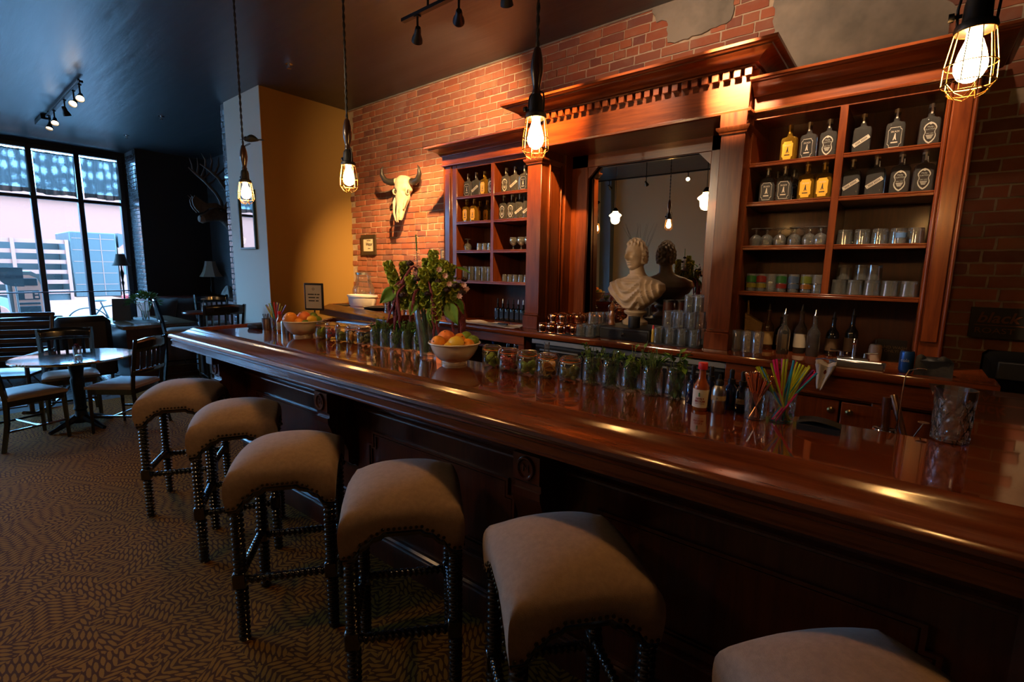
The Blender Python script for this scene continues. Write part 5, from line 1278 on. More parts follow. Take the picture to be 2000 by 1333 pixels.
# mats, mugs, glass stacks, cash drawer and bust in front of the mirror
MATZ = CZ+.006
for (x0, x1, y0, y1, lb) in ((-2.16, -1.675, 2.965, 3.45, 'black rubber mat under the copper mugs'), (-1.29, -.965, 3.02, 3.44, 'black rubber mat under the stacked highball glasses')):
    tag(MB().box(x0, x1, y0, y1, CZ, MATZ, .002).obj('bar_mat', RUBBER), lb, 'mat')
cm = thing('copper_mug', 'x', 'mug', (0, 0, -5), group='upturned copper mugs')
MP = [(0, .070), (.022, .070), (.029, .066), (.035, .055), (.037, .040), (.035, .020), (.0325, .004), (.034, 0), (.0315, 0), (.030, .006), (.034, .04), (.027, .062), (0, .066)]
MB().lathe(MP, 24, cap=False).obj('body', COPPER, cm); MB().tube([(.034, 0, .058), (.050, 0, .056), (.056, 0, .040), (.050, 0, .020), (.034, 0, .014)], .0035, 7).obj('handle', COPPER, cm)
mugs = [(-2.115, 2.985, 0), (-2.035, 2.988, 0), (-1.955, 2.99, 0), (-2.105, 3.085, 0), (-2.02, 3.09, 0), (-1.94, 3.09, 0), (-2.10, 3.19, 0), (-2.015, 3.19, 0), (-1.93, 3.19, 0), (-1.87, 3.03, 0), (-1.865, 3.13, 0),
        (-2.06, 3.05, 1), (-1.985, 3.06, 1), (-2.06, 3.14, 1), (-1.975, 3.145, 1), (-1.895, 3.13, 1), (-1.975, 3.23, 1), (-1.90, 3.22, 1), (-1.84, 3.30, 1), (-1.90, 3.31, 1), (-2.085, 3.29, 0), (-2.0, 3.29, 0), (-1.92, 3.28, 0), (-1.85, 3.36, 0), (-1.80, 3.31, 1), (-1.81, 3.30, 0)]
for i, (x, y, l) in enumerate(mugs):
    lb = 'upturned copper mug %s on the mat beside the mirror' % ('stacked on top of others' if l else ('%s in the front row' % ORD[i] if y < 3.0 else 'in the lower layer behind'))
    z = MATZ + l*.072; 
    if i == 0: cm.location = (x, y, z); cm['label'] = lb; cm.rotation_euler = (0, 0, 2.4)
    else: dup(cm, (x, y, z), rq.uniform(0, 6.28), lb)
for i, (x, y) in enumerate([(-1.79, 3.0), (-1.715, 3.0), (-1.79, 3.08), (-1.71, 3.08), (-1.78, 3.16), (-1.70, 3.16), (-1.72, 3.24), (-1.63, 3.25)]):
    glass('rocki', x, y, MATZ, 'upturned rocks glass in the group between copper mugs and cash drawer', 'rocks glasses beside the mugs')
for i, (x, y) in enumerate([(-1.75, 3.09), (-1.74, 3.17), (-1.69, 3.23)]): glass('rocki', x, y, MATZ+.082, 'rocks glass stacked on the group beside the copper mugs', 'stacked rocks glasses beside the mugs')
lay = [[(-1.245, 3.07), (-1.165, 3.07), (-1.088, 3.07), (-1.010, 3.07), (-1.21, 3.15), (-1.13, 3.15), (-1.05, 3.15), (-1.00, 3.22), (-1.08, 3.23), (-1.16, 3.23), (-1.23, 3.24)], [(-1.200, 3.11), (-1.122, 3.11), (-1.045, 3.11), (-1.17, 3.19), (-1.09, 3.19), (-1.015, 3.18)], [(-1.08, 3.14), (-1.022, 3.145), (-1.05, 3.21)]]
for l, ps in enumerate(lay):
    for j_, (x, y) in enumerate(ps): glass('tumbi', x, y, MATZ + l*.1075, 'upturned highball glass, %s, %s tier of the pyramid by the mirror' % (ORD[j_] + ' from the bust' if j_ < (4, 3, 2)[l] else 'set back', ('bottom', 'middle', 'top')[l]), 'highball glasses stacked by the mirror, tier %d' % (l+1))
cd_ = thing('cash_drawer', 'black cash drawer with key under the bust', 'cash drawer', (-1.475, 3.22, CZ)); MB().box(-.185, .185, -.19, .16, 0, .086, .006).obj('case', BLACK, cd_)
dr = MB().box(-.175, .175, -.197, -.188, .010, .070, .004).obj('drawer', M_('black_drawer_front', (.012, .012, .014), .3), cd_); MB().lathe([(0, 0), (.009, 0), (.009, .006), (0, .007)], 14, T(.0, -.197, .045) @ RX(90)).box(-.002, .002, -.225, -.203, .028, .045).obj('key', CHROME, dr)
TOPZ = CZ+.088

# ---- bust
PLAS = M_('buff_plaster_cast', (.46, .35, .245), .6, var=((.36, .26, .17), 7), bump=(.1, 90))
bu = thing('portrait_bust', 'buff plaster bust of a man in a draped toga before the mirror', 'sculpture', (-1.515, 3.285, TOPZ), R(-2))
MB().lathe([(0, 0), (.088, 0), (.092, .008), (.090, .024), (.078, .032), (.060, .044), (.054, .058), (.058, .070), (.076, .080), (.082, .092), (.080, .100), (.060, .106), (0, .110)], 36).obj('socle', PLAS, bu)
def torso(u, v):
    a = 2*PI*u; c, s = math.cos(a), math.sin(a)
    K = [(0, .030, .030, 0), (.10, .085, .062, -.01), (.25, .135, .082, -.012), (.45, .190, .098, -.008), (.60, .212, .100, 0), (.74, .205, .092, .004), (.84, .160, .078, .008), (.90, .105, .066, .010), (.95, .072, .062, .006), (1.0, .060, .060, 0)]
    for p, q in zip(K, K[1:]):
        if v <= q[0]+1e-9: break
    t = (v-p[0])/(q[0]-p[0]); t = t*t*(3-2*t)*.5+t*.5; w_ = p[1]+(q[1]-p[1])*t; d = p[2]+(q[2]-p[2])*t; oy = p[3]+(q[3]-p[3])*t
    z = .100 + .262*v; x = w_*math.copysign(abs(c)**.85, c); y = d*math.copysign(abs(s)**.85, s) + oy
    if s < 0 and v < .93:
        # drapery: a hanging swag across the chest and long folds over one shoulder
        f = 0; X, Z = x/.2, v
        sw = (Z - .78 + .55*math.exp(-((X+.15)/.55)**2)) ; amp = .017*min(1, max(0, (.95-v)*5))*(-s)**.5
        f += amp*math.sin(sw*26) if X < .35 else amp*math.sin((X*1.1+Z*.35)*30)
        if v > .80 and abs(X+.12) < .38: f *= .1; 
        y -= max(-.006, f) + (.012 if (v < .80 or abs(X+.12) > .36) else 0)
    return (x, y, z)
MB().grid(torso, 96, 60, wrap=True).obj('draped_shoulders', PLAS, bu, ang=60)
def head(u, v):
    # u round (front at -y), v from chin-base up to crown
    a = 2*PI*u; th = PI*(1-v); sx = math.sin(a); cy = -math.cos(a)
    rx, ry, rz = .066, .084, .112
    n = Vector((math.sin(th)*sx, math.sin(th)*cy, math.cos(th)))
    p = Vector((n.x*rx, n.y*ry, n.z*rz)); zf = p.z; xf = p.x
    front = max(0, -n.y)
    def g(x0, z0, wx, wz): return math.exp(-((xf-x0)/wx)**2 - ((zf-z0)/wz)**2)*front**.6
    dy = 0
    dy += .026*g(0, -.010, .011, .017) + .018*g(0, .010, .008, .022)            # nose
    dy += .006*g(0, .034, .040, .007)                                            # brow
    dy -= .012*(g(.026, .019, .012, .009) + g(-.026, .019, .012, .009))          # eye sockets
    dy += .006*(g(.026, .017, .008, .004) + g(-.026, .017, .008, .004))          # lids
    dy += .008*(g(.040, -.004, .013, .013) + g(-.040, -.004, .013, .013))        # cheekbones
    dy -= .008*(g(.036, -.036, .012, .018) + g(-.036, -.036, .012, .018))        # hollow cheeks
    dy += .007*g(0, -.042, .020, .004) - .006*g(0, -.048, .022, .003) + .007*g(0, -.054, .018, .004)   # lips
    dy -= .006*g(0, -.066, .022, .006) + 0; dy += .014*g(0, -.082, .020, .014)   # chin
    p.y -= dy
    if n.z < -.45 and n.y < .3: p.x *= 1 - .12*(-n.z-.45)
    def ss(t): t = max(0, min(1, t)); return t*t*(3-2*t)
    hw = max(ss((n.z-.58)/.12), ss((n.y+.16)/.14)*ss((n.z+.55)/.12))
    if hw > 0:
        p += n*hw*(.011 + .0075*math.sin(a*11+zf*95+1.3*math.sin(zf*60))*math.cos(zf*120-a*4))
    return tuple(p)
hd = D.objects.new('head', None); D.objects.remove(hd)
hm = MB().grid(head, 110, 84, wrap=True); hM = T(-.012, -.015, .490) @ Matrix.Rotation(R(-14), 4, 'Z') @ RX(3)
hm.v = [tuple(hM @ Vector(p)) for p in hm.v]; hobj = hm.obj('head', PLAS, bu, ang=70)
nk = MB(); nk.tube([(0, .005, .335), (-.003, .004, .37), (-.008, -.002, .41), (-.010, -.004, .45)], [.072, .054, .049, .052], 28); nk.obj('neck', PLAS, bu, ang=80)
for s in (-1, 1):
    er = MB(); er.tube([(0, 0, -.020), (.003, .010, -.010), (.006, .014, .006), (.004, .008, .020), (0, -.004, .018), (0, -.008, .004), (0, -.003, -.012)], [.004, .005, .005, .005, .004, .004, .004], 8); er.ell((0, .002, 0), (.004, .008, .016), 10, 6)
    er.v = [tuple(hM @ (Vector((s*.070, .010, .0)) + Vector((p[0]*s, p[1], p[2])))) for p in er.v]; er.obj('ear', PLAS, hobj, fix=True)
t = thing('pepper_mill', 'turned wooden pepper mill on the cash drawer', 'pepper mill', (-1.625, 3.14, TOPZ)); MB().lathe([(0, 0), (.024, 0), (.026, .006), (.022, .02), (.018, .05), (.022, .07), (.016, .085), (.014, .10), (.020, .11), (.021, .125), (.012, .138), (.010, .142), (.012, .150), (.006, .16), (0, .162)], 20).obj('body', wood('mill_wood', (.12, .04, .015), (.25, .09, .03)), t); MB().lathe([(0, .161), (.005, .161), (.005, .168), (0, .169)], 10).obj('finial', BRASSM, t)
t = thing('black_canister', 'small black lidded canister standing before the bust', 'canister', (-1.43, 3.09, TOPZ)); MB().lathe([(0, 0), (.039, 0), (.040, .002), (.040, .066), (0, .066)], 24).obj('body', BLACK, t); MB().lathe([(0, .066), (.041, .066), (.041, .076), (.037, .078), (0, .079)], 24).obj('lid', M_('charcoal_lid', (.03, .03, .03), .3), t)
for (x, y, z, lb) in ((-1.29, 3.33, CZ, 'dark lidded tin'), (-1.235, 3.41, CZ, 'second dark lidded tin')):
    t = thing('dark_tin', lb + ' raised behind the glass pyramid by the mirror', 'canister', (x, y, z)); MB().lathe([(0, 0), (.036, 0), (.036, .26), (0, .26)], 20).obj('body', M_('maroon_tin', (.045, .010, .008), .5), t); MB().lathe([(0, .26), (.038, .26), (.038, .275), (0, .276)], 20).obj('lid', BLACK, t)
t = thing('sauce_bottle', 'small yellow bottle with red cap between cash drawer and glasses', 'bottle', (-1.278, 3.06, CZ)); MB().lathe([(0, 0), (.013, 0), (.014, .05), (.010, .065), (.012, .08), (.008, .095), (0, .096)], 14).obj('body', M_('mustard_yellow', (.42, .30, .05), .4), t); MB().lathe([(0, .095), (.007, .095), (.005, .12), (0, .12)], 12).obj('cap', D.materials['red_plastic_cap'], t)

# ---- sign side counter: tall glasses, bottles, sink, cloth
for i, x in enumerate((-.770, -.715, -.660)): glass('tall', x, 3.13, CZ, 'tall empty glass on the counter beside the pilaster, %s from the mirror' % ORD[i], 'tall glasses on the counter')
bk = thing('woven_basket', 'slanted wicker basket behind the tall glasses', 'basket', (-.735, 3.34, CZ), R(8)); MB().prism([(-.045, 0), (.045, 0), (.05, .16), (-.05, .22)], -.04, .04, 'y').obj('body', D.materials['wicker'], bk, smooth=False); MB().tube([(-.03, 0, .15), (-.04, 0, .30)], .006, 6).obj('handle', D.materials['wicker'], bk)
RND = [(0, 0), (.034, 0), (.036, .004), (.036, .135), (.032, .155), (.018, .175), (.013, .19), (.012, .235), (.0145, .236), (.0145, .248), (0, .248)]
bots = [(-.648, 3.33, 'dark amber bottle with tan label', M_('brown_glass', (.05, .02, .006), .08, coat=1), (.30, .20, .08), 1.0), (-.585, 3.40, 'short dark bottle with cream label', DARKB, (.4, .32, .2), .82), (-.540, 3.22, 'clear unlabelled bottle', CLEARB, None, .95), (-.470, 3.32, 'tall clear bottle with white label', CLEARB, (.5, .47, .40), 1.02), (-.392, 3.25, 'clear bottle with bare neck', CLEARB, None, .95), (-.310, 3.34, 'dark brown bottle in shadow', DARKB, (.1, .06, .03), .9), (-.222, 3.37, 'dark bottle behind the tap', DARKB, (.08, .05, .03), .98)]
for (x, y, lb, mt, lc, s) in bots:
    t = thing('liquor_bottle', lb + ' on the counter between tall glasses and sink', 'bottle', (x, y, CZ), group='mixed bottles beside the sink')
    MB().lathe([(r*.92, z*s) for r, z in RND], 22, cap=False).obj('glass', mt, t, fix=True); MB().lathe([(0, .247*s), (.009, .247*s), (.007, .262*s), (.003, .285*s), (0, .286*s)], 12).obj('pourer', BLACK if lc else CHROME, t)
    if lc: MB().lathe([(.0336, .035*s), (.0338, .115*s)], 22, cap=False).obj('label', M_('bottle_label', lc, .7), t)
sk = thing('hand_sink', 'small stainless hand sink set in the counter', 'sink', (-.165, 3.10, CZ))
MB().mould([(-.11, -.10), (-.11, .10), (.11, .10), (.11, -.10)], [(-.01, .001), (.012, .001), (.014, .006), (.010, .010), (-.006, .010), (-.01, .004)], closed=True).obj('rim', STEEL, sk); MB().box(-.10, .10, -.09, .09, .0008, .003).obj('basin', M_('dark_steel', (.2, .2, .2), .3, 1), sk); MB().box(-.115, .115, -.118, -.10, 0, .034, .004).obj('front_lip', STEEL, sk)
fa_ = thing('sink_tap', 'chrome two handled tap behind the hand sink', 'tap', (-.195, 3.25, CZ)); MB().box(-.075, .075, -.025, .025, 0, .022, .006).obj('base', CHROME, fa_); MB().tube([(0, 0, .02), (0, 0, .10), (0, -.015, .118), (0, -.05, .12), (0, -.065, .10)], .009, 10).obj('spout', CHROME, fa_)
for s in (-1, 1): h_ = MB().lathe([(0, .02), (.013, .02), (.011, .045), (0, .05)], 12, T(s*.055, 0, 0)).obj('valve', CHROME, fa_); MB().tube([(s*.055, 0, .045), (s*.11, -.01, .052)], .005, 7).obj('lever', CHROME, h_)
t = thing('soap_dispenser', 'pale ceramic soap dispenser behind the sink', 'dispenser', (-.105, 3.36, CZ)); MB().lathe([(0, 0), (.030, 0), (.031, .06), (.029, .068), (.030, .075), (.024, .088), (0, .09)], 20).obj('body', M_('stoneware', (.36, .28, .22), .4), t); MB().tube([(0, 0, .088), (0, 0, .115), (0, -.03, .115)], .005, 7).obj('pump', BLACK, t)
t = thing('sink_notice', 'small dark plaque reading hand wash only behind the sink', 'sign', (-.035, 3.42, CZ)); MB().box(-.065, .065, -.006, .006, 0, .115).obj('plaque', BLACK, t, smooth=False); lettering('HAND WASH\nONLY!', .022, M_('tan_ink', (.20, .14, .07), .7), t, (0, -.0065, .062), (R(90), 0, 0))
cn = thing('soda_can', 'blue soda can at the end of the back counter', 'can', (.033, 3.02, CZ)); MB().lathe([(0, .004), (.022, .002), (.026, .008), (.0295, .016), (.0295, .098), (.026, .108), (.025, .110), (.022, .109), (0, .107)], 24).obj('body', M_('blue_can', (.015, .07, .25), .3, .5), cn); MB().lathe([(0, .108), (.0255, .1085), (.0265, .112), (.0245, .112), (0, .109)], 24).obj('lid', CHROME, cn); curved_text('cola', .022, LBLW, cn, .0298, .065, -.25)
t = thing('soda_can', 'blue and red soda can under the counter by the near fruit bowl', 'can', (-2.70, 3.10, .905)); MB().lathe([(0, .004), (.022, .002), (.0295, .016), (.0295, .098), (.026, .108), (0, .107)], 24).obj('body', D.materials['blue_can'], t); MB().lathe([(0, .108), (.0255, .1085), (.0265, .112), (0, .110)], 20).obj('lid', CHROME, t); MB().lathe([(.0298, .04), (.0298, .075)], 24, cap=False).obj('print', REDINK, t)
tag(MB().box(-3.5, -2.36, 3.03, 3.54, .885, .905).obj('under_shelf', MAHD, smooth=False), 'shelf under the back counter beside the cooler', 'shelf')
for i, (x, h, mt, lb) in enumerate(((-2.52, .10, CHROME, 'chrome tap handle'), (-2.44, .13, CHROME, 'chrome strainer handle'), (-2.40, .12, DARKB, 'dark bottle neck'))):
    t = thing('bar_tool', lb + ' standing under the counter left of the cooler', 'bar tool', (x, 3.06, .905)); MB().lathe([(0, 0), (.018, 0), (.016, h*.5), (.006, h*.6), (.006, h), (0, h)], 14).obj('body', mt, t)
t = thing('clear_bottle', 'clear glass bottle neck rising behind the orange slice jar', 'bottle', (-1.305, 1.875, .86)); MB().lathe([(0, 0), (.035, 0), (.036, .20), (.03, .225), (.015, .255), (.0125, .33), (.0145, .332), (.0145, .345), (.012, .345), (.0115, .33)], 20, cap=False).obj('glass', GLASS, t); MB().lathe([(.0362, .05), (.0362, .15)], 20, cap=False).obj('label', PAPER, t)
tag(MB().box(-3.6, .12, 1.83, 2.05, .83, .86).obj('speed_rail', STEEL, smooth=False), 'steel shelf on the bartender side below the bar top', 'shelf')
bg_ = MB(); bg_.grid(lambda u, v: (-.07+.14*u, -.03+.06*(v-.5)*(1-.3*math.sin(u*3)), .10*math.sin(PI*min(1, v*1.0))*(.85+.15*math.sin(u*11))+.0), 16, 10); bg_.box(-.068, .068, -.045, .03, 0, .085, .015)
tag(bg_.obj('black_pouch', M_('black_nylon', (.008, .010, .014), .45, bump=(.4, 30)), loc=(.135, 3.06, CZ)), 'black nylon pouch beside the blue can', 'bag')
ct = MB()
def ctf(u, v):
    wv = .046*(1-.75*max(0, v-.25)/.75); x = (u-.5)*2*wv + .008*math.sin(v*5)
    if v < .25: return (x, .04-.16*v*1.0, .012+.012*math.sin(u*6+v*9))
    return (x, -.008-.012*math.sin(u*9)-.01*math.sin(v*7), .010-.135*(v-.25)/.75+.006*math.sin(u*8))
ct.grid(ctf, 22, 26); o = ct.obj('hanging_cloth', M_('white_bar_cloth', (.52, .46, .40), .9, bump=(.4, 160)), loc=(-.295, 2.948, CZ)); sol = o.modifiers.new('t', 'SOLIDIFY'); sol.thickness = .002; tag(o, 'white bar cloth with blue edge hanging over the counter before the sink', 'cloth')
o2 = MB().tube([(-.044, .035, .026), (-.01, .03, .034), (.03, .02, .030), (.046, 0, .026)], .003, 6).obj('blue_edge', M_('blue_thread', (.05, .08, .16), .8), o)
# bar tools standing by the return
for (lb, b, tp, r, mt, nm, cat) in (('dark wooden muddler leaning beside the mixing glass', (.100, 1.86, .862), (.000, 2.02, 1.155), .012, wood('muddler_wood', (.04, .012, .005), (.09, .03, .01), stretch=(3, 3, 3)), 'muddler', 'muddler'), ('short dark wooden muddler upright beside the other', (.0, 1.93, .862), (-.015, 1.95, 1.16), .013, D.materials['muddler_wood'], 'muddler', 'muddler')):
    t = thing(nm, lb, cat); d = Vector(tp)-Vector(b); L = d.length; lean(t, b, tp); MB().lathe([(0, 0), (r*1.15, 0), (r*1.2, .03), (r*.8, .08), (r*.75, L*.6), (r, L-.02), (r*.9, L-.003), (0, L)], 14).obj('shaft', mt, t); MB().lathe([(0, -.002), (r*1.25, -.002), (r*1.25, .004), (0, .004)], 14).obj('foot', BLACK, t)
t = thing('cocktail_strainer', 'black handled strainer with steel coil beside the muddlers', 'strainer', (-.03, 1.90, .862), R(12)); MB().tube([(0, 0, 0), (.01, 0, .10), (.02, 0, .19)], [.014, .012, .008], 10).obj('handle', BLACK, t); MB().lathe([(0, .19), (.028, .192), (.033, .198), (.030, .203), (0, .200)], 20, T(.02, 0, 0)).obj('rim', CHROME, t)
t = thing('bar_spoon', 'long bent steel bar spoon beside the strainer', 'spoon', (0.015, 1.93, .862)); MB().tube([(0, 0, 0), (.004, 0, .20), (.008, .0, .37), (.016, .0, .395), (.035, .0, .402)], .0022, 7).obj('shaft', CHROME, t); MB().ell((.045, 0, .402), (.013, .009, .003), 12, 6).obj('bowl', CHROME, t)
t = thing('bar_spoon', 'thin steel spoon crossing the strainer beside the mixing glass', 'spoon', (-.02, 1.87, .862)); MB().tube([(0, 0, 0), (.05, 0, .12), (.10, .01, .245)], .002, 7).obj('shaft', CHROME, t); MB().lathe([(0, 0), (.014, .001), (.014, .003), (0, .003)], 14, T(.10, .01, .246)).obj('disc', STEEL, t)
# coffee sign against the brick, low shelf under it
t = thing('coffee_sign', 'dark sign lettered in brown against the brick past the cabinet', 'sign', (.43, 3.615, 1.30)); MB().box(-.15, .32, -.012, .012, -.075, .085).obj('board', M_('sign_black', (.008, .007, .007), .5), t, smooth=False)
TI = M_('rust_paint', (.16, .05, .02), .7); lettering("black", .078, TI, t, (-.125, -.0135, .030), (R(90), 0, 0), align='LEFT', shear=.25, bold=.0015); lettering('ROAST', .040, TI, t, (-.13, -.0135, -.038), (R(90), 0, 0), align='LEFT', sx=1.25); MB().box(-.13, .30, -.0135, -.012, -.010, -.006).obj('rule', TI, t, smooth=False)
t = thing('coffee_machine', 'black machine below the coffee sign in shadow', 'coffee machine', (.62, 3.34, .90)); MB().box(-.28, .35, -.2, .2, 0, .27, .02).obj('body', M_('dull_black', (.004, .004, .004), .95, spec=.05), t); MB().box(-.26, .33, -.225, -.2, .18, .26, .004).obj('panel', M_('black_panel', (.006, .006, .006), .6), t)
t = thing('side_counter', 'dark mahogany side counter under the coffee machine', 'counter', (.95, 3.3, 0)); MB().box(-.57, .9, -.40, .33, .86, .90, .006).obj('top', BARTOP, t); MB().box(-.55, .88, -.37, .33, 0, .86).obj('body', MAHV, t)
# ================================================================ wall pieces and side counter
BONE = M_('weathered_bone', (.48, .41, .29), .65, var=((.36, .29, .19), 14), bump=(.25, 40)); HORN = M_('black_horn', (.018, .016, .014), .4, bump=(.3, 60))
sk_ = thing('bull_skull', 'pale bull skull with dark horns mounted on the brick wall', 'skull', (-4.46, 3.52, 2.30), R(10)); sk_.rotation_euler = (R(-8), R(3), R(10))
def skf(u, v):
    a = 2*PI*u; c, s = math.cos(a), math.sin(a)
    K = [(0, .030, .020), (.06, .042, .030), (.20, .046, .040), (.35, .058, .050), (.48, .080, .062), (.60, .088, .072), (.70, .105, .080), (.80, .100, .085), (.92, .090, .078), (1.0, .060, .050)]
    for p, q in zip(K, K[1:]):
        if v <= q[0]+1e-9: break
    t = (v-p[0])/(q[0]-p[0]); w_, d = p[1]+(q[1]-p[1])*t, p[2]+(q[2]-p[2])*t
    x = w_*math.copysign(abs(c)**.8, c); y = d*math.copysign(abs(s)**.8, s); z = -.24+.48*v
    if s < 0: y += .020*math.exp(-((v-.10)/.10)**2)*math.exp(-(x/.014)**2) - .004*math.exp(-(x/.02)**2)      # nasal cleft
    for sg in (-1, 1):
        dx = math.exp(-((x-sg*.080)/.030)**2 - ((v-.64)/.05)**2); x -= sg*.030*dx; y += .012*dx
    return (x, y + .012*math.sin(v*3), z)
MB().grid(skf, 56, 60, wrap=True).lathe([(0, .24), (.05, .238)], 16, cap=False).obj('cranium', BONE, sk_, ang=70)
for s in (-1, 1):
    MB().tube([Vector((s*.088, -.022, .068)) + Vector((s*.010*math.sin(a)*.6, -.026*math.sin(a), .028*math.cos(a))) for a in [k*2*PI/18 for k in range(19)]], .0085, 8).obj('eye_rim', BONE, sk_)
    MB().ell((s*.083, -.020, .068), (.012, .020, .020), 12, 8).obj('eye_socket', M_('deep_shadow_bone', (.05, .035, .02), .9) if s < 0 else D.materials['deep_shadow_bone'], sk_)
    MB().tube([(s*.03, -.078, -.10), (s*.022, -.070, -.18), (s*.014, -.045, -.245), (s*.010, -.025, -.268)], [.012, .012, .010, .006], 8).obj('nasal_bone', BONE, sk_)
    MB().tube([(s*.085, -.01, .0), (s*.078, -.03, -.06), (s*.065, -.025, -.12)], [.014, .018, .008], 8).obj('cheek_bone', BONE, sk_)
    MB().tube([(s*.085, 0, .190), (s*.120, -.005, .185), (s*.145, -.012, .180)], [.036, .036, .034], 14).obj('horn_core', BONE, sk_)
    MB().tube([(s*.120, -.006, .185), (s*.17, -.02, .175), (s*.235, -.045, .190), (s*.27, -.07, .245), (s*.265, -.085, .305), (s*.245, -.09, .335)], [.038, .037, .032, .024, .012, .002], 14).obj('horn', HORN, sk_)
t = thing('framed_sign', 'bronze framed notice reading water on the brick wall', 'sign', (-5.275, WY-.012, 1.815)); FR = M_('bronze_frame', (.07, .05, .03), .4, .4)
for (a, b, c_, d) in ((-.145, .145, .080, .122), (-.145, .145, -.122, -.080)): MB().prism([(-.150, c_ if c_ < 0 else d), (.150, c_ if c_ < 0 else d), (.108, d if c_ < 0 else c_), (-.108, d if c_ < 0 else c_)], -.014, .008, 'y').obj('frame_rail', FR, t, smooth=False)
for s in (-1, 1): MB().prism([(s*.150, -.122), (s*.150, .122), (s*.108, .080), (s*.108, -.080)], -.012, .008, 'y').obj('frame_stile', FR, t, smooth=False)
MB().box(-.11, .11, -.002, .004, -.082, .082).obj('card', PAPER, t, smooth=False)
lettering('Self Serve', .024, INK, t, (.005, -.003, .052), (R(90), 0, 0), sx=.9); lettering('Water', .060, INK, t, (.010, -.003, .006), (R(90), 0, 0), sx=.85, bold=.001); lettering('Here', .026, INK, t, (.010, -.003, -.045), (R(90), 0, 0), sx=.9)
t = thing('framed_sign', 'small dark framed card on the brick beside the shelf cabinet', 'sign', (-3.89, WY-.012, 1.69)); MB().box(-.065, .065, -.012, .008, -.055, .055, .003).obj('frame', FR, t); MB().box(-.045, .045, -.014, -.011, -.040, .040).obj('card', M_('dim_card', (.25, .2, .15), .8), t, smooth=False); MB().box(-.03, .03, -.0148, -.014, .008, .016).box(-.025, .025, -.0148, -.014, -.014, -.006).obj('printed_lines', INK, t, smooth=False)
t = thing('framed_mirror', 'tall green framed mirror on the white column', 'mirror', (-6.11, 2.565, 2.06)); GF = M_('dark_green_frame', (.03, .06, .04), .35)
for q in ((-.21, .21, .31, .335), (-.21, .21, -.335, -.31)): MB().box(q[0], q[1], -.022, .006, q[2], q[3], .004).obj('frame_rail', GF, t)
for s in (-1, 1): MB().box(min(s*.21, s*.18), max(s*.21, s*.18), -.022, .006, -.31, .31, .004).obj('frame_stile', GF, t)
MB().box(-.18, .18, -.006, 0, -.31, .31).obj('mirror_glass', M_('dim_silver', (.75, .76, .76), .02, 1), t, smooth=False)

# side counter before the mustard wall
sc = thing('side_station', 'moulded mahogany counter against the brick below the water sign', 'counter', (-4.45, 3.0, 0))
def so_(m): m.v = [tuple(Vector(p)-Vector((-4.45, 3.0, 0))) for p in m.v]; return m
SPR = [(0, 1.100), (.004, 1.108), (.014, 1.108), (.040, 1.092), (.070, 1.078), (.100, 1.070), (.112, 1.062), (.112, 1.048), (.102, 1.040), (.102, 1.000), (.108, .994), (.100, .985), (0, .985)]
so_(MB().mould([(-5.22, 3.62), (-5.22, 3.06), (-3.64, 2.80)], SPR)).obj('front_rail', BARRAIL, sc)
so_(MB().prism([(-5.22, 3.62), (-5.22, 3.06), (-3.64, 2.80), (-3.64, 3.62)], 1.05, 1.100, 'z')).obj('top', BARTOP, sc, smooth=False)
so_(MB().prism([(-5.18, 3.62), (-5.18, 3.10), (-3.67, 2.86), (-3.67, 3.62)], 0, 1.05, 'z')).obj('body', PANEL, sc, smooth=False)
STZ = 1.100
t = thing('drink_dispenser', 'large glass jar with steel lid on the side counter', 'jar', (-5.06, 3.40, STZ)); MB().lathe([(0, 0), (.11, 0), (.125, .02), (.13, .17), (.10, .25), (.085, .30), (.085, .35)], 28, cap=False).obj('glass', JARG, t); MB().lathe([(0, .348), (.09, .348), (.09, .375), (.02, .385), (0, .385)], 24).obj('lid', STEEL, t)
t = thing('plastic_tub', 'white ribbed tub on the side counter beside the glass jar', 'tub', (-4.82, 3.22, STZ)); MB().lathe([(0, 0), (.15, 0), (.16, .01), (.175, .105), (.185, .108), (.185, .125), (.170, .125), (.155, .012), (0, .01)], 28, Matrix.Diagonal((1.2, .75, 1, 1)), cap=False).obj('body', WHITEP, t)
t = thing('round_tray', 'black round tray on the side counter', 'tray', (-4.42, 3.18, STZ)); MB().lathe([(0, .002), (.17, .002), (.185, .018), (.188, .018), (.172, 0), (0, 0)], 28, cap=False).obj('tray', BLACK, t); MB().lathe([(.17, .010), (.186, .019)], 28, cap=False).obj('rim', STEEL, t)
t = thing('round_tray', 'flat black tray under the white tub', 'tray', (-5.02, 3.14, STZ)); MB().box(-.16, .10, -.08, .10, 0, .008, .003).obj('tray', BLACK, t)
t = thing('coffee_urn', 'chrome jug behind the white tub on the side counter', 'jug', (-4.62, 3.42, STZ)); MB().lathe([(0, 0), (.055, 0), (.065, .06), (.055, .15), (.045, .18), (0, .19)], 20).obj('body', CHROME, t); MB().tube([(.05, 0, .15), (.09, 0, .13), (.085, 0, .06), (.06, 0, .04)], .007, 8).obj('handle', BLACK, t)
for i, x in enumerate((-4.12, -4.05, -3.98, -3.90)): glass('rocki', x, 3.05+.03*i, STZ, 'upturned glass on the side counter behind the flowers', 'glasses on the side counter')
fl_ = thing('service_flap', 'glossy wooden flap board with raised rim behind the garnish jars', 'board', (-3.95, 2.50, 0)); P4 = [(-4.06, 2.06), (-4.42, 2.60), (-3.76, 2.66), (-3.42, 2.12)]
def fo_(m): m.v = [tuple(Vector(p)-Vector((-3.95, 2.50, 0))) for p in m.v]; return m
fo_(MB().prism(P4, .985, 1.015, 'z')).obj('board', BARTOP, fl_, smooth=False); fo_(MB().mould([P4[0], P4[1], P4[2], P4[3]], [(-.03, 1.012), (-.025, 1.035), (0, 1.040), (.015, 1.030), (.018, .99), (-.03, .985)])).obj('rim', BARRAIL, fl_)
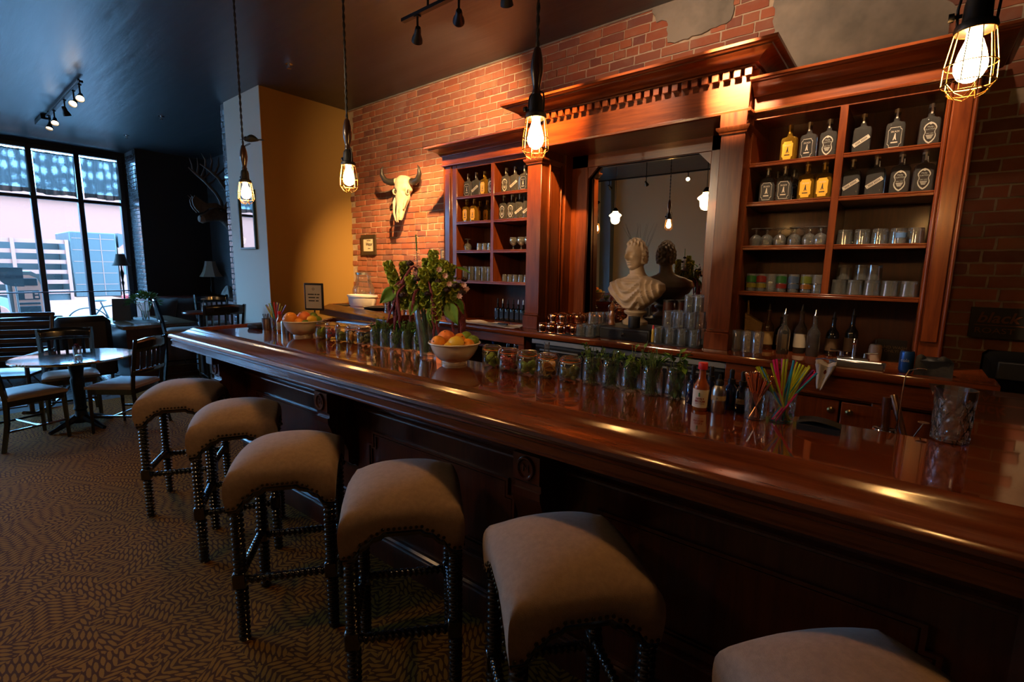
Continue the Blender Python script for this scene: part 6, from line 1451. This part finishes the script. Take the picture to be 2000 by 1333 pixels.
fo_(MB().prism([(-4.0, 2.12), (-4.32, 2.56), (-3.79, 2.60), (-3.50, 2.18)], 0, .985, 'z')).obj('base', PANEL, fl_, smooth=False)

# ================================================================ tables and chairs by the window
SEATF = M_('taupe_vinyl', (.26, .20, .165), .55, bump=(.15, 200))
def slat_chair(label, x, y, face, sh=.45, bh=.87, group='slat backed dining chairs', proto=None):
    rz = math.atan2(face[0], -face[1])
    if proto: return dup(proto, (x, y, 0), rz, label, group)
    t = thing('dining_chair' if sh < .6 else 'bar_chair', label, 'chair', (x, y, 0), rz, group); hw = .205
    def cs(u, v):
        X, Yc = -1+2*u, -1+2*v; e = max(abs(X), abs(Yc)); return (X*.212*(1-.06*max(0, Yc)), Yc*.205-.005, sh-.012+.028*(1-e**5))
    m = MB(); m.grid(cs, 17, 17); m.prism([(-.212, -.21), (.212, -.21), (.20, .20), (-.20, .20)], sh-.035, sh-.010, 'z'); m.obj('seat', SEATF, t)
    MB().box(-.20, .20, -.195, .195, sh-.085, sh-.035, .004).obj('seat_frame', BLACKW, t)
    for s in (-1, 1):
        MB().tube([(s*.185, -.185, sh-.04), (s*.19, -.19, 0)], [.021, .015], 4).obj('leg', BLACKW, t)
        MB().tube([(s*.19, .25, 0), (s*.185, .205, sh*.5), (s*.185, .195, sh-.03), (s*.19, .215, sh+.12), (s*.20, .255, bh-.08), (s*.203, .275, bh)], [.018, .02, .022, .021, .02, .018], 4).obj('back_post', BLACKW, t)
        MB().tube([(s*.187, -.18, sh*.36), (s*.187, .21, sh*.36)], .010, 6).obj('stretcher', BLACKW, t)
    MB().tube([(-.187, 0, sh*.36), (.187, 0, sh*.36)], .010, 6).obj('stretcher', BLACKW, t)
    if sh > .6: MB().tube([(-.187, -.183, sh*.30), (.187, -.183, sh*.30)], .011, 6).obj('foot_rail', BLACKW, t); MB().tube([(-.187, .215, sh*.30), (.187, .215, sh*.30)], .011, 6).obj('stretcher', BLACKW, t)
    def rail(z0, z1, crest):
        def f(u, v):
            X = -1+2*u; cv = .03*(1-X*X); z = z0+(z1-z0)*v + crest*(.022*(1-X*X)*v + .010*(abs(X) > .9)*v); yb = .235 + (z-sh-.2)*.12
            return (X*.205, yb + cv, z)
        g = MB(); g.grid(f, 19, 4); return g
    for (z0, z1, cr_, nm) in ((bh-.115, bh-.015, 1, 'top_rail'), (sh+.10, sh+.14, 0, 'lower_rail')):
        o = rail(z0, z1, cr_).obj(nm, BLACKW, t); q = o.modifiers.new('t', 'SOLIDIFY'); q.thickness = .022; q.offset = 0
    for k in range(5):
        X = -.64+.32*k; cv = .03*(1-X*X); MB().tube([(X*.205, .235+(sh+.12-sh-.2)*.12+cv, sh+.12), (X*.205, .235+(bh-.09-sh-.2)*.12+cv, bh-.09)], [.012, .013], 4).obj('slat', BLACKW, t)
    return t
ch = slat_chair('black slat backed chair at the frame edge side of the round table', -5.80, .50, (-.30, .95))
slat_chair('black slat backed chair on the window side of the round table, facing the room', -6.42, .90, (1, -.12), proto=ch)
slat_chair('black slat backed chair on the bar side of the round table', -5.60, 1.16, (-.75, -.66), proto=ch)
rt = thing('pedestal_table', 'round pedestal table with pale reflective top', 'table', (-5.95, .875, 0)); MB().lathe([(0, .655), (.43, .655), (.445, .660), (.45, .670), (.447, .680), (0, .682)], 56).obj('top', M_('polished_zinc_top', (.80, .78, .76), .07, 1), rt)  # mirror-like metal finish put in to brighten the window's reflection
MB().lathe([(0, .05), (.07, .05), (.075, .075), (.05, .10), (.042, .16), (.055, .18), (.045, .20), (.05, .40), (.055, .46), (.045, .48), (.06, .60), (.09, .640), (.12, .655), (0, .655)], 24).obj('pedestal', IRON, rt)
for k in range(4):
    a = k*PI/2 + R(25); MB().tube([(.05*math.cos(a), .05*math.sin(a), .09), (.14*math.cos(a), .14*math.sin(a), .06), (.22*math.cos(a), .22*math.sin(a), .03), (.27*math.cos(a), .27*math.sin(a), .014)], [.035, .026, .02, .018], 8, M=Matrix.Identity(4)).obj('foot', IRON, rt)
t = thing('condiment_glass', 'small glass with dark petals on the round table', 'glass', (-5.97, .90, .682)); MB().lathe([(0, .004), (.030, 0), (.032, .08), (.031, .08), (.028, .01)], 18, cap=False).obj('glass', GLASS, t)
m = MB(); rr = random.Random(6)
for k in range(40): leaf_quad(m, Vector((rr.uniform(-.02, .02), rr.uniform(-.02, .02), rr.uniform(.06, .09))), rvec(rr)+Vector((0, 0, .4)), Vector((0, 0, 1)), .03, .02)
m.obj('petals', M_('dark_red_petal', (.10, .01, .015), .6), t, smooth=False)
bc_ = slat_chair('tall black bar chair with its back to the street window table', -7.32, 2.17, (.25, .97), sh=.70, bh=1.09, group='tall slat backed bar chairs')
slat_chair('tall black bar chair in front of the pink banquette', -7.85, 2.72, (.95, -.3), proto=bc_, group='tall slat backed bar chairs')
slat_chair('tall black bar chair before the white column, seen from behind', -6.28, 2.24, (-.97, .1), proto=bc_, group='tall slat backed bar chairs')
t = thing('high_table', 'tall dark table between the bar chairs', 'table', (-6.84, 2.24, 0)); MB().lathe([(0, .93), (.20, .93), (.205, .945), (.20, .958), (0, .96)], 36).obj('top', MAH, t); MB().lathe([(0, 0), (.2, 0), (.2, .015), (.04, .03), (.035, .93), (0, .93)], 20).obj('pedestal', IRON, t)
t = thing('bud_vase', 'small clear vase with a dried bloom on the tall table', 'vase', (-6.80, 2.26, .96)); MB().lathe([(0, 0), (.025, 0), (.028, .02), (.02, .07), (.024, .10), (.022, .10), (.018, .07), (.024, .01)], 16, cap=False).obj('glass', GLASS, t); MB().tube([(0, 0, .01), (.01, 0, .14)], .002, 5).ell((.012, 0, .15), (.03, .03, .012), 10, 6).obj('bloom', M_('dry_bloom', (.20, .10, .05), .8), t)

LEATH = M_('dark_brown_leather', (.020, .011, .008), .42, bump=(.15, 120)); PINKL = M_('dusty_rose_leather', (.20, .085, .075), .4, bump=(.1, 120)); DKWOOD = wood('dark_oak', (.03, .012, .006), (.07, .03, .014))
def sofa(label, x0, x1, y0, y1, hb, name='settee'):
    t = thing(name, label, 'sofa', ((x0+x1)/2, (y0+y1)/2, 0)); a, b = (x1-x0)/2, (y1-y0)/2
    MB().box(-a, a, -b, b, .10, .40, .03).obj('base', LEATH, t); MB().box(a-.24, a, -b+.02, b-.02, .30, hb, .07).obj('backrest', LEATH, t)
    for s in (-1, 1): MB().box(-a, a-.10, s*b-(.16 if s > 0 else 0), s*b+(.16 if s < 0 else 0), .30, .60, .06).obj('armrest', LEATH, t)
    MB().box(-a+.03, a-.24, -b+.17, b-.17, .36, .48, .04).obj('seat_cushion', LEATH, t)
    for (i, j) in ((-1, -1), (1, -1), (1, 1), (-1, 1)): MB().tube([(i*(a-.06), j*(b-.06), 0), (i*(a-.06), j*(b-.06), .11)], .02, 6).obj('foot', DKWOOD, t)
sofa('brown leather settee with high back turned to the room', -8.75, -7.92, .98, 1.585, .87)
sofa('low dark leather sofa under the street window', -9.9, -9.05, -.5, 1.35, .80)
rk = thing('rocking_chair', 'dark wooden rocking chair with ladder back at the frame edge', 'chair', (-7.0, .52, 0), R(62))
for s in (-1, 1):
    MB().tube([(s*.25, -.42, .09), (s*.25, -.2, .025), (s*.25, .1, .018), (s*.25, .4, .06), (s*.25, .55, .12)], .018, 6).obj('rocker', DKWOOD, rk)
    MB().tube([(s*.24, .20, .03), (s*.245, .22, .42), (s*.25, .38, .98)], .02, 8).obj('back_post', DKWOOD, rk); MB().tube([(s*.24, -.24, .03), (s*.24, -.24, .60)], .02, 8).obj('front_post', DKWOOD, rk)
    MB().box(s*.25-.035, s*.25+.035, -.30, .27, .60, .622, .006).obj('armrest', DKWOOD, rk)
for k in range(6): z = .50+.09*k; MB().box(-.24, .24, .225+(z-.42)*.28, .240+(z-.42)*.28, z, z+.05, .004).obj('slat', DKWOOD, rk)
MB().box(-.27, .27, .36, .40, .96, 1.0, .008).obj('crest_rail', DKWOOD, rk); MB().box(-.25, .25, -.26, .24, .40, .43, .008).obj('seat', DKWOOD, rk)

wt = thing('window_table', 'wide wooden table beside the settee with runner and greenery', 'table', (-8.2, 2.02, 0)); MB().box(-.72, .60, -.42, .42, .70, .745, .008).obj('top', wood('honey_oak', (.10, .05, .02), (.20, .11, .05), rough=.2), wt); MB().box(-.66, .56, -.38, .38, .04, .70).obj('base', DKWOOD, wt)
for (a, b) in ((-.32, -.02), (.02, .32)): MB().box(.56, .572, a, b, .16, .60, .005).obj('panel', DKWOOD, wt)
MB().box(.56, .59, -.39, .39, 0, .06, .004).obj('plinth', DKWOOD, wt)
tag(MB().box(-.5, .35, -.18, .2, 0, .003).obj('table_runner', M_('grey_linen_runner', (.22, .21, .20), .9), loc=(-8.25, 1.98, .745), smooth=False), 'grey cloth runner on the window table', 'table runner')
t = thing('tent_card', 'grey blue folded card standing on the window table', 'sign', (-8.48, 1.80, .748), R(70)); MB().prism([(-.10, 0), (-.08, 0), (.005, .27), (.09, 0), (.11, 0), (.02, .30), (-.01, .30)], -.10, .10, 'x', RZ(0)).obj('card', M_('slate_card', (.06, .07, .085), .6), t, smooth=False)
t = thing('plant_vase', 'clear vase of dark green leaves on the window table', 'vase', (-8.30, 2.02, .748)); MB().lathe([(0, 0), (.045, 0), (.048, .13), (.046, .13), (.042, .01)], 18, cap=False).obj('glass', GLASS, t)
m = MB(); s_ = MB()
for k in range(190):
    o = rvec(rr); o.z = abs(o.z)*.9-.15; p = Vector((0, 0, .24)) + Vector((o.x*.17, o.y*.17, o.z*.15)); leaf_quad(m, p, o+Vector((0, 0, .2)), Vector((0, 0, 1)), rr.uniform(.05, .09), rr.uniform(.03, .05))
for k in range(14): a = rr.uniform(0, 6.28); s_.tube([(0, 0, .01), (.1*math.cos(a), .1*math.sin(a), .26)], .003, 5)
m.obj('leaves', GREEN2, t, smooth=False); s_.obj('stems', STEMG, t)
lp = thing('floor_lamp', 'tall floor lamp with bell shade beside the street window', 'lamp', (-10.55, 2.29, 0)); SHADE = M_('dark_linen_shade', (.10, .085, .07), .8)
MB().lathe([(0, 0), (.13, 0), (.13, .02), (.03, .05), (.014, .08), (.012, 1.15), (.024, 1.20), (.012, 1.24), (.03, 1.36), (.012, 1.43), (.008, 1.60), (0, 1.60)], 18).obj('pole', IRON, lp); MB().lathe([(.062, 1.69), (.075, 1.62), (.10, 1.54), (.135, 1.49), (.132, 1.49), (.097, 1.54), (.072, 1.62), (.060, 1.69)], 28, cap=False).obj('shade', SHADE, lp)

bq = thing('banquette', 'dusty rose leather corner banquette in the dark alcove', 'bench', (-9.0, 3.2, 0))
def bo_(m): m.v = [tuple(Vector(p)-Vector((-9.0, 3.2, 0))) for p in m.v]; return m
bo_(MB().box(-10.42, -6.78, 3.05, 3.40, .06, .42).box(-10.42, -9.85, 2.5, 3.05, .06, .42)).obj('base', DKWOOD, bq, smooth=False)
bo_(MB().box(-9.84, -6.80, 3.02, 3.34, .40, .52, .03)).obj('seat_cushion', PINKL, bq); bo_(MB().box(-10.3, -9.84, 2.55, 3.34, .40, .52, .03)).obj('seat_cushion', PINKL, bq)
bo_(MB().box(-10.2, -6.80, 3.30, 3.40, .48, .93, .03)).obj('backrest', PINKL, bq); bo_(MB().box(-10.42, -10.28, 2.52, 3.35, .48, .96, .03)).obj('backrest', PINKL, bq)
bo_(MB().box(-10.43, -9.72, 2.42, 2.50, 0, 1.02, .01)).obj('end_panel', DKWOOD, bq); bo_(MB().box(-10.42, -6.78, 3.40, 3.66, 0, .95).box(-10.43, -6.76, 3.36, 3.67, .94, .975, .006)).obj('ledge', DKWOOD, bq)
for (x, y, a, lb) in ((-10.02, 2.68, 30, 'dark cushion nearest the window on the banquette'), (-9.86, 2.95, 50, 'dark cushion leaning on the first on the banquette')):
    t = thing('cushion', lb, 'cushion', (x, y, .52)); 
    def cf_(u, v): X, Z = -1+2*u, -1+2*v; return (X*.22*(1-.06*(1-abs(Z))), .07*(1-X**4)*(1-Z**4), .22+Z*.22*(1-.06*(1-abs(X))))
    g = MB(); g.grid(cf_, 15, 15); h = MB(); h.grid(lambda u, v: (cf_(u, v)[0], -cf_(u, v)[1], cf_(u, v)[2]), 15, 15); g.add(h.v, h.f); o = g.obj('cover', M_('charcoal_velvet', (.05, .04, .035), .9), t); o.rotation_euler = (R(-16), 0, R(a)); MB().tube([(-.22, 0, 0), (-.22, 0, .44), (.22, 0, .44), (.22, 0, 0), (-.22, 0, 0)], .005, 6).obj('piping', M_('grey_piping', (.1, .09, .08), .8), o)
tl = thing('table_lamp', 'small lamp with cream bell shade on the alcove ledge', 'lamp', (-10.05, 3.50, .975)); CREAM = M_('cream_shade', (.42, .36, .28), .8)
MB().lathe([(0, 0), (.07, 0), (.07, .015), (.02, .04), (.03, .12), (.012, .18), (.010, .36), (0, .36)], 18).obj('base', IRON, tl); MB().lathe([(.085, .62), (.10, .54), (.14, .42), (.19, .335), (.187, .335), (.137, .42), (.097, .54), (.083, .62)], 6, cap=False).obj('shade', CREAM, tl)
for (x, s, lb) in ((-9.35, .9, 'small crumpled cloth bundle on the alcove ledge'), (-8.75, 1.15, 'large crumpled cloth bundle on the alcove ledge')):
    r7 = random.Random(int(x*10)); ph = [r7.uniform(0, 6) for _ in range(6)]
    tag(MB().grid(lambda u, v: ((.20+.05*math.sin(5*2*PI*u+ph[0])*v)*s*math.cos(2*PI*u)*math.cos(v*1.5), (.10+.02*math.sin(4*2*PI*u+ph[1]))*s*math.sin(2*PI*u)*math.cos(v*1.5), s*(.21*math.sin(v*1.55)*(.75+.3*math.sin(3*2*PI*u+ph[2])))), 36, 12, wrap=True).obj('cloth_bundle', M_('grey_canvas', (.28, .25, .22), .9, bump=(.6, 8)), loc=(x, 3.51, .976)), lb, 'cloth')

# caribou head mounted high on the alcove wall
FUR = M_('brown_fur', (.05, .03, .02), .9, var=((.12, .095, .075), 6), bump=(.6, 90)); PALEF = M_('pale_muzzle_fur', (.20, .16, .13), .9); ANT = M_('dark_antler', (.055, .036, .024), .6, var=((.12, .085, .06), 9), bump=(.3, 30))
cb_ = thing('mounted_caribou', 'antlered caribou head mounted on the dark alcove wall', 'taxidermy', (-8.35, WY+.02, 2.10))
def V(x, y, z): return (x+8.35, y-WY-.02, z-2.10)
MB().tube([V(-8.42, 3.66, 1.86), V(-8.40, 3.52, 1.95), V(-8.37, 3.38, 2.10), V(-8.34, 3.25, 2.22), V(-8.31, 3.14, 2.29), V(-8.29, 3.05, 2.30), V(-8.27, 2.96, 2.27), V(-8.25, 2.88, 2.235), V(-8.235, 2.82, 2.215), V(-8.23, 2.785, 2.21), V(-8.23, 2.775, 2.21)], [.23, .20, .16, .135, .115, .105, .085, .068, .060, .050, .02], 20).obj('head_and_neck', FUR, cb_)
MB().tube([V(-8.245, 2.86, 2.222), V(-8.235, 2.80, 2.205), V(-8.23, 2.765, 2.205), V(-8.23, 2.757, 2.205)], [.055, .064, .045, .01], 16).obj('muzzle', PALEF, cb_)
MB().ell(V(-8.20, 2.775, 2.235), (.02, .012, .014), 10, 6).obj('nostril', BLACK, cb_)
for s, xo in ((1, .10), (-1, -.10)):
    ex = -8.30 + xo
    MB().ell(V(ex-.0*s, 3.06, 2.345), (.012, .017, .014), 10, 7).obj('eye', M_('glass_eye', (.01, .008, .006), .05) if s > 0 else D.materials['glass_eye'], cb_)
    MB().tube([V(ex, 3.19, 2.36), V(ex+s*.06, 3.24, 2.42), V(ex+s*.09, 3.25, 2.45)], [.03, .035, .004], 8).obj('ear', FUR, cb_)
    bx = -8.31 + s*.05; q = s*.16
    an = MB().tube([V(bx, 3.14, 2.38), V(bx+q*.5, 3.16, 2.50), V(bx+q, 3.12, 2.64), V(bx+q*1.3, 3.00, 2.80), V(bx+q*1.3, 2.88, 2.90), V(bx+q*1.1, 2.78, 2.97)], [.030, .026, .024, .022, .020, .008], 10).obj('antler_beam', ANT, cb_)
    for (p, e, r) in (((bx+q*1.3, 2.95, 2.85), (bx+q*1.3, 3.02, 3.10), .014), ((bx+q*1.3, 2.90, 2.89), (bx+q*1.25, 2.91, 3.14), .013), ((bx+q*1.25, 2.84, 2.93), (bx+q*1.2, 2.80, 3.12), .012), ((bx+q*1.2, 3.04, 2.76), (bx+q*1.5, 3.18, 2.90), .013), ((bx+q*1.3, 2.97, 2.83), (bx+q*1.4, 3.12, 3.02), .012)):
        mid = tuple((Vector(p)+Vector(e))/2 + Vector((s*.02, .02, 0))); MB().tube([V(*p), V(*mid), V(*e)], [r*1.3, r, .002], 8).obj('tine', ANT, an)
    MB().prism([(3.13-WY-.02, 2.40-2.1), (3.02-WY-.02, 2.46-2.1), (2.88-WY-.02, 2.44-2.1), (2.74-WY-.02, 2.54-2.1), (2.70-WY-.02, 2.47-2.1), (2.71-WY-.02, 2.40-2.1), (2.735-WY-.02, 2.35-2.1), (2.78-WY-.02, 2.30-2.1), (2.84-WY-.02, 2.31-2.1), (2.92-WY-.02, 2.38-2.1), (3.05-WY-.02, 2.40-2.1)], bx+8.35-.012, bx+8.35+.012, 'x').obj('brow_palm', ANT, an, smooth=False)
    for k in range(5): MB().tube([V(bx, 2.73+.012*k, 2.50-.045*k), V(bx+s*.01, 2.68+.012*k, 2.545-.045*k)], [.011, .002], 6).obj('tine', ANT, an)
# ================================================================ street outside the window
PAVE = M_('pale_pavement', (.42, .42, .42), .9, var=((.36, .36, .36), 1.5)); ASPH = M_('red_paved_road', (.225, .070, .042), .9, var=((.225, .071, .043), 2))
struct(MB().box(-16.2, WX-.2, -14, 16, -.25, -.05).obj('pavement', PAVE, smooth=False), 'pale pavement outside the window'); struct(MB().box(-27, -16.2, -20, 26, -.30, -.17).obj('road', ASPH, smooth=False), 'sunlit road outside the window')
fc = thing('street_building', 'plain building across the street', 'building', (-27.5, 4, 0)); FAC = M_('red_stucco', (.225, .070, .042), .9)
MB().box(-1.5, 0, -24, 26, -.3, 4.1).obj('wall', FAC, fc, smooth=False); MB().box(-1.5, .25, -24, 26, 4.1, 4.4).obj('parapet', FAC, fc, smooth=False); MB().box(0, .05, -24, 26, -.2, .35).obj('plinth', FAC, fc, smooth=False)
TW = M_('rose_truck_paint', (.225, .070, .042), .5); TB = M_('dusky_panel', (.025, .021, .018), .5); TD = M_('truck_bed_wood', (.016, .015, .013), .6); TG = M_('truck_glass', (.02, .02, .018), .1)
tr = thing('stake_truck', 'pale stake sided truck with blue grey box parked across the street', 'truck', (-17.6, 2.6, -.17))
def to_(x, y, z): return (x+17.6, y-2.6, z+.17)
def tbox(x0, x1, y0, y1, z0, z1, nm, mt, b=0): return MB().box(x0+17.6, x1+17.6, y0-2.6, y1-2.6, z0+.17, z1+.17, b).obj(nm, mt, tr)
tbox(-18.9, -17.05, -2.4, 2.65, .55, .72, 'bed', TB); tbox(-18.6, -18.5, -2.4, 2.65, .72, 2.06, 'bed_panel', TD)  # dark sheet behind the rails, shade inside the bed put into its colour
for k in range(6): z = .72+.255*k; tbox(-17.06, -17.0, -2.4, 2.62, z, z+.10, 'stake_rail', TW)
for k in range(11): y = -2.35+.495*k; tbox(-17.0, -16.96, y-.035, y+.035, .55, 2.10, 'stake_post', TW)
tbox(-18.8, -16.95, 2.66, 3.62, .62, 2.32, 'cargo_box', TB, .02)
for z in (.95, 1.25, 1.55, 1.85, 2.15): tbox(-16.955, -16.94, 2.70, 3.58, z, z+.012, 'box_seam', TW)
for y in (2.95, 3.28): tbox(-16.955, -16.94, y, y+.012, .66, 2.28, 'box_seam', TW)
MB().prism([(3.66-2.6, .55+.17), (4.9-2.6, .55+.17), (5.0-2.6, 1.05+.17), (4.55-2.6, 1.20+.17), (4.15-2.6, 1.85+.17), (3.66-2.6, 1.95+.17)], -.95, .55, 'x').obj('cab', TW, tr, smooth=False)
MB().prism([(3.75-2.6, 1.22+.17), (4.42-2.6, 1.22+.17), (4.10-2.6, 1.76+.17), (3.75-2.6, 1.80+.17)], .55, .57, 'x').obj('side_window', TG, tr, smooth=False)
MB().prism([(3.70-2.6, 1.95+.17), (4.05-2.6, 2.28+.17), (3.70-2.6, 2.34+.17)], -.9, .5, 'x').obj('wind_deflector', TB, tr, smooth=False)
for y in (-1.4, 1.2, 4.3):
    wv = MB().lathe([(0, -.12), (.40, -.12), (.43, -.08), (.43, .08), (.40, .12), (0, .12)], 28, T(.55, y-2.6, .43) @ RY(90)).obj('wheel', M_('grey_tyre', (.10, .11, .12), .8) if y < -1 else D.materials['grey_tyre'], tr); MB().lathe([(0, .12), (.22, .12), (.20, .14), (0, .13)], 20, T(.55, y-2.6, .43) @ RY(90)).obj('hub', TW, wv)
pm = thing('pay_station', 'pale and blue parking pay station on the pavement', 'parking meter', (-13.2, 1.36, -.05)); PMW = M_('pay_station_white', (.225, .070, .042), .4); PMB = M_('pay_station_blue', (.005, .006, .006), .4); PMG = M_('pay_station_grey', (.04, .028, .022), .5)
MB().prism([(-.21, .05), (.21, .05), (.24, .45), (.26, 1.15), (.20, 1.32), (.08, 1.40), (-.08, 1.40), (-.20, 1.32), (-.26, 1.15), (-.24, .45)], -.15, .15, 'x').obj('housing', PMG, pm, smooth=False)
MB().prism([(-.155, .33), (.155, .33), (.20, .6), (.20, 1.12), (.15, 1.27), (.05, 1.33), (-.05, 1.33), (-.15, 1.27), (-.20, 1.12), (-.20, .6)], .15, .17, 'x').obj('front', PMW, pm, smooth=False)
for (y0, y1, z0, z1, nm) in ((-.15, .15, 1.13, 1.27, 'screen_hood'), (-.16, .16, .86, 1.04, 'keypad'), (-.16, .16, .77, .81, 'slot'), (-.16, .16, .58, .74, 'panel')): MB().box(.17, .18, y0, y1, z0, z1, .006).obj(nm, PMB, pm)
MB().box(.18, .185, -.05, .06, .88, 1.02).obj('screen', PMW, pm, smooth=False); MB().box(.18, .185, .09, .14, .89, .93).box(.18, .185, .09, .14, .96, 1.01).obj('buttons', PMW, pm, smooth=False); MB().box(-.25, .25, -.24, .24, 0, .06).obj('foot', PMG, pm)
sg = thing('hanging_sign', 'blue grey shop sign outside the window seen from behind', 'sign', (-12.3, 1.08, 1.25)); MB().prism([(-.17, .18), (.17, .18), (.17, -.16), (.0, -.15), (-.08, -.11), (-.14, -.03), (-.17, .04)], -.012, .012, 'x').obj('board', M_('sign_blue_grey', (.018, .017, .016), .6), sg, smooth=False); MB().box(.012, .018, -.16, .17, .00, .035).obj('stripe', BLACK, sg, smooth=False)
lettering('CIVILLAND', .075, M_('sign_pale', (.03, .028, .026), .6), sg, (.014, 0, .145), (R(90), 0, R(-90)), sx=.75); MB().tube([(0, .06, -.15), (0, .07, -1.28)], .012, 6).obj('post', PMG, sg)
bi = thing('bicycle', 'parked bicycle with red bag outside the window', 'bicycle', (-12.9, 2.65, -.05)); BF = M_('bike_blue', (.012, .013, .012), .4)
for y in (-.48, .52):
    w_ = MB().tube([(0, y+.33*math.cos(a), .34+.33*math.sin(a)) for a in [k*2*PI/36 for k in range(37)]], .013, 6).obj('wheel', BF, bi); sp = MB()
    for k in range(14): a = k*2*PI/14; sp.tube([(0, y, .34), (0, y+.32*math.cos(a), .34+.32*math.sin(a))], .0015, 4)
    sp.obj('spokes', WIRE, w_)
for nm, a, b in (('seat_tube', (0, -.10, .30), (0, -.25, .78)), ('down_tube', (0, -.10, .30), (0, .34, .70)), ('top_tube', (0, -.22, .68), (0, .33, .76)), ('chain_stay', (0, -.10, .30), (0, -.48, .34)), ('seat_stay', (0, -.22, .70), (0, -.48, .34)), ('fork', (0, .33, .82), (0, .52, .34))): MB().tube([a, b], .015, 8).obj(nm, BF, bi)
MB().ell((0, -.27, .81), (.06, .13, .025), 12, 6).obj('saddle', BLACK, bi); MB().tube([(-.22, .22, .95), (-.2, .32, .95), (0, .34, .90), (.2, .32, .95), (.22, .22, .95)], .012, 7).obj('handlebar', BF, bi); MB().box(-.09, .09, .12, .36, .77, .93, .03).obj('red_bag', M_('red_bag', (.42, .02, .015), .5), bi)

# ================================================================ lamps behind the camera (seen in the mirror)
OPAL = M_('lit_opal_glass', (1, .95, .85), .3, emit=(1, .60, .28), es=32)
for (x, y, zc, lb) in ((-4.72, -2.0, 2.35, 'opal schoolhouse pendant reflected beside the bust'), (-2.36, -.2, 2.38, 'opal schoolhouse pendant reflected at the mirror edge')):
    t = thing('schoolhouse_pendant', lb, 'pendant lamp', (x, y, zc), group='opal schoolhouse pendants')
    MB().lathe([(0, -.13), (.03, -.127), (.065, -.11), (.085, -.07), (.088, -.02), (.092, .01), (.118, .03), (.122, .045), (.105, .06), (.07, .085), (.055, .10), (.05, .12), (0, .12)], 28).obj('globe', OPAL, t); MB().lathe([(0, .118), (.055, .118), (.05, .15), (.02, .19), (0, .19)], 18).obj('fitter', IRON, t)
    MB().tube([(0, 0, .18), (0, 0, ZC-zc)], .005, 6).obj('rod', IRON, t); MB().lathe([(0, ZC-zc), (.06, ZC-zc), (.05, ZC-zc-.02), (0, ZC-zc-.02)][::-1], 16).obj('ceiling_rose', IRON, t)
tB = thing('track_light', 'black track light behind the camera with one bright head seen in the mirror', 'track light', (-4.2, -2.25, 3.12)); MB().box(-1.6, 1.6, -.017, .017, -.011, .011).obj('track', IRON, tB, smooth=False)
for x in (-1.4, 0, 1.4): MB().tube([(x, 0, 0), (x, 0, ZC-3.12)], .008, 8).obj('hanger', IRON, tB)
track_head(tB, -3.38, -2.25, 3.12, (-1.58, 3.3, 1.45), 420, 25, .9, (1, .76, .50), True)
track_head(tB, -4.2, -2.25, 3.12, (-4.5, -4.6, 1.5), 0); track_head(tB, -5.0, -2.25, 3.12, (-5, -4.6, 1.5), 0)
# street-end track over the dining tables
tC = thing('track_light', 'short black track light with lit heads over the window tables', 'track light', (-7.95, 1.33, 3.42)); MB().box(-1.02, 1.0, -.017, .017, -.011, .011).obj('track', IRON, tC, smooth=False); MB().tube([(-.9, 0, 0), (-.9, 0, .045)], .01, 6).tube([(.9, 0, 0), (.9, 0, .045)], .01, 6).obj('hanger', IRON, tC)
MB().box(-1.58, -1.10, -.05, .05, -.02, .04, .004).obj('power_feed', IRON, tC)
for (x, aim, p, ln) in ((-7.05, (-3.2, .2, 0), 60, True), (-7.35, (-4, -.6, .5), 25, True), (-7.85, (-8.4, 2.2, .8), 0, False), (-8.5, (-6.0, .8, .6), 30, True), (-8.85, (-7.5, .6, .5), 12, True)): track_head(tC, x, 1.33, 3.42, aim, p, 50, .8, (1, .70, .40), ln)
tw_ = thing('twig_vase', 'tall bare branches in a floor vase seen in the mirror', 'vase', (-4.9, -3.6, 0)); MB().lathe([(0, 0), (.12, 0), (.16, .3), (.10, .7), (.12, .8), (.11, .8)], 20, cap=False).obj('vase', M_('brown_stoneware', (.08, .05, .03), .4), tw_)
r8 = random.Random(8)
for k in range(12):
    a = r8.uniform(0, 6.28); P = [Vector((0, 0, .5))]
    for q in range(6): P.append(P[-1] + Vector((math.cos(a)*.05*q*.5+r8.uniform(-.05, .05), math.sin(a)*.05*q*.5+r8.uniform(-.05, .05), .30)))
    MB().tube(P, [.008, .007, .006, .005, .004, .003, .001], 5).obj('branch', M_('twig', (.05, .03, .02), .9) if k == 0 else D.materials['twig'], tw_)
